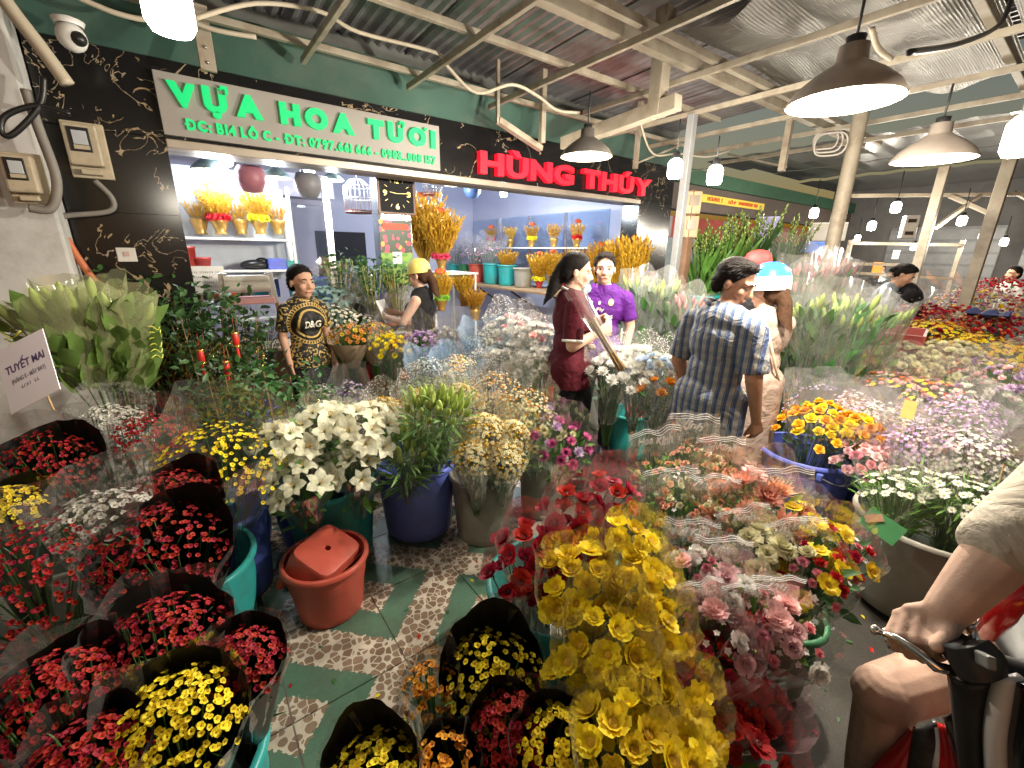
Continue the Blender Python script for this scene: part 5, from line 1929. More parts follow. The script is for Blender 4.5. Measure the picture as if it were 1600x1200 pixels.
# handlebar, grip and lever (right hand side, at the left in the picture)
gA, gB = at(1505, 1010, d=0.735), at(1398, 998, d=0.80)
MB().tube([S(gA), S(gB)], 0.0165, 14).build('grip', KMATT, sc_, True, sharp=50)
MB().tube([S(gB), S(gB) + (S(gB) - S(gA)).normalized() * 0.012], 0.018, 14).build('bar_end', CHROME, sc_, True, sharp=50)
lv = [at(1490, 1048, d=0.715), at(1462, 1042, d=0.715), at(1440, 1022, d=0.725), at(1400, 996, d=0.755), at(1372, 987, d=0.775)]
MB().tube([S(p) for p in lv], [0.009, 0.0085, 0.007, 0.0055, 0.005], 10).build('brake_lever', CHROME, sc_)
MB().ball(S(at(1367, 984, d=0.778)), 0.0085, 12, 8).build('lever_ball', CHROME, sc_)
b = MB()
b.tube([S(at(1484, 1000, d=0.735)), S(at(1500, 1015, d=0.728)), S(at(1540, 1045, d=0.715)), S(at(1600, 1062, d=0.70)), S(at(1680, 1070, d=0.70)), S(at(1780, 1020, d=0.76)), S(at(1830, 1005, d=0.80))], [0.022, 0.028, 0.030, 0.030, 0.034, 0.034, 0.028], 14)
b.build('handlebar_cover', KMATT, sc_)
strip('switch_housing', KMATT, [(1484, 998, 0.715), (1495, 1025, 0.705), (1510, 1050, 0.70)], [(1530, 1000, 0.70), (1555, 1025, 0.69), (1556, 1050, 0.685)], 0.025, 0.03)
MB().box(S(at(1532, 1028, d=0.672)), (0.05, 0.012, 0.02), Matrix.Rotation(0.6, 3, 'Z') @ Matrix.Rotation(0.5, 3, 'Y')).build('switch_plate', M('switch_grey', (0.16, 0.16, 0.15), 0.4), sc_, False, 0.003)
MB().tube([S(at(1528, 1012, d=0.72)), S(at(1514, 975, d=0.74))], [0.006, 0.008], 8).build('mirror_stem', CHROME, sc_)
MB().ball(S(at(1511, 968, d=0.742)), (0.013, 0.013, 0.012), 12, 8).build('mirror_joint', CHROME, sc_)
# front apron: black flank, white blade, black gloss centre
strip('black_flank', KMATT, [(1486, 1050, 0.74), (1492, 1100, 0.76), (1500, 1160, 0.79), (1512, 1260, 0.84)], [(1556, 1058, 0.70), (1544, 1110, 0.72), (1541, 1170, 0.75), (1548, 1260, 0.80)], 0.03)
strip('white_blade', WBODY, [(1558, 1042, 0.695), (1545, 1100, 0.71), (1541, 1160, 0.735), (1548, 1260, 0.78)], [(1596, 1056, 0.67), (1580, 1110, 0.69), (1572, 1165, 0.71), (1578, 1260, 0.755)], 0.02)
strip('black_centre', KBODY, [(1590, 1062, 0.668), (1580, 1110, 0.688), (1573, 1165, 0.71), (1580, 1260, 0.752)], [(1700, 1075, 0.63), (1690, 1120, 0.65), (1680, 1180, 0.67), (1680, 1260, 0.71)], 0.03)
strip('red_edge', RBODY, [(1540, 1050, 0.745), (1532, 1100, 0.765), (1528, 1160, 0.79), (1535, 1240, 0.83)], [(1552, 1050, 0.74), (1545, 1100, 0.755), (1543, 1160, 0.78), (1550, 1240, 0.82)], 0.01, 0.02)
# lower leg shield: red, carbon stripe, white line, red
strip('red_shield', RBODY, [(1425, 1142, 0.98), (1390, 1175, 1.0), (1350, 1215, 1.02), (1310, 1270, 1.05)], [(1432, 1138, 0.96), (1424, 1180, 0.97), (1420, 1215, 0.98), (1416, 1270, 1.0)], 0.01)
strip('carbon_stripe', M('carbon', (0.05, 0.05, 0.05), 0.4, 0, 0.4, 60), [(1432, 1138, 0.955), (1424, 1180, 0.965), (1420, 1215, 0.975), (1416, 1270, 0.995)], [(1462, 1126, 0.93), (1465, 1160, 0.935), (1458, 1200, 0.945), (1450, 1270, 0.96)], 0.01)
strip('white_line', WBODY, [(1463, 1128, 0.928), (1466, 1160, 0.933), (1459, 1200, 0.943), (1451, 1270, 0.958)], [(1470, 1145, 0.925), (1471, 1170, 0.928), (1464, 1205, 0.938), (1457, 1270, 0.953)], 0.004)
strip('red_shield_inner', RBODY, [(1470, 1130, 0.922), (1472, 1170, 0.926), (1466, 1205, 0.936), (1459, 1270, 0.95)], [(1478, 1135, 0.90), (1495, 1180, 0.905), (1510, 1230, 0.91), (1520, 1280, 0.92)], 0.008)
strip('under_cover', KBODY, [(1478, 1120, 0.87), (1496, 1180, 0.88), (1512, 1230, 0.89), (1522, 1280, 0.9)], [(1500, 1100, 0.84), (1525, 1170, 0.85), (1545, 1230, 0.86), (1560, 1280, 0.87)], 0.01)
# the rest of the machine, mostly outside the picture
zc = HCt.z
MB().tube([bd * 0.02 + Vector((0, 0, zc - 0.05)), bd * 0.16 + Vector((0, 0, 0.30))], 0.03, 10).build('steering_column', KMATT, sc_)


def wheel(c):
    ax = bs
    q = ax.to_track_quat('Z', 'Y').to_matrix()
    b = MB()
    b.lathe([(0.19, -0.035), (0.235, -0.045), (0.262, -0.025), (0.268, 0), (0.262, 0.025), (0.235, 0.045), (0.19, 0.035)], 28, c, q)
    wo = b.build('wheel', KMATT, sc_)
    b = MB()
    b.lathe([(0.195, -0.03), (0.18, -0.03), (0.17, 0.0), (0.18, 0.03), (0.195, 0.03)], 28, c, q)
    b.lathe([(0.02, -0.04), (0.035, -0.04), (0.035, 0.04), (0.02, 0.04)], 12, c, q)
    for i in range(5):
        a = i * 2 * PI / 5
        b.beam(Vector(c) + q @ Vector((0.03 * math.cos(a), 0.03 * math.sin(a), 0)), Vector(c) + q @ Vector((0.18 * math.cos(a), 0.18 * math.sin(a), 0)), 0.025, 0.02)
    b.build('rim', CHROME, wo)


wheel(bd * 0.20 + Vector((0, 0, 0.245)))
wheel(bd * -1.0 + Vector((0, 0, 0.245)))
b = MB()
b.ball(bd * -0.72 + Vector((0, 0, 0.62)), (0.42, 0.16, 0.16), 18, 10, Matrix((bd, bs, Vector((0, 0, 1)))).transposed())
b.build('rear_body', RBODY, sc_)
b = MB()
b.ball(bd * -0.66 + Vector((0, 0, 0.76)), (0.40, 0.14, 0.055), 18, 10, Matrix((bd, bs, Vector((0, 0, 1)))).transposed())
b.build('seat', KMATT, sc_)
MB().box(bd * -0.22 + Vector((0, 0, 0.28)), (0.42, 0.30, 0.07), Matrix((bd, bs, Vector((0, 0, 1)))).transposed()).build('floorboard', KMATT, sc_, False, 0.02)
MB().tube([S(at(1600, 900, d=0.95)), S(at(1565, 960, d=0.98)), S(at(1540, 990, d=1.02))], [0.03, 0.025, 0.02], 10).build('rear_rail', RBODY, sc_)

# rider
rp = Vector((hip.x, hip.y, 0))
rt = thing('person', 'scooter rider in beige shirt and shorts gripping the brake lever', 'person', rp)


def Q(x, y, d):
    return at(x, y, d=d) - rp


b = MB()
sho, elb, wri = Q(1745, 700, 0.80), Q(1575, 850, 0.75), Q(1478, 955, 0.752)
b.caps(sho, 0.052, elb, 0.044, 16)
b.caps(elb, 0.046, elb.lerp(wri, 0.4), 0.043, 16)
b.caps(elb.lerp(wri, 0.4), 0.043, wri, 0.031, 16)
KN = {'little': ((1406, 962, .792), (1390, 990, .780), (1399, 1012, .796), (1416, 1014, .812)),
      'ring': ((1422, 954, .780), (1409, 994, .762), (1420, 1023, .776), (1437, 1024, .795)),
      'middle': ((1440, 956, .768), (1431, 1000, .746), (1440, 1029, .760), (1455, 1029, .780)),
      'index': ((1459, 964, .757), (1453, 1003, .733), (1460, 1028, .747), (1472, 1026, .768))}
for k_, ch in KN.items():
    p4 = [Q(*c) for c in ch]
    b.caps(wri, 0.020, p4[0], 0.0125, 12)
    b.ball(p4[0], 0.0125, 12, 8)
    b.caps(p4[0], 0.0105, p4[1], 0.0092, 12)
    b.ball(p4[1], 0.0098, 12, 8)
    b.caps(p4[1], 0.0092, p4[2], 0.0086, 12)
    b.caps(p4[2], 0.0086, p4[3], 0.0078, 12)
th = [Q(1487, 975, .742), Q(1480, 992, .722), Q(1464, 1010, .716)]
b.caps(wri, 0.018, th[0], 0.0165, 12)
b.caps(th[0], 0.0165, th[1], 0.0125, 12)
b.caps(th[1], 0.0125, th[2], 0.0105, 12)
# second arm reaches the far grip, legs, torso, neck and head
sho2, elb2, wri2 = Q(1990, 700, 0.95), Q(1960, 880, 0.86), Q(1850, 990, 0.82)
b.caps(sho2, 0.052, elb2, 0.044, 12)
b.caps(elb2, 0.044, wri2, 0.03, 12)
b.ball(wri2 + Vector((-0.03, 0, -0.03)), (0.045, 0.04, 0.04), 12, 8)
hipR, kneR, ankR = Q(1645, 1000, 1.16), Q(1385, 1082, 1.03), Q(1335, 1330, 1.18)
b.caps(hipR, 0.085, kneR, 0.063, 16)
b.ball(kneR + (kneR - hipR).normalized() * 0.012, (0.062, 0.062, 0.062), 14, 10)
b.caps(kneR + Vector((0, 0, -0.01)), 0.060, kneR.lerp(ankR, 0.4), 0.056, 14)
b.caps(kneR.lerp(ankR, 0.4), 0.056, ankR, 0.036, 14)
hipL = hipR + bs * 0.2
kneL = kneR + bs * 0.30 - bd * 0.0
ankL = ankR + bs * 0.22
b.caps(hipL, 0.085, kneL, 0.063, 14)
b.caps(kneL, 0.060, ankL, 0.036, 14)
mid = (hipR + hipL) / 2
chest = (sho + sho2) / 2
chest.z = sho.z - 0.12
b.caps(mid + Vector((0, 0, 0.03)), 0.13, chest, 0.13, 16)
b.caps(sho, 0.05, sho2, 0.05, 12)
nk = (sho + sho2) / 2 + Vector((0, 0, 0.08))
b.caps((sho + sho2) / 2, 0.055, nk + Vector((0, 0, 0.05)), 0.05, 12)
hd = nk + Vector((0, 0, 0.15)) + bd * 0.03
b.ball(hd, (0.078, 0.078, 0.11), 14, 10)
b.ball(hd + bd * 0.03 + Vector((0, 0, -0.04)), (0.06, 0.06, 0.075), 12, 8)
mesh_obj('body', remesh(b, 0.0037, 2), M('rider_skin', (0.54, 0.36, 0.28), 0.7, 0, 0.22, 16, 0.3, spec=0.15, bs=240, bd=0.002, sss=0.12), rt)
for k_, (c0, c1) in {'little': (2, 3), 'ring': (2, 3)}.items():
    pass
# shirt and shorts
m = MB()
m.caps(mid + Vector((0, 0, 0.03)), 0.15, chest, 0.15, 16)
m.caps(sho, 0.065, sho2, 0.065, 12)
m.caps(sho, 0.072, sho.lerp(elb, 0.5), 0.070, 16)
m.caps(sho.lerp(elb, 0.3), 0.071, sho.lerp(elb, 0.86), 0.066, 16, flat=True)
m.caps(sho.lerp(elb, 0.6), 0.068, elb, 0.064, 16)
m.caps(elb, 0.064, elb.lerp(wri, 0.20), 0.062, 16, flat=True)
m.caps(sho2, 0.072, sho2.lerp(elb2, 0.7), 0.066, 16, flat=True)
mesh_obj('shirt', remesh(m, 0.010, 4), BEIGE, rt)
m = MB()
m.caps(hipR, 0.108, hipR.lerp(kneR, 0.5), 0.098, 16, flat=True)
m.caps(hipL, 0.108, hipL.lerp(kneL, 0.5), 0.098, 16, flat=True)
m.caps(hipR, 0.11, hipL, 0.11, 14)
mesh_obj('shorts', remesh(m, 0.010, 4), BEIGE, rt)
MB().ball(hd + Vector((0, 0, 0.035)), (0.125, 0.125, 0.115), 18, 10).build('helmet', M('helmet_dark', (0.05, 0.05, 0.06), 0.25), rt)
for s2 in (ankR, ankL):
    MB().caps(s2 + Vector((0, 0, -0.04)) - bd * 0.02, 0.04, s2 + Vector((0, 0, -0.05)) + bd * 0.15, 0.035, 12).build('sandal', BLACKP, rt)
# ------------------------------------------------------------------ buckets on the pavement
def inb(bk, dx=0.0, dy=0.0, z=0.10):
    t, c, R, h = bk
    return Vector((c.x + dx * R, c.y + dy * R, c.z + z))


bk_lily = bucket('big teal bucket holding open white lilies, wire handle at its side', 513, 748, 0.45, 134, TEAL, handle=-0.25)
bk_blue = bucket('tall blue bucket holding upright lily buds', 650, 716, 0.46, 122, BLUE)
bk_g1 = bucket('grey bucket full of chamomile beside the blue bucket', 755, 735, 0.42, 100, GREY)
bk_g2 = bucket('grey bucket holding the pink and purple asters', 848, 712, 0.40, 74, GREY)
bk_Lb = bucket('blue bucket behind the teal one under yellow waxflower', 348, 795, 0.46, 120, BLUE)
bk_Lt = bucket('teal bucket packed with red and white waxflower bouquets', 282, 880, 0.45, 195, TEAL)
bk_Lf = bucket('teal bucket under the lowest yellow waxflower bouquet', 255, 1200, 0.45, 275, TEAL)
bk_L8 = bucket('dark grey bucket under the large red waxflower bouquet', 60, 960, 0.42, 200, GREY)
bk_L2 = bucket('grey bucket behind the small white waxflower bouquet', 165, 760, 0.42, 130, GREY)
bk_pl = bucket('empty looking teal tub beside the tinsel plants', 308, 634, 0.42, 78, TEAL)
bk_pb = bucket('blue tub standing behind the white lilies', 398, 636, 0.45, 62, BLUE)
bk_gb = bucket('teal tub crowded with red and yellow gerberas', 872, 905, 0.42, 215, TEAL)
bk_gy = bucket('dark green tub under the nearest yellow gerberas', 975, 1140, 0.40, 190, DGRN)
bk_ck = bucket('black tub under the waxflowers wrapped in black paper', 770, 1180, 0.36, 220, BLACKP)
bk_c1 = bucket('green tub under the peach spray roses', 1070, 880, 0.40, 160, DGRN)
bk_c2 = bucket('black tub under the pink carnations', 1145, 1050, 0.36, 140, BLACKP)
bk_c3 = bucket('dark green tub under the red and yellow mixed bouquets', 1225, 955, 0.34, 110, DGRN)
bk_Rg = bucket('wide dirty grey bucket of white daisies beside the scooter', 1458, 812, 0.46, 190, GREY, taper=0.82)
bk_Rb = bucket('blue bucket of orange and pink roses', 1262, 702, 0.45, 132, BLUE, handle=toward(at(1262, 702, z=0.45)) + 0.8)
bk_Rd = bucket('dark blue tub half hidden between orange roses and white daisies', 1375, 735, 0.4, 100, M('navy_plastic', (0.02, 0.03, 0.12), 0.4))
bk_tc = bucket('teal bucket with a red pail inside behind the printed sleeves', 985, 642, 0.40, 62, TEAL)
bk_gc = bucket('pale grey bucket of white pompoms by the girl in maroon', 950, 592, 0.48, 68, M('pale_grey_plastic', (0.40, 0.40, 0.37), 0.45, dirt=(0.25, 0.24, 0.22)))
bk_tp = bucket('teal bucket of lily sheaves beside the woman in pink', 1243, 580, 0.50, 64, TEAL, handle=toward(at(1243, 580, z=0.5)))
bk_rc = bucket('bright red bucket topped with teal netted balls', 573, 560, 0.5, 54, REDP)
bk_t9 = bucket('slim teal bucket left of the bright red bucket', 540, 545, 0.55, 46, TEAL)
bk_rr = bucket('red tub behind the girl in maroon', 868, 570, 0.42, 42, REDP)
bk_gn = bucket('dark green tub under white netted pompoms', 826, 570, 0.42, 44, DGRN)
bk_gd = bucket('grey bucket of dried straw in the shop doorway', 590, 468, 0.5, 40, GREY, z0=0.45)

# the brick red pail with an upturned plastic stool lying in it
bk_red = bucket('brick red pail with a plastic stool lying in it', 508, 866, 0.30, 120, ORRED, taper=0.80, name='pail')
c = bk_red[1]
st = thing('plastic_stool', 'small brick red plastic stool lying upside down in the red pail', 'stool', (c.x + 0.0, c.y + 0.02, 0.27), (Quaternion((0, 0, 1), rad(35)) @ Quaternion((1, 0, 0), rad(24))))
b = MB()
n = 24
rows = []
for (w, z) in ((0.10, 0.065), (0.122, 0.060), (0.132, 0.045), (0.142, -0.10)):
    ring = []
    for i in range(n):
        a = 2 * PI * i / n
        cx, sx_ = math.cos(a), math.sin(a)
        e = 0.35
        ring.append((w * math.copysign(abs(cx) ** e, cx), w * 0.86 * math.copysign(abs(sx_) ** e, sx_), z))
    rows.append(ring)
hole = [(0.014 * math.cos(2 * PI * i / n), 0.014 * math.sin(2 * PI * i / n), 0.065) for i in range(n)]
hole2 = [(x, y, 0.03) for x, y, z in hole]
allr = [hole2, hole] + rows
v = [p for r in allr for p in r]
b.add(v, [(i * n + j, i * n + (j + 1) % n, (i + 1) * n + (j + 1) % n, (i + 1) * n + j) for i in range(len(allr) - 1) for j in range(n)])
b.build('seat', ORRED, st, True, sharp=40)
for i in range(22):
    u = -0.115 + 0.0105 * i
    MB().box((u, -0.1205, 0.0), (0.006, 0.004, 0.075)).build('rib', ORRED, st, False)
for sx_ in (-1, 1):
    for sy in (-1, 1):
        MB().box((0.12 * sx_, 0.10 * sy, -0.13), (0.035, 0.03, 0.08)).build('leg', ORRED, st, False, 0.005)

# small lime stool in the shade of the lily bucket
p = at(412, 820, z=0)
ls = thing('low_stool', 'small lime green plastic stool tucked beside the teal lily bucket', 'stool', (p.x, p.y, 0), Quaternion((0, 0, 1), 0.5))
MB().box((0, 0, 0.2), (0.24, 0.24, 0.025)).build('seat', LIME, ls, False, 0.01)
for sx_ in (-1, 1):
    for sy in (-1, 1):
        MB().beam((0.10 * sx_, 0.10 * sy, 0.19), (0.12 * sx_, 0.12 * sy, 0), 0.045, 0.03).build('leg', LIME, ls, False, 0.006)

# red pail inside the teal bucket
p = at(980, 636, z=0.42)
t, _, _, _ = bucket('small red pail lying inside the teal bucket', h=0.16, mat=REDP, c=(bk_tc[1].x, bk_tc[1].y), R=0.075, z0=0.27, name='pail')
t.rotation_quaternion = Quaternion((1, 0, 0), rad(20))
# green card hanging on the grey daisy bucket
p = at(1378, 822, d=(bk_Rg[1] + Vector((0, 0, .4)) - CAM).dot(FW) - bk_Rg[2] - 0.02)
cdt = thing('green_card', 'torn green cardboard card clipped on the grey daisy bucket', 'card', p, zq(CAM - p))
MB().box((0, 0, 0), (0.13, 0.085, 0.004), Matrix.Rotation(-0.35, 3, 'Z')).build('board', M('green_card', (0.05, 0.22, 0.08), 0.6), cdt, False)
MB().box((-0.03, 0.02, 0.004), (0.06, 0.03, 0.003), Matrix.Rotation(0.5, 3, 'Z')).build('torn_patch', M('torn_brown', (0.42, 0.24, 0.15), 0.8), cdt, False)

# ------------------------------------------------------------------ waxflower bouquets, left foreground
GW = 'waxflower bouquets'


def wax(kd, px, py, r, z, bk, dx, dy, label, wrap='black', group=None, **kw):
    k = (at(px, py, z=z) - CAM).dot(FW)
    return bouquet(kd, px, py, k, r, label, inb(bk, dx, dy), wrap, group, **kw)


RB = 'red waxflower bouquet wrapped in black paper inside clear film'
wax('wax_red', 62, 712, 68, 0.92, bk_L2, -0.6, -0.2, "red waxflower bouquet in black paper behind the name card's stick", group=GW)
wax('wax_white', 172, 652, 50, 0.95, bk_L2, 0.1, 0.3, 'white waxflower bouquet in clear film behind the red ones', 'film')
wax('wax_red', 238, 672, 52, 0.92, bk_L2, 0.5, 0.1, 'red waxflower bouquet in clear film beside the yellow spray', 'film')
wax('wax_red', 268, 760, 62, 0.92, bk_Lt, -0.1, 0.5, 'red waxflower bouquet in black paper behind the broad red one', group=GW)
wax('wax_yellow', 338, 690, 92, 0.95, bk_Lb, 0.0, 0.0, 'loose yellow waxflower bouquet in a tall clear sleeve', 'film', lip=0.02, n=280, cap=290, size=1.25)
wax('wax_white', 150, 790, 70, 0.95, bk_Lt, -0.5, -0.2, 'white waxflower bouquet tucked against the red one in black paper', 'film')
wax('wax_red', 245, 838, 92, 0.93, bk_Lt, 0.0, -0.3, 'broad red waxflower bouquet in black paper above the teal rim', cap=290)
wax('wax_yellow', 8, 772, 46, 0.93, bk_L8, -0.3, 0.6, 'small yellow waxflower bouquet at the edge of the red ones', 'black')
wax('wax_red', 55, 880, 115, 0.92, bk_L8, 0.0, 0.2, 'largest red waxflower bouquet under smoky clear film', 'film', cap=290)
wax('wax_red', 248, 962, 88, 0.86, bk_Lf, 0.0, 0.6, "red waxflower bouquet in black paper at the teal bucket's foot, above the dull yellow one", group=GW, cap=285)
wax('wax_red', 378, 1012, 58, 0.82, bk_Lf, 0.7, 0.4, 'small red waxflower bouquet in black paper over the tiled floor', group=GW)
wax('wax_yellow', 268, 1105, 92, 0.86, bk_Lf, 0.1, 0.0, 'dull yellow waxflower bouquet in black paper among red ones', cap=285)
wax('wax_red', 75, 1050, 84, 0.86, bk_Lf, -0.7, 0.3, 'red waxflower bouquet in black paper under the largest red one', group=GW, cap=251)
wax('wax_red', 120, 1170, 80, 0.86, bk_Lf, -0.5, -0.3, 'lowest red waxflower bouquet in black paper beside the dull yellow one', group=GW, cap=251)
# bottom centre, black paper
wax('wax_yellow', 775, 1035, 80, 0.84, bk_ck, 0.0, 0.5, 'bright yellow waxflower bouquet with a tall curling black paper back', cap=201, flap=0.11)
wax('wax_orange', 672, 1062, 46, 0.80, bk_ck, -0.6, 0.3, 'orange waxflower bouquet beside the bright yellow one', 'film')
wax('wax_red', 800, 1135, 66, 0.84, bk_ck, 0.1, 0.0, 'orange red waxflower bouquet in black paper between yellow ones')
wax('wax_yellow', 872, 1160, 66, 0.86, bk_ck, 0.6, -0.2, 'yellow waxflower bouquet in pointed black paper beside gerberas')
wax('wax_yellow', 560, 1205, 80, 0.84, bk_ck, -0.8, -0.6, 'yellow waxflower bouquet in black paper over the tiled floor', flap=0.09)
wax('wax_orange', 690, 1185, 52, 0.82, bk_ck, -0.3, -0.4, 'orange waxflower bouquet in black paper over the tiled floor')

# ------------------------------------------------------------------ gerberas
GR = 'red gerberas in a clear pink tinged sleeve'
GY = 'yellow gerberas in a clear crinkled sleeve'
for px, py, r, z, bk, dx, dy in ((832, 855, 55, 0.95, bk_gb, -0.3, 0.2), (900, 800, 52, 0.98, bk_gb, 0.1, 0.5), (955, 770, 44, 1.0, bk_gb, 0.4, 0.6), (800, 895, 44, 0.88, bk_gb, -0.5, 0.0), (895, 848, 46, 0.94, bk_gb, 0, 0.2),
                                 (1120, 1025, 55, 0.80, bk_gy, 0.7, 0.5), (1178, 1085, 70, 0.74, bk_gy, 0.9, 0.2), (1048, 1040, 34, 0.82, bk_gy, 0.4, 0.3), (1175, 1165, 70, 0.72, bk_gy, 0.8, -0.3)):
    wax('gerb_red', px, py, r, z, bk, dx, dy, 'red gerberas in a pinkish sleeve in the teal tub' if bk is bk_gb else 'red gerberas in a pinkish sleeve low beside the pink carnations', 'pink', 'red gerbera sleeves in the teal tub' if bk is bk_gb else 'red gerbera sleeves beside the carnations', lip=0.05)
for px, py, r, z, bk, dx, dy in ((985, 855, 52, 0.98, bk_gb, 0.6, 0.3), (905, 910, 66, 0.95, bk_gb, 0.2, -0.2), (1000, 915, 58, 0.95, bk_gb, 0.7, -0.1), (950, 985, 72, 0.92, bk_gy, -0.2, 0.7), (1030, 975, 52, 0.90, bk_gy, 0.2, 0.7),
                                 (915, 1040, 50, 0.86, bk_gy, -0.4, 0.4), (990, 1075, 64, 0.86, bk_gy, 0.0, 0.2), (1070, 1110, 60, 0.84, bk_gy, 0.4, 0.0), (975, 1165, 78, 0.88, bk_gy, -0.1, -0.4), (1062, 1195, 60, 0.84, bk_gy, 0.4, -0.5)):
    wax('gerb_yellow', px, py, r, z, bk, dx, dy, 'yellow gerberas in a clear sleeve in the teal tub beside red ones' if bk is bk_gb else 'yellow gerberas in a clear sleeve in the dark green tub', 'yellow', 'yellow gerbera sleeves in the teal tub' if bk is bk_gb else 'yellow gerbera sleeves in the dark green tub', lip=0.05)

# ------------------------------------------------------------------ printed sleeves of roses and carnations
for kd, px, py, r, z, bk, dx, dy, lb, wr in (
        ('carn_peach', 1040, 735, 48, 0.95, bk_c1, -0.3, 0.6, 'peach spray roses in a printed sleeve behind the red gerberas', 'printed'),
        ('carn_peach', 1100, 712, 50, 0.95, bk_c1, 0.1, 0.8, 'peach spray roses in a tall printed sleeve by the man in checks', 'printed'),
        ('carn_peach', 1140, 748, 46, 0.93, bk_c1, 0.4, 0.5, 'peach spray roses with green buds next to the big pale petals', 'printed'),
        ('carn_peach', 1060, 805, 50, 0.90, bk_c1, -0.2, 0.0, 'peach spray roses in a sleeve above the yellow gerberas', 'printed'),
        ('carn_peach', 1125, 812, 46, 0.90, bk_c1, 0.4, 0.0, 'peach and cream spray roses in the middle of the printed sleeves', 'printed'),
        ('carn_pink', 1095, 885, 50, 0.88, bk_c2, -0.4, 0.6, 'pink carnation bouquet in a printed sleeve next to yellow gerberas', 'printed'),
        ('carn_cream', 1185, 862, 46, 0.88, bk_c3, -0.4, 0.4, 'cream carnation bouquet in a printed sleeve', 'printed'),
        ('carn_pink', 1145, 920, 52, 0.88, bk_c2, 0.0, 0.5, 'light pink carnations with green buds in a printed sleeve', 'printed'),
        ('carn_pink', 1110, 985, 48, 0.84, bk_c2, -0.3, 0.1, 'pink spray roses in a sleeve beside the red gerberas', 'printed'),
        ('carn_red', 1180, 985, 44, 0.84, bk_c2, 0.2, 0.1, 'red and pink roses in a sleeve between pink carnations', 'printed'),
        ('carn_pink', 1232, 985, 52, 0.84, bk_c2, 0.5, 0.2, 'pink carnation bouquet in a pointed printed sleeve over the asphalt', 'printed'),
        ('mixed', 1245, 812, 56, 0.92, bk_c3, 0.0, 0.6, 'yellow and red mixed bouquet with white florets behind cream carnations', 'printed'),
        ('mixed', 1310, 850, 52, 0.88, bk_c3, 0.5, 0.5, 'yellow and red mixed bouquet with dark leaves next to the daisy bucket', 'film'),
        ('mixed', 1268, 890, 52, 0.88, bk_c3, 0.2, 0.1, 'yellow gerbera bouquet with small roses in a printed sleeve over the asphalt', 'printed'),
        ('peach_big', 1180, 770, 62, 0.95, bk_c3, -0.3, 0.8, 'bouquet of big pale peach petals in yellow tissue', 'yellow')):
    wax(kd, px, py, r * 1.12, z, bk, dx, dy, lb, wr, None, lip=0.02)

# ------------------------------------------------------------------ the middle row
for px, py, r, z, dx, dy in ((440, 680, 46, 0.88, -0.4, 0.3), (505, 652, 52, 0.92, 0.0, 0.5), (572, 650, 48, 0.92, 0.4, 0.4), (462, 735, 48, 0.74, -0.5, -0.4), (562, 722, 34, 0.72, 0.5, -0.4)):
    bouquet('lily_white', px, py, (at(px, py, z=z) - CAM).dot(FW), r, {440: 'open white lilies in the teal bucket next to the yellow waxflower spray', 505: 'open white lilies topping the teal bucket, middle bunch', 572: 'open white lilies in the teal bucket next to the green buds', 462: 'open white lilies drooping low over the teal rim, bigger bunch', 562: 'few open white lilies drooping over the teal rim near its wire handle'}[px], inb(bk_lily, dx, dy), 'film', 'white lily bunches', lip=-0.02, flap=0.02)
for px, py, r, z, dx, dy, lb in ((632, 690, 34, 0.74, -0.4, -0.3, 'short opened green lily buds leaning over the blue rim'), (668, 632, 30, 0.95, 0.0, 0.2, 'upright green lily buds in the blue bucket, slim sleeve'), (702, 632, 30, 0.95, 0.4, 0.2, 'upright green lily buds in the blue bucket beside chamomile')):
    bouquet('lily_bud', px, py, (at(px, py, z=z) - CAM).dot(FW), r, lb, inb(bk_blue, dx, dy), 'film', lip=0.06, n=20)
for px, py, r, z, dx, dy in ((738, 695, 36, 0.78, -0.4, -0.3), (790, 700, 38, 0.76, 0.4, -0.3), (760, 655, 42, 0.88, -0.1, 0.4), (805, 665, 34, 0.84, 0.4, 0.3)):
    bouquet('cham', px, py, (at(px, py, z=z) - CAM).dot(FW), r, 'round head of tiny white chamomile in the grey bucket', inb(bk_g1, dx, dy), 'film', 'chamomile bunches', lip=0.0)
for px, py, r, z in ((655, 612, 44, 0.86), (718, 605, 44, 0.86), (600, 625, 36, 0.84)):
    bouquet('cham', px, py, (at(px, py, z=z) - CAM).dot(FW), r, 'small daisies under a dotted net behind the blue bucket', None, 'dots', 'netted daisy bunches', L=0.8)
bouquet('aster', 885, 690, (at(885, 690, z=0.76) - CAM).dot(FW), 44, 'pink and purple aster bouquet with a twisted film top', inb(bk_g2, 0.3, -0.3), 'film', flap=0.16)
bouquet('aster', 848, 655, (at(848, 655, z=0.84) - CAM).dot(FW), 40, 'mixed aster bouquet with green leaves behind the pink one', inb(bk_g2, -0.2, 0.4), 'film')
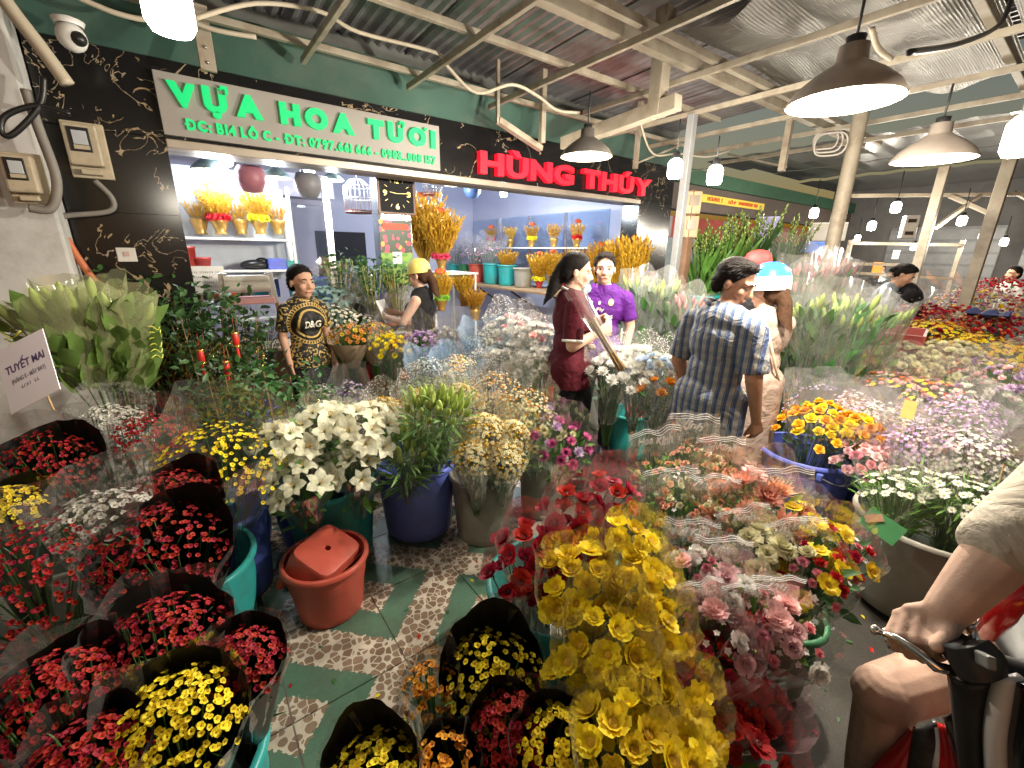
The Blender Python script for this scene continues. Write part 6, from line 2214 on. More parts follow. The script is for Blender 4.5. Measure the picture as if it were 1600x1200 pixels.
for px, py, r, k, kd, wr, lb in (
        (770, 590, 50, 2.8, 'gyp_orange', 'dots', 'rusty orange gypsophila bunch under a dotted net'),
        (820, 612, 40, 2.5, 'gyp_orange', 'film', 'rust and cream gypsophila bunch beside the asters'),
        (715, 560, 34, 3.1, 'gyp_orange', 'blue', 'dried flowers in a blue printed sleeve standing tall'),
        (668, 562, 28, 3.1, 'gyp_white', 'blue', 'white gypsophila in a blue sleeve beside the white pot'),
        (760, 520, 32, 3.3, 'gyp_white', 'blue', 'gypsophila bunch in a pale blue sleeve before the shelf'),
        (800, 497, 36, 3.4, 'pom_pink', 'dots', 'pink white pompoms in netting by the shop shelf'),
        (840, 512, 36, 3.2, 'pom_pink', 'dots', 'pink white pompoms in netting left of the girl in maroon'),
        (790, 540, 34, 3.2, 'pom_white', 'dots', 'white pompoms in netting above the rusty gypsophila'),
        (842, 548, 34, 3.0, 'pom_white', 'film', 'white pompoms in clear film left of the girl in maroon'),
        (735, 515, 30, 3.6, 'dried', 'film', 'bunch of brown dried ears at the shop threshold'),
        (690, 515, 22, 3.8, 'pom_white', 'film', 'cream pompoms behind the blue sleeves'),
        (958, 560, 34, 2.75, 'pom_white', 'film', 'white pompoms at the twigs held by the girl in maroon'),
        (1000, 548, 36, 2.9, 'pom_blue', 'dots', 'pale blue pompoms in netting below the man in purple'),
        (1030, 560, 34, 2.7, 'pom_blue', 'dots', 'pale blue and white pompoms in netting by the checked shirt'),
        (968, 548, 26, 3.0, 'pom_white', 'film', 'cream pompoms in tall white film before the man in purple'),
        (1005, 585, 26, 2.6, 'pom_white', 'film', 'white pompoms in a long sleeve above the teal bucket'),
        (1036, 595, 26, 2.5, 'pom_orange', 'film', 'bright orange pompoms beside the checked shirt'),
        (610, 528, 26, 3.3, 'mum_bright', 'film', 'lemon yellow chrysanthemum bunch behind the white pot'),
        (655, 522, 28, 3.4, 'mum_purple', 'film', 'lilac chrysanthemum bunch beside the lemon yellow one'),
        (545, 508, 26, 3.5, 'mum_rust', 'kraft', 'rusty orange chrysanthemum bunch in brown paper by the teal bucket'),
        (582, 505, 24, 3.6, 'mum_rust', 'kraft', 'rusty orange and yellow chrysanthemum bunch in brown paper'),
        (525, 480, 30, 3.8, 'white_dark', 'black', 'small white daisies in dark paper by the woman in black and gold'),
        (560, 490, 24, 3.9, 'white_dark', 'film', 'small white daisies in film before the dried straw'),
        (545, 600, 24, 2.7, 'statice_lilac', 'film', 'lilac statice lying by the white lilies'),
        (505, 605, 24, 2.7, 'gyp_white', 'film', 'white gypsophila at the back of the lilies'),
        (410, 500, 22, 3.4, 'pink_sleeve', 'haze', 'pale pink netted bunch beside the woman in black and gold'),
        (600, 442, 30, 4.2, 'dried', 'film', 'dried straw sheaf in the grey doorway bucket'),
        (510, 452, 36, 4.0, 'sage', 'film', 'sage green leafy bunch behind the woman in black and gold')):
    bouquet(kd, px, py, k, r * 1.28, lb, None, wr, L=0.55 if k > 2.9 else 0.7, tilt=0.25, size=1.12)

# ------------------------------------------------------------------ right side
for kd, px, py, k, r, bk, dx, dy, wr, lb in (
        ('rose_orange', 1296, 632, 2.65, 64, bk_Rb, -0.1, 0.0, 'film', 'orange and yellow roses in film in the blue bucket'),
        ('rose_orange', 1352, 655, 2.5, 42, bk_Rb, 0.4, -0.2, 'film', 'smaller bunch of orange roses beside the pink ones'),
        ('rose_pink', 1362, 712, 2.35, 40, bk_Rb, 0.5, -0.5, 'film', 'pink roses in film below the orange ones'),
        ('daisy_white', 1392, 745, 2.0, 44, bk_Rg, -0.5, 0.2, 'film', 'white daisies with feathery stems at the edge of the grey bucket'),
        ('daisy_white', 1445, 735, 2.0, 46, bk_Rg, 0.0, 0.4, 'film', 'white daisies in the middle of the grey bucket'),
        ('daisy_white', 1520, 760, 1.85, 52, bk_Rg, 0.4, -0.2, 'film', 'white daisies leaning to the rider over the grey bucket rim')):
    bouquet(kd, px, py, k, r, lb, inb(bk, dx, dy), wr)
for kd, px, py, k, r, wr, lb in (
        ('statice_lilac', 1285, 612, 3.1, 40, 'haze', 'purple statice sleeve behind the orange roses'),
        ('statice_pink', 1335, 622, 2.9, 40, 'haze', 'pink statice sleeve behind the orange roses'),
        ('statice_white', 1385, 640, 2.7, 42, 'haze', 'white and mauve statice sleeve behind the white daisies'),
        ('statice_lilac', 1415, 680, 2.4, 44, 'haze', 'purple statice sleeve with an orange card above the white daisies'),
        ('statice_pink', 1462, 670, 2.35, 52, 'haze', 'pink and lilac statice sleeve above the white daisies'),
        ('statice_white', 1530, 680, 2.2, 48, 'haze', 'white statice sleeve beside the broad leaf'),
        ('statice_lilac', 1512, 630, 2.6, 48, 'haze', 'lilac statice sleeve below the pale bed of flowers'),
        ('bed_pale', 1545, 605, 2.9, 52, 'film', 'lilac and white pompoms lying in loose film'),
        ('bed_pale', 1590, 580, 2.9, 46, 'film', 'pale pink and lilac pompoms at the end of the bed'),
        ('bed_mixed', 1400, 590, 3.2, 46, 'film', 'mixed red yellow and pink small flowers by the white chrysanthemums'),
        ('bed_mixed', 1460, 600, 3.0, 50, 'film', 'mixed small flowers with dark leaves below the white chrysanthemums'),
        ('bed_mixed', 1545, 565, 3.4, 40, 'kraft', 'mixed small flowers in brown paper beyond the white chrysanthemums'),
        ('mum_white', 1410, 545, 3.6, 46, 'kraft', 'mound of cream white chrysanthemums next to the lily sheaves'),
        ('mum_white', 1480, 542, 3.6, 50, 'kraft', 'mound of cream white chrysanthemums next to the yellow bed'),
        ('mum_yellow', 1462, 506, 4.2, 48, 'none', 'golden yellow chrysanthemum bed along the dark red one'),
        ('mum_yellow', 1535, 528, 3.9, 48, 'none', 'golden yellow chrysanthemum bed beside the cream white mounds'),
        ('mum_yellow', 1592, 540, 3.8, 40, 'none', 'golden yellow chrysanthemums at the end of the bed'),
        ('bed_red', 1440, 484, 4.6, 50, 'none', 'dark red flower bed before the person bending in black'),
        ('bed_red', 1510, 488, 4.5, 50, 'none', 'dark red flower bed with a blue cloth beside it'),
        ('bed_red', 1570, 500, 4.4, 44, 'none', 'dark red and yellow flower bed under the far posts'),
        ('bed_mixed', 1530, 455, 5.4, 50, 'none', 'dull green and pink flower bank under the white posts'),
        ('red_small', 1568, 438, 5.8, 52, 'none', 'dark red flower bank far down the lane'),
        ('statice_white', 1500, 462, 5.6, 40, 'film', 'pale green filler bunch under the white posts'),
        ('gyp_white', 1405, 462, 5.0, 46, 'haze', 'glittering white filmed bunch before the person in pale blue')):
    bouquet(kd, px, py, k, r * 1.22, lb, None, wr, L=0.6, tilt=0.35, size=1.1)
# ------------------------------------------------------------------ leafy sheaves, gladioli and potted plants
DPK = pet('bud_dull_pink', (0.42, 0.22, 0.22))
DGY = M('bud_dull_green', (0.26, 0.34, 0.09), 0.5, 0, 0.2, 14, 0, 0.2, 0.15)


def sheaf(label, px, py, k, rpx, hpx, leafm, budm, nb, wrap='haze', leaf='blade', ls=0.16, group=None, lean=(0, 0, 0), name='lily_sheaf', cat='sheaf', nl=90, base_z=None, budp='bud', bs=0.09):
    """upright bundle: px,py = centre of its top"""
    SEED[0] += 1
    rnd = random.Random(SEED[0])
    top = at(px, py, d=k)
    R = rpx * k / F
    Hh = hpx * k / F
    base = Vector((top.x, top.y, top.z - Hh)) - Vector(lean) * Hh
    if base_z is not None:
        base.z = base_z
    ax = top - base
    L = ax.length
    q = zq(ax)
    t = thing(name, label, cat, base, q, group)
    fo = MB()
    for i in range(nl):
        a = rnd.uniform(0, 6.28)
        u = math.sqrt(rnd.random())
        tt = rnd.uniform(0.25, 0.95)
        r = R * u * (0.35 + 0.65 * tt)
        nn = Vector((math.cos(a) * (0.25 + 0.5 * u), math.sin(a) * (0.25 + 0.5 * u), 1))
        qq = nn.to_track_quat('Y', 'Z') @ Quaternion((0, 1, 0), rnd.uniform(-3, 3))
        fo.put(P[leaf], (r * math.cos(a), r * math.sin(a), L * tt - ls * 0.4), qq, ls * rnd.uniform(0.7, 1.3) * (1 if leaf != 'blade' else 1.2))
    tag(fo.build('foliage', leafm, t), kind='stuff')
    sm = MB()
    for i in range(nb):
        a = i * 2.4 + rnd.uniform(-0.3, 0.3)
        u = math.sqrt((i + 0.5) / nb)
        p = Vector((R * u * math.cos(a), R * u * math.sin(a), L - rnd.uniform(0, 0.25) * L * 0.6))
        nn = Vector((math.cos(a) * u * 0.4, math.sin(a) * u * 0.4, 1))
        sm.tube([(p.x * 0.2, p.y * 0.2, 0), (p.x * 0.6, p.y * 0.6, L * 0.5), p], [0.004, 0.004, 0.003], 3, 0, False)
        inst('bud', fmesh(budp, (budm, STEM) if budp == 'bud' else (STEM, budm)), t, p - nn.normalized() * bs * 0.4, zq(nn, rnd.uniform(0, 6)), bs * rnd.uniform(0.8, 1.2))
    tag(sm.build('stems', STEM, t), kind='stuff')
    if wrap:
        lb = q.inverted() @ Vector((FW.x, FW.y, 0.5))
        cone_wrap(R * 0.4, R * 1.15, L * 0.25, L * 1.02, rnd, math.atan2(lb.y, lb.x), L * 0.1, 0.07).build('film_sleeve', {'haze': FILMH, 'film': FILM, 'greenprint': FILMG, 'blue': FILMB}[wrap], t)
    return t


sheaf('big sheaf of dark green lily buds by the woman in pink', 1275, 470, 3.3, 44, 130, GRN, DGY, 16, 'film', 'leaf', 0.12, base_z=0.12, nl=160)
sheaf('big sheaf of lily buds leaning over the grey tarpaulin', 1330, 470, 3.2, 46, 130, GRN, DGY, 18, 'film', 'leaf', 0.12, base_z=0.12, nl=160)
sheaf('sheaf of pale lime lily buds in glittering film', 1375, 478, 3.5, 40, 110, GRB, DGY, 16, 'haze', 'leaf', 0.11, base_z=0.15, nl=120)
sheaf('sheaf of pinkish buds behind the helmeted woman', 1265, 420, 3.9, 40, 110, GRN, DPK, 18, 'haze', 'leaf', 0.10, base_z=0.3)
sheaf('sheaf of pink and cream buds in front of the thick round post', 1300, 412, 4.0, 34, 110, GRN, DPK, 18, 'haze', 'leaf', 0.10, base_z=0.3)
sheaf('green gladiolus bundle in the teal bucket next to the timber post', 1100, 390, 4.9, 26, 75, GRB, GRY, 26, None, 'blade', 0.28, budp='spike', bs=0.4, nl=110, base_z=1.0)
sheaf('green gladiolus bundle in the teal bucket before the red valance', 1140, 382, 4.9, 28, 80, GRB, GRY, 26, None, 'blade', 0.28, budp='spike', bs=0.4, nl=110, base_z=1.0)
sheaf('taller dark gladiolus bundle above the red cap', 1180, 366, 5.2, 32, 90, GRN, GRY, 26, None, 'blade', 0.30, budp='spike', bs=0.45, nl=120, base_z=1.0)
sheaf('filmed gladiolus bundle left of the thick round post', 1232, 372, 5.0, 26, 80, GRN, GRY, 20, 'haze', 'leaf', 0.14, budp='spike', bs=0.4, nl=100, base_z=0.9)
sheaf('blue green lily sheaf in tall film beside the marble corner', 1000, 440, 3.9, 28, 130, SAGE, DGY, 8, 'haze', 'leaf', 0.13, nl=110, base_z=0.3)
sheaf('lily sheaf in tall film before the drain pipe', 1035, 448, 3.8, 28, 130, GRN, DGY, 10, 'haze', 'leaf', 0.13, nl=110, base_z=0.3)
sheaf('lily sheaf with dark leaves behind the checked shirt', 1075, 468, 3.6, 30, 120, GRN, DPK, 12, 'haze', 'leaf', 0.13, nl=120, base_z=0.3)
# gladiolus bench and its buckets
p = at(1150, 470, d=4.9)
bn = thing('bench', 'plank bench raising the gladiolus buckets behind the lily sheaves', 'bench', (p.x + 0.1, p.y - 0.1, 0), Quaternion((0, 0, 1), -YAW))
MB().box((0, 0, 0.85), (1.7, 0.55, 0.04)).build('plank_top', WOOD, bn, False, 0.004)
for sx_ in (-0.75, 0.75):
    for sy in (-0.2, 0.2):
        MB().box((sx_, sy, 0.415), (0.06, 0.06, 0.828)).build('leg', WOOD, bn, False)
for px, k in ((1104, 4.9), (1143, 4.9), (1182, 5.1), (1228, 5.0)):
    q_ = at(px, 450, d=k)
    bucket('teal bucket of gladioli standing on the plank bench', h=0.34, mat=TEAL, c=(q_.x, q_.y), R=0.17, z0=0.872, group='gladiolus buckets', seg=20)

# yellow printed sleeves of broad leaves at the left edge
for px, py, k, r, hp, ln, lb in ((60, 465, 1.75, 50, 200, (-0.18, 0, 0), 'leafy lime lily bunch in printed film behind the name card'), (130, 455, 1.85, 46, 200, (0.0, 0, 0), 'leafy lime lily bunch in printed film, middle of the three'), (190, 470, 1.95, 38, 190, (0.1, 0, 0), 'leafy lime lily bunch in printed film beside the tinsel plants')):
    t = sheaf(lb, px, py, k, r, hp, M('leaf_lime', (0.13, 0.215, 0.05), 0.4, 0, 0.2, 12, 0, 0.1, 0.25), GRY, 4, 'greenprint', 'leaf', 0.115, lean=ln, nl=110, bs=0.08)
    R_ = r * k / F
    for s_ in (-1, 1):
        for j in range(6):
            pts = []
            for i in range(9):
                a = toward(at(px, py, d=k)) + s_ * 0.5 + (i - 4) * 0.10
                pts.append((R_ * 1.14 * math.cos(a), R_ * 1.14 * math.sin(a), hp * k / F * (0.55 + 0.05 * j) + 0.012 * math.sin(i * 0.8 + j * 0.2)))
            MB().tube(pts, 0.003, 3).build('print_line', M('lime_print', (0.62, 0.62, 0.08), 0.5), t)


def plant(label, c, R, Hh, leafm, n, ls, stems=6, tinsel=0, name='potted_plant', cat='plant', stemm=TWIG, pot=None, group=None, z0=0.0, leaf='leaf', dens_low=0.3):
    SEED[0] += 1
    rnd = random.Random(SEED[0])
    t = thing(name, label, cat, (c[0], c[1], z0), group=group)
    fo = MB()
    tips = []
    for i in range(stems):
        a = i * 2.4
        u = math.sqrt((i + 0.5) / stems) * R * 0.8
        tip = Vector((u * math.cos(a), u * math.sin(a), Hh * rnd.uniform(0.8, 1.0)))
        tips.append(tip)
        MB().tube([(tip.x * 0.25, tip.y * 0.25, 0), (tip.x * 0.6, tip.y * 0.6, Hh * 0.5), tip], [0.007, 0.006, 0.003], 5).build('stem', stemm, t)
    for i in range(n):
        tip = rnd.choice(tips)
        tt = rnd.uniform(dens_low, 1.05)
        p = Vector((tip.x * (0.25 + 0.75 * tt), tip.y * (0.25 + 0.75 * tt), tip.z * tt)) + Vector((rnd.gauss(0, R * 0.22), rnd.gauss(0, R * 0.22), rnd.gauss(0, 0.04)))
        nn = Vector((rnd.uniform(-1, 1), rnd.uniform(-1, 1), rnd.uniform(-0.2, 0.9)))
        qq = nn.to_track_quat('Y', 'Z') @ Quaternion((0, 1, 0), rnd.uniform(-1.2, 1.2))
        fo.put(P[leaf], p, qq, ls * rnd.uniform(0.6, 1.3))
    tag(fo.build('foliage', leafm, t), kind='stuff')
    if tinsel:
        tn = MB()
        for i in range(tinsel):
            p = Vector((rnd.gauss(0, R * 0.45), rnd.gauss(0, R * 0.45), Hh * rnd.uniform(0.35, 0.8)))
            tn.put(P['leaf'], p, Quaternion((rnd.random(), rnd.random() - 0.5, rnd.random() - 0.5, rnd.random())).normalized(), rnd.uniform(0.008, 0.02))
        for i in range(14):
            a = rnd.uniform(0, 6)
            pts = [(R * (0.3 + 0.08 * j) * math.cos(a + j * 0.3), R * (0.3 + 0.08 * j) * math.sin(a + j * 0.3), Hh * (0.5 + 0.05 * j) + 0.02 * math.sin(j * 2)) for j in range(7)]
            tn.tube(pts, 0.003, 3, 0, False)
        tag(tn.build('tinsel', TIN, t), kind='stuff')
    if pot:
        r, h, m = pot
        MB().lathe([(r * 0.75, 0), (r, h), (r * 1.06, h), (r * 1.06, h - 0.03), (r, h - 0.03)], 18).build('pot', m, t)
    return t


for px, py, d, R, Hh, n, lb in ((225, 430, 2.9, 0.26, 1.42, 420, 'tall dark leafed plant with gold tinsel against the marble'), (300, 455, 2.8, 0.26, 1.36, 420, 'leafy plant with the thickest gold tinsel garland'), (360, 470, 2.9, 0.24, 1.30, 380, 'leafy plant with hanging red charms by the woman in black and gold')):
    p = at(px, py, d=d)
    plant(lb, (p.x, p.y), R, Hh, GRN, int(n * 1.8), 0.065, 9, 420, pot=(0.16, 0.3, M('dark_pot', (0.05, 0.04, 0.04), 0.5)), name='tinsel_plant', dens_low=0.45)
for px, py, R, Hh, n, lb in ((345, 570, 0.20, 1.06, 300, 'low dark green plant under the red charms'), (432, 572, 0.24, 1.06, 400, 'low bushy green plant before the woman in black and gold'), (485, 588, 0.17, 0.98, 240, 'low leafy plant at the back of the white lilies')):
    p = at(px, py, d=2.25)
    plant(lb, (p.x, p.y), R, Hh, GRN, int(n * 1.6), 0.05, 9, 40, pot=(0.13, 0.3, BLUE), name='bushy_plant', dens_low=0.5)
p = at(1612, 690, d=2.0)
plant('single broad dark leaf plant beside the rider', (p.x, p.y), 0.14, 0.82, GRD, 6, 0.22, 3, pot=(0.12, 0.25, REDP), name='broad_leaf_plant')
# lucky bamboo bundles in the shop
for px, py, Y, mt, lb in ((530, 440, 4.6, GRN, 'leafy bamboo bundle in the blue shop crate'), (560, 430, 4.8, GRN, 'leafy bamboo bundle behind the blue shop crate'), (675, 0, 0, None, None)):
    if lb is None:
        continue
    p = at(px, py, Y=Y)
    plant(lb, (p.x, p.y), 0.2, 0.62, mt, 170, 0.07, 16, stemm=M('bamboo_yellow', (0.35, 0.36, 0.08), 0.4), name='bamboo_bundle', z0=0.95, dens_low=0.6)
for px, Y, lb in ((582, 4.35, 'leafy gold stemmed bundle before the mirrored pillar'), (618, 4.3, 'dry leafy bundle leaning at the mirrored pillar')):
    p = at(px, 440, Y=Y)
    plant(lb, (p.x, p.y), 0.18, 0.62, GRN, 150, 0.06, 14, stemm=M('bamboo_yellow', (0.35, 0.36, 0.08), 0.4), name='bamboo_bundle', z0=0.92, dens_low=0.55)

# red charms hanging on the tinsel plants
for px, py, d, lb in ((314, 557, 2.35, 'red lantern charm with gold letters, broadest'), (368, 530, 2.4, 'long red tassel charm with gold bands'), (354, 575, 2.3, 'curved red and gold rope charm')):
    p = at(px, py, d=d)
    t = thing('red_charm', lb, 'charm', p)
    t.scale = (0.7, 0.7, 0.8)
    MB().tube([(0, 0, 0.05), (0.003, 0, 0.16)], 0.002, 4).build('cord', M('red_cord', (0.5, 0.03, 0.02), 0.5), t)
    MB().lathe([(0.012, -0.05), (0.022, -0.045), (0.024, 0.0), (0.022, 0.045), (0.012, 0.05)], 8).build('body', M('charm_red', (0.55, 0.03, 0.02), 0.4), t)
    MB().lathe([(0.025, -0.05), (0.025, -0.043), (0.02, -0.04)], 8).build('gold_band', TIN, t)
    MB().lathe([(0.025, 0.04), (0.025, 0.048), (0.02, 0.05)], 8).build('gold_band', TIN, t)
    MB().lathe([(0.006, -0.05), (0.012, -0.08), (0.014, -0.13)], 6).build('tassel', M('charm_red', (0.55, 0.03, 0.02), 0.4), t)

# ------------------------------------------------------------------ gilded arrangements inside the shop
VASE = M('gold_vase', (0.5, 0.3, 0.08), 0.3, 0.5)
TAGM = M('orange_red_tag', (0.75, 0.14, 0.04), 0.5)


def gilded(label, p, Hh, R, ruff, vase=VASE, n=46, tagz=True, group=None, fan=0.5):
    SEED[0] += 1
    rnd = random.Random(SEED[0])
    t = thing('gilded_arrangement', label, 'arrangement', p, group=group)
    MB().lathe([(0.01, 0), (0.05, 0), (0.04, 0.02), (0.06, 0.08), (0.075, 0.12), (0.07, 0.13)], 14).build('vase', vase, t)
    e = MB()
    for i in range(n):
        a = i * 2.4
        u = math.sqrt((i + 0.5) / n)
        nn = Vector((math.cos(a) * u * fan, math.sin(a) * u * fan, 1))
        e.put(P['ear'], (0.03 * math.cos(a) * u, 0.03 * math.sin(a) * u, 0.08), zq(nn, rnd.uniform(0, 6)), Hh * rnd.uniform(0.8, 1.05), 0)
        e.put(P['ear'], (R * 0.3 * math.cos(a) * u, R * 0.3 * math.sin(a) * u, 0.10), zq(nn, rnd.uniform(0, 6)), Hh * rnd.uniform(0.6, 0.85), 0)
    tag(e.build('gilded_ears', GOLD, t), kind='stuff')
    if ruff:
        b = MB()
        for i in range(26):
            a = i * 2.4
            u = 0.55 + 0.45 * rnd.random()
            b.put(P['carn'], (R * 0.55 * u * math.cos(a), R * 0.55 * u * math.sin(a), 0.13 + 0.02 * rnd.random()), zq((math.cos(a), math.sin(a), 0.6)), 0.035)
        b.m = [0] * len(b.m)
        tag(b.build('ruffle', ruff, t), kind='stuff')
    if tagz:
        MB().lathe([(0.002, 0), (0.07, 0), (0.07, 0.008), (0.002, 0.008)], 16, (0, 0, Hh + 0.1), Matrix.Rotation(rad(70), 3, 'X'), 0, 1, 0.45).build('tag', TAGM, t)
    return t


RUFR = M('red_ruffle', (0.65, 0.03, 0.04), 0.6)
RUFY = M('yellow_ruffle', (0.80, 0.70, 0.03), 0.6)
RUFG = M('lime_ruffle', (0.30, 0.65, 0.08), 0.6)
RUFM = M('pink_ruffle', (0.75, 0.08, 0.18), 0.6)
SY = 4.9
pz = at(370, 371, Y=SY).z
gilded('gilded ears with a red ruffle on the white shop shelf', at(346, 366, Y=SY), 0.30, 0.13, RUFR)
gilded('gilded ears with a yellow ruffle on the white shop shelf', at(408, 366, Y=SY), 0.30, 0.13, RUFY)
gilded('tall gilded sheaf with a pink and red ruffle behind the capped girl', at(690, 420, Y=4.75), 0.55, 0.2, RUFM, n=70)
gilded('taller gilded sheaf rising behind the pink ruffled one', at(664, 420, Y=5.1), 0.75, 0.2, None, n=60)
gilded('gilded sheaf with a lime ruffle under the shop table', at(690, 485, Y=4.4), 0.33, 0.14, RUFG)
gilded('small gilded sheaf at the foot of the shelf', at(725, 478, Y=4.6), 0.3, 0.14, None, tagz=False)
gilded('low gilded sheaf beside the cream pompoms', at(742, 500, Y=4.4), 0.28, 0.14, None, tagz=False)
zs = 1.118
for px, py, Hh, lb, rf_ in ((842, 450, 0.42, 'gilded sheaf in a red pot with a yellow ruffle on the wall shelf', RUFY), (880, 450, 0.40, 'gilded sheaf on the wall shelf behind the girl in maroon', RUFY)):
    p = at(px, py, z=zs)
    gilded(lb, p, Hh, 0.17, rf_, REDP, 56)
for k_, (px, Hh) in enumerate(((862, 0.45), (900, 0.5), (935, 0.55), (962, 0.6), (985, 0.62))):
    p = at(px, 448, X=4.55)
    p.z = zs
    gilded('gilded sheaf crowded on the shelf behind the man in purple', p, Hh, 0.2, None, VASE, 56, k_ != 1, 'gilded sheaves on the shelf', 0.35)
# teal, green and red shop buckets on the shelf
for px, mt, lb, hh in ((712, TEAL, 'teal shop bucket at the far end of the wall shelf', 0.30), (728, DGRN, 'dark green shop bucket on the wall shelf', 0.30), (745, ORRED, 'brick red shop bucket on the wall shelf', 0.32), (768, TEAL, 'teal shop bucket of pink bundles on the wall shelf', 0.34), (792, TEAL, 'teal shop bucket of gilded ears on the wall shelf', 0.33), (817, GREY, 'pale grey tub beside the teal shop bucket', 0.30)):
    p = at(px, 436, X=4.3)
    bucket(lb, h=hh, mat=mt, c=(p.x, p.y), R=0.15, z0=zs, seg=24)
    if px in (712, 745, 768):
        bouquet('pink_sleeve', px, 375, (Vector((p.x, p.y, 1.75)) - CAM).dot(FW), 26, {712: 'tall pink netted bundle at the far end of the wall shelf', 745: 'tall pink netted bundle in the brick red shop bucket', 768: 'tall pink netted bundle in the teal shop bucket'}[px], (p.x, p.y, zs + 0.05), 'haze')
    if px == 792:
        gilded('gilded ears standing in the teal shop bucket', (p.x, p.y, zs + 0.12), 0.36, 0.16, None, TEAL, 40, False)
# yellow spray bottle
p = at(860, 452, z=zs)
t = thing('spray_bottle', 'yellow plastic spray bottle on the wall shelf', 'bottle', p)
MB().lathe([(0.01, 0), (0.035, 0), (0.037, 0.10), (0.03, 0.13), (0.014, 0.15), (0.014, 0.165)], 12).build('body', M('yellow_plastic', (0.75, 0.62, 0.03), 0.35), t)
MB().box((0.012, 0, 0.185), (0.06, 0.022, 0.03)).build('trigger_head', BLACKP, t, False, 0.004)

# second, narrower shelf against the glass with small gilded vases
s2 = thing('glass_shelf', 'narrow pale shelf of small gilded vases against the glass wall', 'shelf', (4.72, 4.4, 1.72))
MB().box((0.0, 1.6, 0), (0.3, 3.2, 0.02)).build('board', WHITEPAINT, s2, False)
for y in (0.3, 1.6, 2.9):
    MB().beam((0.14, y, -0.012), (-0.1, y, -0.012), 0.02, 0.015).build('bracket', METAL, s2, False)
for i, y in enumerate((4.75, 5.25, 5.8, 6.4, 7.0)):
    gilded('small gilded vase on the narrow glass shelf', (4.7, y, 1.731), 0.26, 0.13, (RUFR, None, RUFY, None, RUFR)[i], VASE, 26, i % 2 == 0, 'small gilded vases on the glass shelf')
for i, (px, py, Y) in enumerate(((315, 366, SY), (378, 366, SY), (436, 366, SY))):
    gilded('extra small gilded vase squeezed between the two ruffled ones on the shelf', at(px, py, Y=SY + 0.12), 0.2, 0.1, None, VASE, 20, False, 'extra gilded vases on the white shelf')
for i, (px, py, Y, mt) in enumerate(((345, 425, 5.6, REDP), (470, 440, 5.4, TEAL), (500, 436, 5.6, BLUE))):
    q_ = at(px, py, Y=Y)
    bucket(('red bucket standing deep in the shop behind the shelf unit', 'teal bucket standing deep in the shop by the glass partition', 'blue bucket standing deep in the shop by the glass partition')[i], h=0.32, mat=mt, c=(q_.x, q_.y), R=0.14, z0=q_.z - 0.3, seg=20)
for i, (px, py, Y, lb) in enumerate(((600, 252, 5.6, 'small shallow pendant behind the clock pillar'), (650, 262, 6.2, 'small shallow pendant deep in the shop beside the round cage'), (840, 300, 6.4, 'small shallow pendant over the wall shelf'))):
    pendant(lb, at(px, py, Y=Y), 0.11, 12 * LP, WHITEP, 0.5, True, simple=True)
# ------------------------------------------------------------------ signs on the facade
GLOWG = emis('lit_green_letters', (0.0, 0.42, 0.12), 0.62)
GLOWR = emis('lit_red_letters', (0.80, 0.008, 0.025), 0.7)
YS = D - 0.05
x0, x1 = at(237, 110, Y=YS).x, at(686, 198, Y=YS).x
z0, z1 = at(470, 238, Y=YS).z, at(460, 152, Y=YS).z
sg_ = thing('signboard', 'long pale signboard with green Vietnamese lettering above the shop opening', 'sign', (0, YS, 0))
sgb = MB().box(((x0 + x1) / 2, 0.02, (z0 + z1) / 2), (x1 - x0, 0.04, z1 - z0)).build('board', M('sign_board', (0.30, 0.28, 0.265), 0.5, 0, 0.05, 3, dirt=(0.3, 0.27, 0.24), dirt_s=2), sg_, False, 0.003)
hb = z1 - z0
for ch, v, f in letter_row('VỰA HOA TƯƠI', x0 + 0.06, x1 - 0.05, z0 + hb * 0.47, z0 + hb * 0.86, 0.03, 0.07, 0.18, 0.42):
    v[:, 1] -= 0.012
    MB().add(v, f).build('letter', GLOWG, sgb, False)
for ch, v, f in letter_row('ĐC: B14 LÔ C - ĐT: 0797.661 666 - 0903..008 157', x0 + 0.12, x1 - 0.05, z0 + hb * 0.12, z0 + hb * 0.30, 0.016, 0.038, 0.12, 0.3):
    v[:, 1] -= 0.008
    MB().add(v, f).build('letter', GLOWG, sgb, False)
YR = D - 0.03
x0, x1 = at(747, 250, Y=YR).x, at(1014, 295, Y=YR).x
z0, z1 = at(760, 273, Y=YR).z, at(760, 238, Y=YR).z
rl = thing('red_letters', 'thick glowing red letters spelling the shop name on the marble', 'sign', (0, YR, 0))
for ch, v, f in letter_row('HÙNG THÚY', x0, x1, z0, z1, 0.06, 0.045, 0.06, 0.3):
    v[:, 1] -= 0.012
    MB().add(v, f).build('letter', GLOWR, rl, False)
# yellow strip of the next shop
YN = D + 0.04
x0, x1 = at(1082, 303, Y=YN).x, at(1194, 327, Y=YN).x
ys = thing('yellow_sign_strip', 'narrow yellow sign strip with red lettering on the next stall', 'sign', (0, YN, 0))
zt, zb = at(1082, 300, Y=YN).z, at(1082, 313, Y=YN).z
MB().box(((x0 + x1) / 2, 0.02, (zt + zb) / 2), (x1 - x0, 0.03, zt - zb)).build('board', M('yellow_board', (0.75, 0.58, 0.08), 0.5), ys, False)


def strokes(x0, x1, z0, z1, rnd, thick=0.003, gap=0.25):
    """a row of small upright marks, for print too blurred to read"""
    m = MB()
    h = max(z1 - z0, 0.004)
    x = x0
    while x < x1 - h * 0.5:
        w = h * rnd.uniform(0.35, 0.6)
        if rnd.random() > 0.16:
            m.box((x + w / 2, 0, z0 + h / 2), (w * 0.28, thick, h))
            m.box((x + w * 0.75, 0.0002, z0 + h * rnd.choice((0.1, 0.5, 0.9))), (w * 0.5, thick, h * 0.2))
        x += w + h * gap
    return m


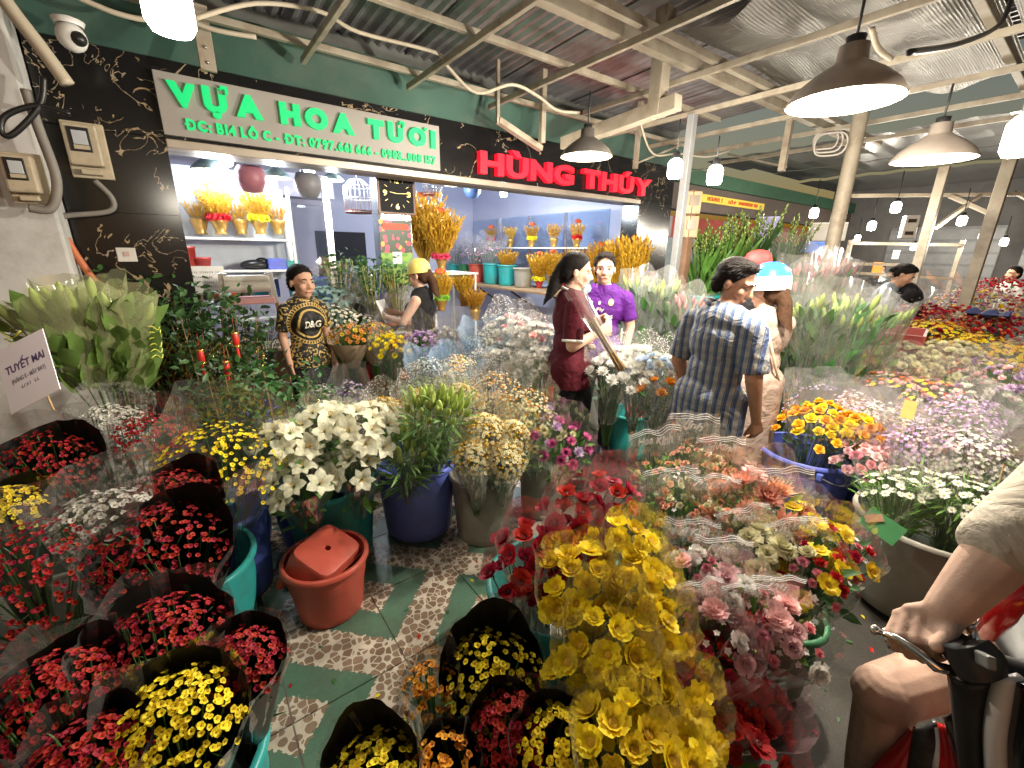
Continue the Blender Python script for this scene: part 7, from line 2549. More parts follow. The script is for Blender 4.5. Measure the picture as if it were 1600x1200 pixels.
rq = random.Random(4)
REDPL = M('red_paint_letters', (0.55, 0.06, 0.03), 0.5)
tag(strokes(x0 + 0.35, x0 + (x1 - x0) * 0.40, zb + (zt - zb) * 0.25, zb + (zt - zb) * 0.75, rq, 0.012).build('blurred_lettering', REDPL, ys, False), kind='stuff')
v, f = fit_text('LÔ P', x0 + (x1 - x0) * 0.46, x0 + (x1 - x0) * 0.56, zb + (zt - zb) * 0.22, zb + (zt - zb) * 0.78, 0.012, 0.02)
MB().add(v, f).build('lettering', REDPL, ys, False)
tag(strokes(x0 + (x1 - x0) * 0.60, x1 - 0.2, zb + (zt - zb) * 0.28, zb + (zt - zb) * 0.72, rq, 0.012).build('blurred_lettering', REDPL, ys, False), kind='stuff')

# ------------------------------------------------------------------ meters, camera, conduits on the left
def meter(label, corners, Yp, lid=0.05):
    pts = [at(x, y, Y=Yp) for x, y in corners]
    c = sum(pts, Vector()) / 4
    w = (pts[1] - pts[0]).length
    h = (pts[3] - pts[0]).length
    t = thing('meter_box', label, 'meter', c)
    m = M('aged_cream_plastic', (0.47, 0.40, 0.29), 0.5, 0, 0.12, 8, 0.05, dirt=(0.2, 0.15, 0.1), dirt_s=6)
    MB().box((0, 0.02, 0), (w, 0.05, h)).build('back_plate', m, t, False, 0.006)
    MB().box((-w * 0.04, -0.05, h * 0.06), (w * 0.8, 0.09, h * 0.72)).build('housing', m, t, False, 0.012)
    MB().box((-w * 0.08, -0.099, h * 0.14), (w * 0.50, 0.008, h * 0.42)).build('window_frame', BLACKP, t, False, 0.003)
    MB().box((-w * 0.06, -0.106, h * 0.17), (w * 0.34, 0.006, h * 0.24)).build('glass', M('meter_glass', (0.45, 0.48, 0.52), 0.1), t, False, 0.002)
    MB().box((-w * 0.06, -0.105, h * 0.005), (w * 0.36, 0.005, h * 0.07)).build('name_strip', m, t, False)
    MB().box((0, -0.03, -h * 0.40), (w * 0.5, 0.06, h * 0.1)).build('terminal_cover', m, t, False, 0.006)
    return t


meter('cream electricity meter on the black marble', ((95, 188), (163, 194), (181, 281), (106, 277)), D - 0.02)
meter('cream electricity meter on the whitewashed column', ((2, 238), (66, 240), (84, 320), (10, 318)), D - 0.38)
p = at(112, 58, Y=D - 0.3)
cc = thing('security_camera', 'white dome security camera above the marble column', 'camera', p)
MB().ball((0, 0, 0), (0.065, 0.065, 0.07), 16, 10).build('housing', WHITEP, cc)
MB().ball((0.03, -0.045, -0.015), (0.035, 0.035, 0.035), 12, 8).build('lens', BLACKP, cc)
MB().lathe([(0.06, 0.05), (0.07, 0.075), (0.03, 0.09)], 16).build('mount', WHITEP, cc)


def wire(label, pts, r, mat, name='cable', cat='cable', Yp=None):
    ps = [at(x, y, Y=(Yp if len(q) == 0 else q[0])) for x, y, *q in pts]
    out = []
    n = len(ps)
    for i in range(n - 1):
        p0, p1, p2, p3 = ps[max(i - 1, 0)], ps[i], ps[i + 1], ps[min(i + 2, n - 1)]
        for k in range(6):
            u = k / 6
            out.append(0.5 * ((2 * p1) + (p2 - p0) * u + (2 * p0 - 5 * p1 + 4 * p2 - p3) * u * u + (3 * p1 - p0 - 3 * p2 + p3) * u ** 3))
    out.append(ps[-1])
    o0 = out[0]
    b = MB().tube([q - o0 for q in out], r, 8)
    o = b.build(name, mat, None)
    o.location = o0
    return tag(o, label, cat)


PVC = M('cream_conduit', (0.52, 0.46, 0.36), 0.5, 0, 0.12, 6, 0.05, dirt=(0.2, 0.15, 0.1))
GREYC = M('grey_cable', (0.22, 0.20, 0.18), 0.6)
wire('thick cream conduit slanting down past the security camera', ((-20, -40), (20, 18), (62, 72), (106, 132)), 0.032, PVC, 'conduit', 'conduit', D - 0.42)
wire('black cable loop hanging on the whitewashed column', ((68, 120), (62, 165), (20, 210), (2, 205), (10, 180), (60, 165), (110, 178)), 0.014, BLACKP, Yp=D - 0.44)
wire('bundle of grey cable running down the white column', ((40, 140), (60, 200), (88, 280), (80, 325), (45, 325)), 0.022, GREYC, Yp=D - 0.42)
wire('grey conduit bending between meter and white column', ((148, 282), (175, 310), (170, 330), (100, 338), (95, 350), (105, 375)), 0.016, GREYC, Yp=D - 0.06)
wire('orange conduit slanting into the tinsel plants', ((103, 372), (120, 400), (148, 440)), 0.02, M('orange_conduit', (0.55, 0.16, 0.06), 0.5), 'conduit', 'conduit', D - 0.10)
for lb, pts, r, y in (('cream cable sagging along the roof frame above the signboard', ((300, 30), (400, 5), (500, 18), (560, 50), (680, 82), (700, 105), (745, 145), (800, 132), (840, 150), (870, 172), (905, 176)), 0.012, 3.1),
                      ('cream cable drooping by the first bare bulb', ((120, -5), (180, 20), (230, 30), (262, 18), (330, 45), (400, 58)), 0.014, 3.5),
                      ('cream cable between the two bare bulbs', ((1000, 190), (1020, 240), (1060, 240), (1105, 245), (1140, 235)), 0.010, 3.2),
                      ('thin black wire joining the two bare bulbs', ((1060, 268), (1085, 266), (1112, 262)), 0.005, 2.9)):
    wire(lb, pts, r, BLACKP if 'black' in lb else PVC, Yp=y)
p = at(1290, 220, d=3.6)
t = thing('cable_coil', 'coil of cream cable tied on the joists near the round post', 'cable', p, zq(CAM - p))
for i in range(3):
    MB().tube([((0.085 + 0.014 * i) * math.cos(a) + 0.02 * i, (0.07 + 0.012 * i) * math.sin(a) - 0.015 * i + 0.01 * math.sin(3 * a), 0.012 * i) for a in [j * PI / 10 for j in range(21)]], 0.008, 6).build('turn', GREYC, t)
p = at(1340, 100, d=2.0)
wire('bent cream conduit ending above the large pendant lamp', ((1363, 45), (1372, 75), (1392, 92)), 0.014, PVC, 'conduit', 'conduit', 1.05)
wire('black hose clipped under the silver foil lining', ((1580, 0), (1560, 40), (1500, 68), (1420, 82)), 0.010, BLACKP, 'hose', 'hose', 0.55)
# sun faded steel bracket above the sign and socket plate
p = at(318, 60, Y=3.6)
t = thing('steel_bracket', 'bolted cream steel bracket hanging left above the signboard', 'bracket', p)
MB().box((0, 0, 0), (0.085, 0.03, 0.34)).build('plate', CREAM, t, False, 0.004)
for dz in (-0.05, -0.13):
    MB().ball((0, -0.018, dz), 0.010, 8, 5).build('bolt', METAL, t)
p = at(198, 398, Y=D - 0.004)
t = thing('socket_plate', 'small white socket plate on the black marble', 'socket', p)
MB().box((0, 0, 0), (0.10, 0.012, 0.09)).build('plate', M('old_white', (0.6, 0.58, 0.55), 0.5), t, False, 0.003)
MB().box((0, -0.008, 0.005), (0.03, 0.006, 0.03)).build('switch', M('old_pink', (0.5, 0.35, 0.33), 0.5), t, False)
# stacked meter boxes on the timber post and the far one
p = at(1076, 330, d=4.6)
t = thing('meter_box', 'pair of stacked beige meter boxes on the timber post', 'meter', p, Quaternion((0, 0, 1), -YAW))
for dz in (0.08, -0.16):
    MB().box((0, 0, dz), (0.2, 0.14, 0.22)).build('housing', M('beige_plastic', (0.50, 0.38, 0.24), 0.5), t, False, 0.01)
    MB().box((0.02, -0.075, dz + 0.02), (0.10, 0.012, 0.10)).build('window_frame', M('meter_window', (0.25, 0.2, 0.15), 0.3), t, False)
p = at(1420, 355, d=5.2)
t = thing('meter_box', 'pale grey meter box hanging beside the slim square post', 'meter', p, Quaternion((0, 0, 1), -YAW - 0.4))
MB().box((0, 0, 0), (0.14, 0.1, 0.26)).build('housing', M('pale_meter', (0.45, 0.43, 0.39), 0.5), t, False, 0.01)
for dz in (0.07, -0.07):
    MB().box((0, -0.055, dz), (0.08, 0.012, 0.04)).build('window_frame', BLACKP, t, False)

# ------------------------------------------------------------------ things inside the shop
YC = 4.48
p = at(619, 303, Y=YC)
ck = thing('wall_clock', 'black wall clock with gold numerals and a brown frame on the pillar', 'clock', p)
s_ = 0.175
MB().box((0, 0.0, 0), (s_ * 2 + 0.05, 0.03, s_ * 2 + 0.04)).build('frame', M('brown_frame', (0.14, 0.06, 0.03), 0.4), ck, False, 0.005)
MB().box((0, -0.016, 0), (s_ * 2, 0.006, s_ * 2)).build('face', M('clock_black', (0.006, 0.006, 0.008), 0.6, spec=0.2), ck, False)
GN = M('clock_gold', (0.75, 0.62, 0.22), 0.35, 0.3)
for tx, cx, cz in (('12', 0, 0.12), ('3', 0.125, 0), ('6', 0, -0.12), ('9', -0.125, 0)):
    v, f = fit_text(tx, cx - 0.02, cx + 0.02, cz - 0.026, cz + 0.026, 0.004, 0.02)
    v[:, 1] -= 0.022
    MB().add(v, f).build('numeral', GN, ck, False)
for i in range(12):
    if i % 3:
        a = i * PI / 6
        MB().beam((0.115 * math.sin(a), -0.021, 0.115 * math.cos(a)), (0.145 * math.sin(a), -0.021, 0.145 * math.cos(a)), 0.007, 0.004).build('tick', GN, ck, False)
MB().beam((0, -0.024, 0), (-0.075, -0.024, 0.012), 0.010, 0.004).build('hour_hand', GN, ck, False)
MB().beam((0, -0.028, 0), (0.115, -0.028, 0.008), 0.007, 0.004).build('minute_hand', GN, ck, False)


def poster_mat():
    m, t, p, lk, ma, mix, tex = graph('festival_poster', 0.4)
    tc = t.nodes.new('ShaderNodeTexCoord')
    sp = t.nodes.new('ShaderNodeSeparateXYZ')
    lk(tc.outputs['Object'], sp.inputs[0])
    vo = tex('Voronoi', tc.outputs['Object'], 16)
    z = sp.outputs[2]
    hi = ma('GREATER_THAN', z, 0.0)
    s = t.nodes.new('ShaderNodeSeparateColor')
    lk(vo.outputs['Color'], s.inputs[0])
    fl_ = mix(ma('GREATER_THAN', s.outputs[0], 0.5), (0.62, 0.05, 0.12), (0.75, 0.38, 0.03))
    near = ma('LESS_THAN', vo.outputs['Distance'], 0.42)
    c = mix(near, (0.02, 0.05, 0.02), fl_)
    c2 = mix(ma('GREATER_THAN', s.outputs[1], 0.5), (0.10, 0.30, 0.03), (0.22, 0.42, 0.05))
    lk(mix(hi, c2, c), p.inputs['Base Color'])
    return m


p = at(620, 395, Y=YC)
ps_ = thing('poster', 'festive poster of red and yellow flowers under the clock', 'poster', p)
pw, ph = 0.34, 0.64
MB().box((0, 0, 0), (pw, 0.012, ph)).build('sheet', poster_mat(), ps_, False)
MB().box((0, -0.009, ph * 0.40), (pw * 0.8, 0.004, 0.06)).build('red_heading', M('poster_red', (0.6, 0.07, 0.03), 0.5), ps_, False)
MB().box((0, -0.009, -ph * 0.08), (pw * 0.3, 0.004, 0.12)).build('white_panel', WHITEPAINT, ps_, False)

# white shelf unit behind the gilded arrangements
xa, xb = at(283, 371, Y=SY).x, at(452, 371, Y=SY).x
zt_, zl_ = at(370, 372, Y=SY).z, at(370, 421, Y=SY).z
su = thing('white_shelf_unit', 'white shelf unit with a pale back just inside the marble column', 'shelf', ((xa + xb) / 2, SY, 0))
w = xb - xa
for z in (zt_, zl_, zl_ - 0.45):
    MB().box((0, 0.05, z - 0.012), (w, 0.34, 0.02)).build('shelf_board', WHITEPAINT, su, False, 0.002)
for sx_ in (-1, 1):
    for yy in (-0.11, 0.21):
        MB().box((sx_ * (w / 2 + 0.012), yy, 1.1), (0.024, 0.024, 2.2)).build('upright', WHITEPAINT, su, False)
MB().box((0, 0.235, (zt_ + zl_) / 2 + 0.25), (w, 0.008, 1.0)).build('back_panel', M('shelf_back', (0.50, 0.55, 0.62), 0.25, 0, 0.1), su, False)
MB().box((0, 0.05, zl_ - 0.75), (w * 1.3, 0.4, 0.02)).build('counter_top', M('cream_counter', (0.55, 0.45, 0.32), 0.5), su, False)
for px, mt, lb in ((318, REDP, 'small red pot on the white shelf unit'), (296, REDP, 'tall red cup at the corner of the white shelf unit')):
    q_ = at(px, 420, Y=SY - 0.05)
    t = thing('red_pot', lb, 'pot', (q_.x, q_.y, zl_))
    hh = 0.11 if px == 318 else 0.2
    MB().lathe([(0.01, 0), (0.055, 0), (0.07, hh), (0.075, hh), (0.072, hh - 0.015)], 16).build('body', mt, t)
q_ = at(400, 420, Y=SY - 0.02)
t = thing('black_bag', 'crumpled black bag lying on the white shelf unit', 'bag', (q_.x, q_.y, zl_))
MB().ball((0, 0, 0.04), (0.13, 0.08, 0.05), 14, 8).build('body', BLACKP, t)
MB().ball((0.06, 0.0, 0.075), (0.06, 0.05, 0.035), 10, 6).build('fold', BLACKP, t)
q_ = at(432, 418, Y=SY)
t = thing('crate', 'blue and teal crate at the end of the white shelf unit', 'crate', (q_.x, q_.y, zl_))
MB().box((0, 0, 0.05), (0.16, 0.2, 0.1)).build('body', BLUE, t, False, 0.01)
MB().box((0.14, 0, 0.04), (0.12, 0.2, 0.08)).build('tray', TEAL, t, False, 0.01)
# paper notice
p = at(321, 438, Y=4.3)
t = thing('paper_notice', 'white paper notice with small printed lines below the shelf unit', 'notice', p)
MB().box((0, 0, 0), (0.27, 0.004, 0.22)).build('sheet', WHITEPAINT, t, False)
for i in range(4):
    m_ = strokes(-0.11, 0.11 - 0.03 * (i % 2), 0.055 - 0.038 * i, 0.07 - 0.038 * i, rq, 0.008, 0.3)
    tag(m_.build('printed_line', M('ink', (0.06, 0.06, 0.07), 0.7), t, False), kind='stuff')
# paper roll stand
p = at(388, 452, Y=4.15)
t = thing('roll_stand', 'grey wrapping film roll stand with a pink tray below the shelf unit', 'stand', p)
for sx_ in (-1, 1):
    MB().beam((sx_ * 0.18, 0, -0.12), (sx_ * 0.16, 0, 0.13), 0.02, 0.06).build('side_arm', METAL, t, False, 0.003)
    MB().beam((sx_ * 0.2, 0, -0.12), (sx_ * 0.24, 0.05, -p.z + 0.01), 0.03, 0.03).build('leg', WOOD, t, False)
for z, r in ((0.085, 0.03), (0.02, 0.045)):
    b = MB()
    b.tube([(-0.16, 0, z), (0.16, 0, z)], r, 14)
    b.build('roll', M('film_roll', (0.45, 0.43, 0.38), 0.3), t, True, sharp=50)
MB().box((0.0, -0.02, -0.085), (0.34, 0.2, 0.05)).build('tray', M('pink_tray', (0.55, 0.28, 0.28), 0.5), t, False, 0.008)
# crate for the bamboo, low table, and cabinet by the pillar
for px, py, Y, w_, d_, h_, mt, lb, z0_ in ((540, 447, 4.6, 0.5, 0.3, 0.2, BLUE, 'blue crate holding leafy bamboo by the shop counter', 0.78), (508, 445, 4.7, 0.3, 0.3, 0.2, TEAL, 'teal crate beside the blue bamboo crate', 0.78)):
    p = at(px, py, Y=Y)
    t = thing('crate', lb, 'crate', (p.x, p.y, z0_))
    MB().box((0, 0, 0.01), (w_, d_, 0.02)).build('floor_panel', mt, t, False)
    for sy in (-1, 1):
        MB().box((0, sy * (d_ / 2 - 0.006), h_ / 2), (w_, 0.012, h_)).build('side_panel', mt, t, False)
        MB().box((sy * (w_ / 2 - 0.006), 0, h_ / 2 - 0.001), (0.012, d_ - 0.026, h_)).build('end_panel', mt, t, False)
p = at(535, 470, Y=4.65)
t = thing('shop_counter', 'cream counter inside the doorway under the bamboo crates', 'counter', (p.x, 4.65, 0))
MB().box((-0.1, 0, 0.76), (1.5, 0.5, 0.035)).build('top', M('cream_counter', (0.55, 0.45, 0.32), 0.5), t, False, 0.004)
MB().box((-0.1, 0.05, 0.37), (1.4, 0.4, 0.74)).build('cabinet', WOOD, t, False)
p = at(632, 480, Y=4.3)
t = thing('small_cabinet', 'small shrine like cabinet with red jars beside the capped girl', 'cabinet', (p.x, 4.35, 0))
for z in (0.35, 0.65, 0.93):
    MB().box((0, 0, z), (0.42, 0.28, 0.025)).build('shelf_board', M('red_brown_wood', (0.30, 0.09, 0.05), 0.5), t, False)
for sx_ in (-1, 1):
    MB().box((sx_ * 0.22, 0, 0.5), (0.02, 0.3, 1.0)).build('side_panel', M('red_brown_wood', (0.30, 0.09, 0.05), 0.5), t, False)
for i, (xx, z, m_) in enumerate(((-0.12, 0.663, REDP), (0.0, 0.663, WHITEP), (0.12, 0.663, REDP), (-0.1, 0.363, WHITEP), (0.08, 0.363, REDP))):
    q2 = thing('jar', ('red jar on the upper board of the small cabinet beside white jar', 'white jar between red jars on the small cabinet', 'red lidded jar at the end of the small cabinet', 'white jar on the lower board of the small cabinet', 'red jar on the lower board of the small cabinet')[i], 'jar', (p.x + xx, 4.33, z))
    MB().lathe([(0.01, 0), (0.035, 0), (0.04, 0.06), (0.03, 0.10), (0.03, 0.12)], 12).build('body', m_, q2)
    MB().lathe([(0.033, 0.115), (0.033, 0.135), (0.002, 0.14)], 12).build('lid', TIN, q2)
p = at(697, 425, Y=4.75)
t = thing('display_table', 'white metal display table carrying the gilded sheaves', 'table', (p.x, 4.8, 0))
MB().box((0, 0, p.z - 0.01), (0.6, 0.6, 0.02)).build('top', WHITEPAINT, t, False)
for sx_ in (-0.27, 0.27):
    for sy in (-0.27, 0.27):
        MB().box((sx_, sy, (p.z - 0.02) / 2), (0.025, 0.025, p.z - 0.021)).build('leg', WHITEPAINT, t, False)

# hanging cages, baskets and the fan
WIRE = M('cage_wire', (0.55, 0.55, 0.56), 0.35, 0.6)


def cage(label, p, r, h, mat=WIRE):
    t = thing('bird_cage', label, 'cage', p)
    for i in range(18):
        a = i * PI / 9
        MB().tube([(r * math.cos(a), r * math.sin(a), 0), (r * math.cos(a), r * math.sin(a), h * 0.75), (r * 0.5 * math.cos(a), r * 0.5 * math.sin(a), h * 0.95), (0, 0, h)], 0.0035, 4).build('bar', mat, t)
    for z in (0.0, h * 0.4, h * 0.75):
        MB().tube([(r * math.cos(i * PI / 10), r * math.sin(i * PI / 10), z) for i in range(21)], 0.005, 4).build('hoop', mat, t)
    MB().lathe([(0.01, -0.01), (r, -0.01), (r, 0.02)], 18).build('tray', M('cage_tray', (0.35, 0.10, 0.06), 0.5), t)
    MB().tube([(0, 0, h), (0, 0, h + 0.25)], 0.004, 4).build('hook', mat, t)


cage('wire bird cage with a dark cloth hanging left of the clock', at(561, 332, Y=5.0), 0.14, 0.34)
cage('pale round cage hanging right of the clock', at(676, 304, Y=5.0), 0.11, 0.2)
for px, py, Y, c_, lb in ((392, 278, 4.55, (0.36, 0.14, 0.18), 'pink bag like hanging basket above the shelf unit'), (481, 288, 4.55, (0.22, 0.22, 0.24), 'grey hanging basket beside the cool bulb'), (738, 295, 5.3, (0.05, 0.09, 0.2), 'dark blue hanging basket before the pale wall'), (930, 350, 5.2, (0.14, 0.08, 0.08), 'brown hanging basket near the fan')):
    p = at(px, py, Y=Y)
    t = thing('hanging_basket', lb, 'basket', p)
    MB().lathe([(0.01, -0.12), (0.07, -0.11), (0.115, -0.04), (0.12, 0.03), (0.09, 0.09), (0.085, 0.09)], 16).build('body', M('basket_' + lb[:4], c_, 0.45), t)
    for i in range(3):
        a = i * 2.1
        MB().tube([(0.085 * math.cos(a), 0.085 * math.sin(a), 0.09), (0, 0, 0.32)], 0.003, 4).build('cord', CORD, t)
p = at(905, 322, Y=5.6)
t = thing('wall_fan', 'black wire fan hanging high in the shop', 'fan', p, zq(CAM - p))
for r in (0.06, 0.11, 0.16, 0.2):
    MB().tube([(r * math.cos(i * PI / 12), r * math.sin(i * PI / 12), 0.05 * (1 - r * 3)) for i in range(25)], 0.003, 4).build('guard_ring', BLACKP, t)
for i in range(12):
    a = i * PI / 6
    MB().tube([(0.03 * math.cos(a), 0.03 * math.sin(a), 0.05), (0.2 * math.cos(a), 0.2 * math.sin(a), 0.02)], 0.0025, 4).build('guard_wire', BLACKP, t)
for i in range(3):
    a = i * 2.094
    MB().sheet(None, 3, 3, lambda u, v: ((0.03 + 0.14 * u) * math.cos(a + (v - 0.5) * 0.9), (0.03 + 0.14 * u) * math.sin(a + (v - 0.5) * 0.9), 0.0 + 0.03 * (v - 0.5))).build('blade', M('fan_blue', (0.10, 0.22, 0.38), 0.3), t)
MB().lathe([(0.001, 0.06), (0.035, 0.055), (0.045, 0.0), (0.045, -0.12), (0.01, -0.13)], 12).build('motor', BLACKP, t)
MB().tube([(0, 0, -0.1), (0, 0.1, -0.2), (0, 0.45, -0.2)], 0.015, 6).build('stand_arm', BLACKP, t)

# ------------------------------------------------------------------ small things on the pavement
# netted balls on the red bucket and the flowered white pots
c = bk_rc[1]
for i in range(9):
    a = i * 2.4
    r = 0.055 * math.sqrt(i)
    t = thing('netted_ball', 'teal netted ball heaped on the bright red bucket', 'ball', (c.x + r * math.cos(a), c.y + r * math.sin(a), 0.52 - 0.015 * (i > 4)), group='netted balls')
    MB().ball((0, 0, 0.03), 0.05, 12, 8).build('net', M('teal_net', (0.10, 0.42, 0.38), 0.5, 0, 0.3, 60), t)
    MB().lathe([(0.004, 0.075), (0.02, 0.10)], 8).build('gathered_end', M('teal_net', (0.10, 0.42, 0.38), 0.5), t)
p = at(612, 575, z=0.42)
for i, z in enumerate((0.2, 0.0)):
    t = thing('white_pot', ('white plastic pot printed with red flowers, upper of the two', 'white plastic pot printed with red flowers, lower of the two')[i], 'pot', (p.x, p.y, z))
    MB().lathe([(0.01, 0), (0.085, 0), (0.11, 0.18), (0.118, 0.18), (0.118, 0.165), (0.105, 0.165), (0.08, 0.01), (0.01, 0.01)], 24).build('body', WHITEP, t)
    for j in range(8):
        a = j * PI / 4
        MB().lathe([(0.001, 0), (0.014, 0)], 8, (0.1 * math.cos(a), 0.1 * math.sin(a), 0.07 + 0.02 * (j % 2)), Vector((math.cos(a), math.sin(a), -0.13)).to_track_quat('Z', 'Y').to_matrix()).build('printed_flower', M('pot_print', (0.5, 0.08, 0.06), 0.5), t)
# the name card on a stick
pc = [at(-14, 552, d=1.32), at(55, 525, d=1.34), at(106, 596, d=1.28), at(28, 645, d=1.26)]
cx_ = sum(pc, Vector()) / 4
ux = ((pc[1] - pc[0]) + (pc[2] - pc[3])).normalized()
uy = ((pc[0] - pc[3]) + (pc[1] - pc[2]))
uy = (uy - ux * uy.dot(ux)).normalized()
uz = ux.cross(uy)
Rm = Matrix((ux, uy, uz)).transposed()
nc = thing('name_card', 'white card lettered TUYẾT MAI on a thin stick among the lime leaves', 'card', cx_, Rm.to_quaternion())
cw_, chh = (pc[1] - pc[0]).length * 1.12, (pc[0] - pc[3]).length * 0.98
MB().box((0, 0, 0), (cw_, chh, 0.003)).build('card', M('card_white', (0.72, 0.66, 0.70), 0.6, 0, 0.03), nc, False)


def card_text(s, x0, x1, y0, y1, col, off=0.01):
    v, f = fit_text(s, x0, x1, y0, y1, 0.0006, off)
    w = np.stack([v[:, 0], v[:, 2], 0.0022 - v[:, 1]], 1)
    MB().add(w, f).build('lettering', col, nc, False)


INK = M('violet_ink', (0.10, 0.06, 0.16), 0.6)
card_text('TUYẾT MAI', -cw_ * 0.40, cw_ * 0.40, chh * 0.06, chh * 0.25, INK, 0.015)
card_text('(HÀNG E - MÂY BAY)', -cw_ * 0.33, cw_ * 0.36, -chh * 0.12, -chh * 0.02, M('grey_ink', (0.22, 0.20, 0.22), 0.6))
m_ = strokes(-cw_ * 0.18, cw_ * 0.22, -chh * 0.22, -chh * 0.175, rq, 0.001)
m_.v = [np.stack([q[:, 0], q[:, 2], 0.0022 - q[:, 1]], 1) for q in m_.v]
tag(m_.build('blurred_lettering', M('grey_ink', (0.22, 0.20, 0.22), 0.6), nc, False), kind='stuff')
MB().tube([(0.02, -chh * 0.2, -0.006), (0.03, -chh * 0.7, -0.01)], 0.003, 6).build('stick', M('bamboo_stick', (0.45, 0.30, 0.14), 0.6), nc)
# orange card in the statice, grey tarpaulin, red crate, kraft sheets, blue cloth
p = at(1420, 640, d=2.35)
t = thing('orange_card', 'small orange card standing in the purple statice', 'card', p, zq(CAM - p))
MB().box((0, 0, 0), (0.055, 0.10, 0.002)).build('card', M('orange_card', (0.65, 0.33, 0.10), 0.6), t, False)
MB().tube([(0, -0.05, 0), (0, -0.25, 0)], 0.002, 4).build('stick', WOOD, t)
p0 = at(1340, 560, d=2.95)
t = thing('grey_tarpaulin', 'grey tarpaulin draped below the big lily sheaves', 'tarpaulin', (p0.x, p0.y, 0))
MB().sheet(None, 14, 12, lambda u, v: (0.75 * (u - 0.5) * 0.85 + 0.03 * math.sin(9 * v), -0.75 * (u - 0.5) * 0.5 + 0.05 * math.sin(7 * u + 3 * v), 0.02 + 0.75 * v)).build('cloth', M('grey_cloth', (0.22, 0.22, 0.22), 0.6, 0, 0.15, 5, 0.1), t)
DKRED = M('dull_red_plastic', (0.26, 0.035, 0.03), 0.5)
p0 = at(1405, 512, d=4.0)
t = thing('red_crate', 'long red crate behind the cream white chrysanthemums', 'crate', (p0.x, p0.y, p0.z - 0.25), Quaternion((0, 0, 1), 0.15))
MB().box((0, 0, 0.02), (0.6, 0.4, 0.04)).build('floor_panel', DKRED, t, False)
for sy in (-1, 1):
    MB().box((0, sy * 0.19, 0.12), (0.6, 0.02, 0.22)).build('side_panel', DKRED, t, False)
    MB().box((sy * 0.3, 0, 0.12), (0.02, 0.36, 0.22)).build('end_panel', DKRED, t, False)
p0 = at(1545, 490, d=4.3)
t = thing('blue_cloth', 'crumpled navy cloth lying between the dark red beds', 'cloth', p0)
MB().sheet(None, 8, 8, lambda u, v: (0.3 * (u - 0.5), 0.3 * (v - 0.5), 0.05 * math.sin(9 * u) * math.cos(7 * v))).build('folds', M('navy_cloth', (0.03, 0.04, 0.13), 0.8), t)
# long tables carrying the beds of cut flowers
for i, (px, py, d, w_, l_, h_) in enumerate(((1450, 545, 3.75, 1.1, 0.8, 0.55), (1500, 500, 4.3, 1.6, 0.7, 0.6), (1530, 455, 5.5, 2.0, 0.8, 0.6), (1560, 590, 3.0, 0.9, 0.7, 0.5), (1430, 600, 3.1, 0.8, 0.6, 0.5))):
    p0 = at(px, py, d=d)
    t = thing('trestle_table', ('low table under the cream white chrysanthemum mounds', 'low table under the dark red and golden beds', 'far table under the dull green flower bank', 'low table under the pale pompoms', 'low table under the mixed small flowers')[i], 'table', (p0.x, p0.y, 0), Quaternion((0, 0, 1), -YAW))
    MB().box((0, 0, h_ - 0.08), (w_, l_, 0.03)).build('top', WOOD, t, False)
    for sx_ in (-1, 1):
        for sy in (-1, 1):
            MB().box((sx_ * (w_ / 2 - 0.05), sy * (l_ / 2 - 0.05), (h_ - 0.096) / 2), (0.05, 0.05, h_ - 0.096)).build('leg', WOOD, t, False)
# far clutter seen down the lane: pole rack, boards, orange bag, blue frame, cards
rk = thing('pole_rack', 'white pole rack with cross bars far behind the bending people', 'rack', (at(1420, 400, d=6.3).x, at(1420, 400, d=6.3).y, 0))
for a_, b_ in (((1326, 380), (1505, 383)), ((1316, 412), (1434, 414)), ((1330, 426), (1490, 436))):
    q1, q2 = at(*a_, d=6.3), at(*b_, d=6.3)
    MB().beam(q1 - rk.location, q2 - rk.location, 0.04, 0.04).build('cross_bar', CREAM, rk, False)
q1 = at(1505, 375, d=6.3)
MB().beam(Vector((q1.x, q1.y, q1.z)) - rk.location, Vector((q1.x, q1.y, 0.0)) - rk.location, 0.05, 0.05).build('upright', CREAM, rk, False)
q1 = at(1330, 375, d=6.3)
MB().beam(Vector((q1.x, q1.y, q1.z)) - rk.location, Vector((q1.x, q1.y, 0.0)) - rk.location, 0.05, 0.05).build('upright', CREAM, rk, False)
tr = thing('roof_truss', 'white steel truss spanning the far lane between the square posts', 'truss', at(1480, 305, d=6.0))
for a_, b_ in (((1330, 306), (1640, 303)), ((1460, 357), (1532, 305)), ((1484, 306), (1548, 335)), ((1586, 300), (1640, 330))):
    MB().beam(at(*a_, d=6.0) - tr.location, at(*b_, d=6.0) - tr.location, 0.045, 0.045).build('bar', CREAM, tr, False)
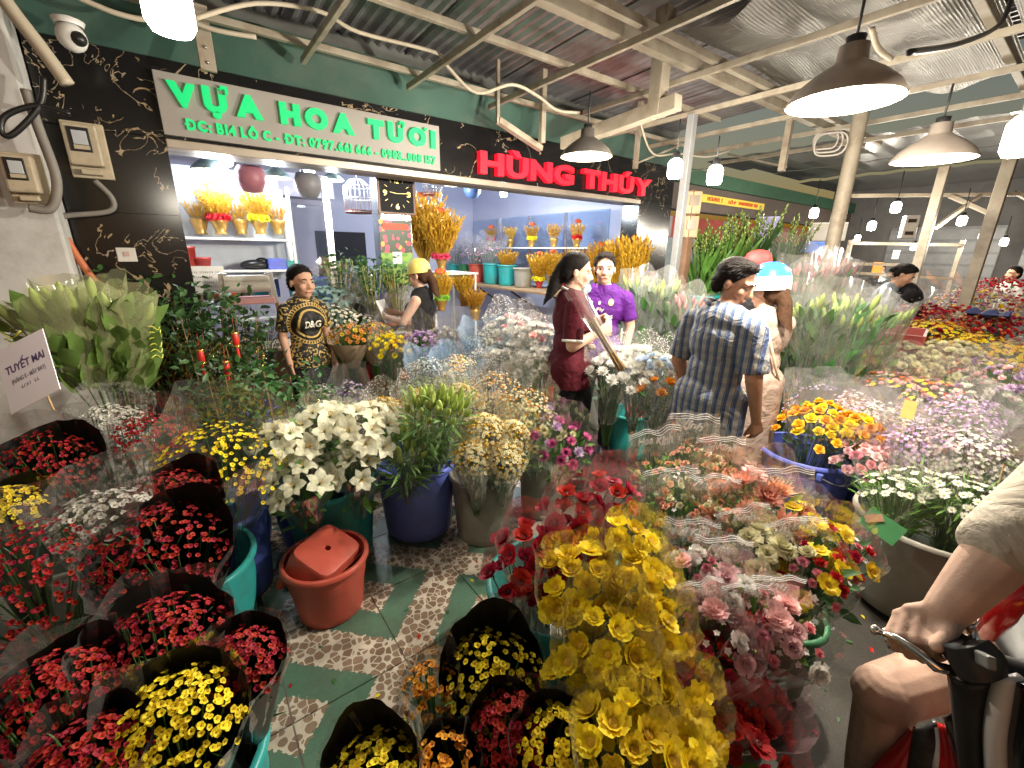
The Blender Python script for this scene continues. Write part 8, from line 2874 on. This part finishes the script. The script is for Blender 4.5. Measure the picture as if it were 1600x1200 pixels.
for px, py, d, w_, h_, c_, nm, lb in ((1292, 362, 7.4, 0.55, 0.3, (0.35, 0.33, 0.30), 'cardboard_stack', 'grey board hung left of the round post'), (1278, 386, 7.2, 0.5, 0.18, (0.05, 0.12, 0.38), 'blue_rack', 'blue steel rack left of the round post'), (1200, 354, 6.4, 0.34, 0.28, (0.16, 0.15, 0.28), 'dark_screen', 'dark bluish screen hung under the yellow sign strip'), (1400, 398, 5.9, 0.07, 0.12, (0.6, 0.6, 0.6), 'price_card', 'white price card hung behind the lilies'), (1370, 420, 6.8, 0.12, 0.2, (0.65, 0.2, 0.03), 'orange_bag', 'orange bag on the white pole rack'), (1520, 318, 9.5, 1.6, 0.5, (0.02, 0.04, 0.16), 'blue_awning', 'dark blue awning far down the lane')):
    p = at(px, py, d=d)
    t = thing(nm, lb, nm.split('_')[-1], p, Quaternion((0, 0, 1), -YAW - 0.5))
    MB().box((0, 0, 0), (w_, 0.04, h_)).build('panel', M(nm + '_face', c_, 0.6), t, False, 0.006)
    MB().box((0, -0.025, h_ * 0.5 - 0.012), (w_ * 0.98, 0.012, 0.02)).build('edge_strip', M(nm + '_edge', tuple(min(1, q * 1.4) for q in c_), 0.5), t, False)

# fallen leaves and petals on the tiles and the lane
rf2 = random.Random(21)
lm = MB().put(P['leaf'], (0, 0, 0)).mesh('fallen_leaf', GRN)
pm = MB().put(P['leaf'], (0, 0, 0)).mesh('fallen_petal', YEL)
pr = MB().put(P['leaf'], (0, 0, 0)).mesh('fallen_petal', RED)
spots = [(497, 1010), (585, 1090), (455, 1075), (632, 955), (700, 960), (610, 880), (745, 880), (420, 905), (440, 985), (560, 1130), (655, 1000), (1320, 1000), (1290, 1080), (1345, 960), (1280, 1150), (690, 890), (520, 1060), (735, 905), (1360, 1010), (1310, 1120)]
for i, (px, py) in enumerate(spots):
    p = at(px, py, z=0.004 if px < 1000 else -0.026)
    me = (lm, pm, pr, lm)[i % 4]
    o = bpy.data.objects.new(me.name, me)
    COL.objects.link(o)
    o.location = p
    o.rotation_euler = (rf2.uniform(-0.15, 0.15), rf2.uniform(-0.15, 0.15), rf2.uniform(0, 6))
    o.scale = [rf2.uniform(0.02, 0.04)] * 3
    nm = ('green leaf', 'yellow petal', 'red petal', 'green leaf')[i % 4]
    tag(o, 'fallen %s lying on the %s' % (nm, 'patterned floor tiles' if px < 1000 else 'dark asphalt lane'), 'leaf' if 'leaf' in nm else 'petal', 'fallen %ss on the %s' % (nm, 'tiles' if px < 1000 else 'lane'))
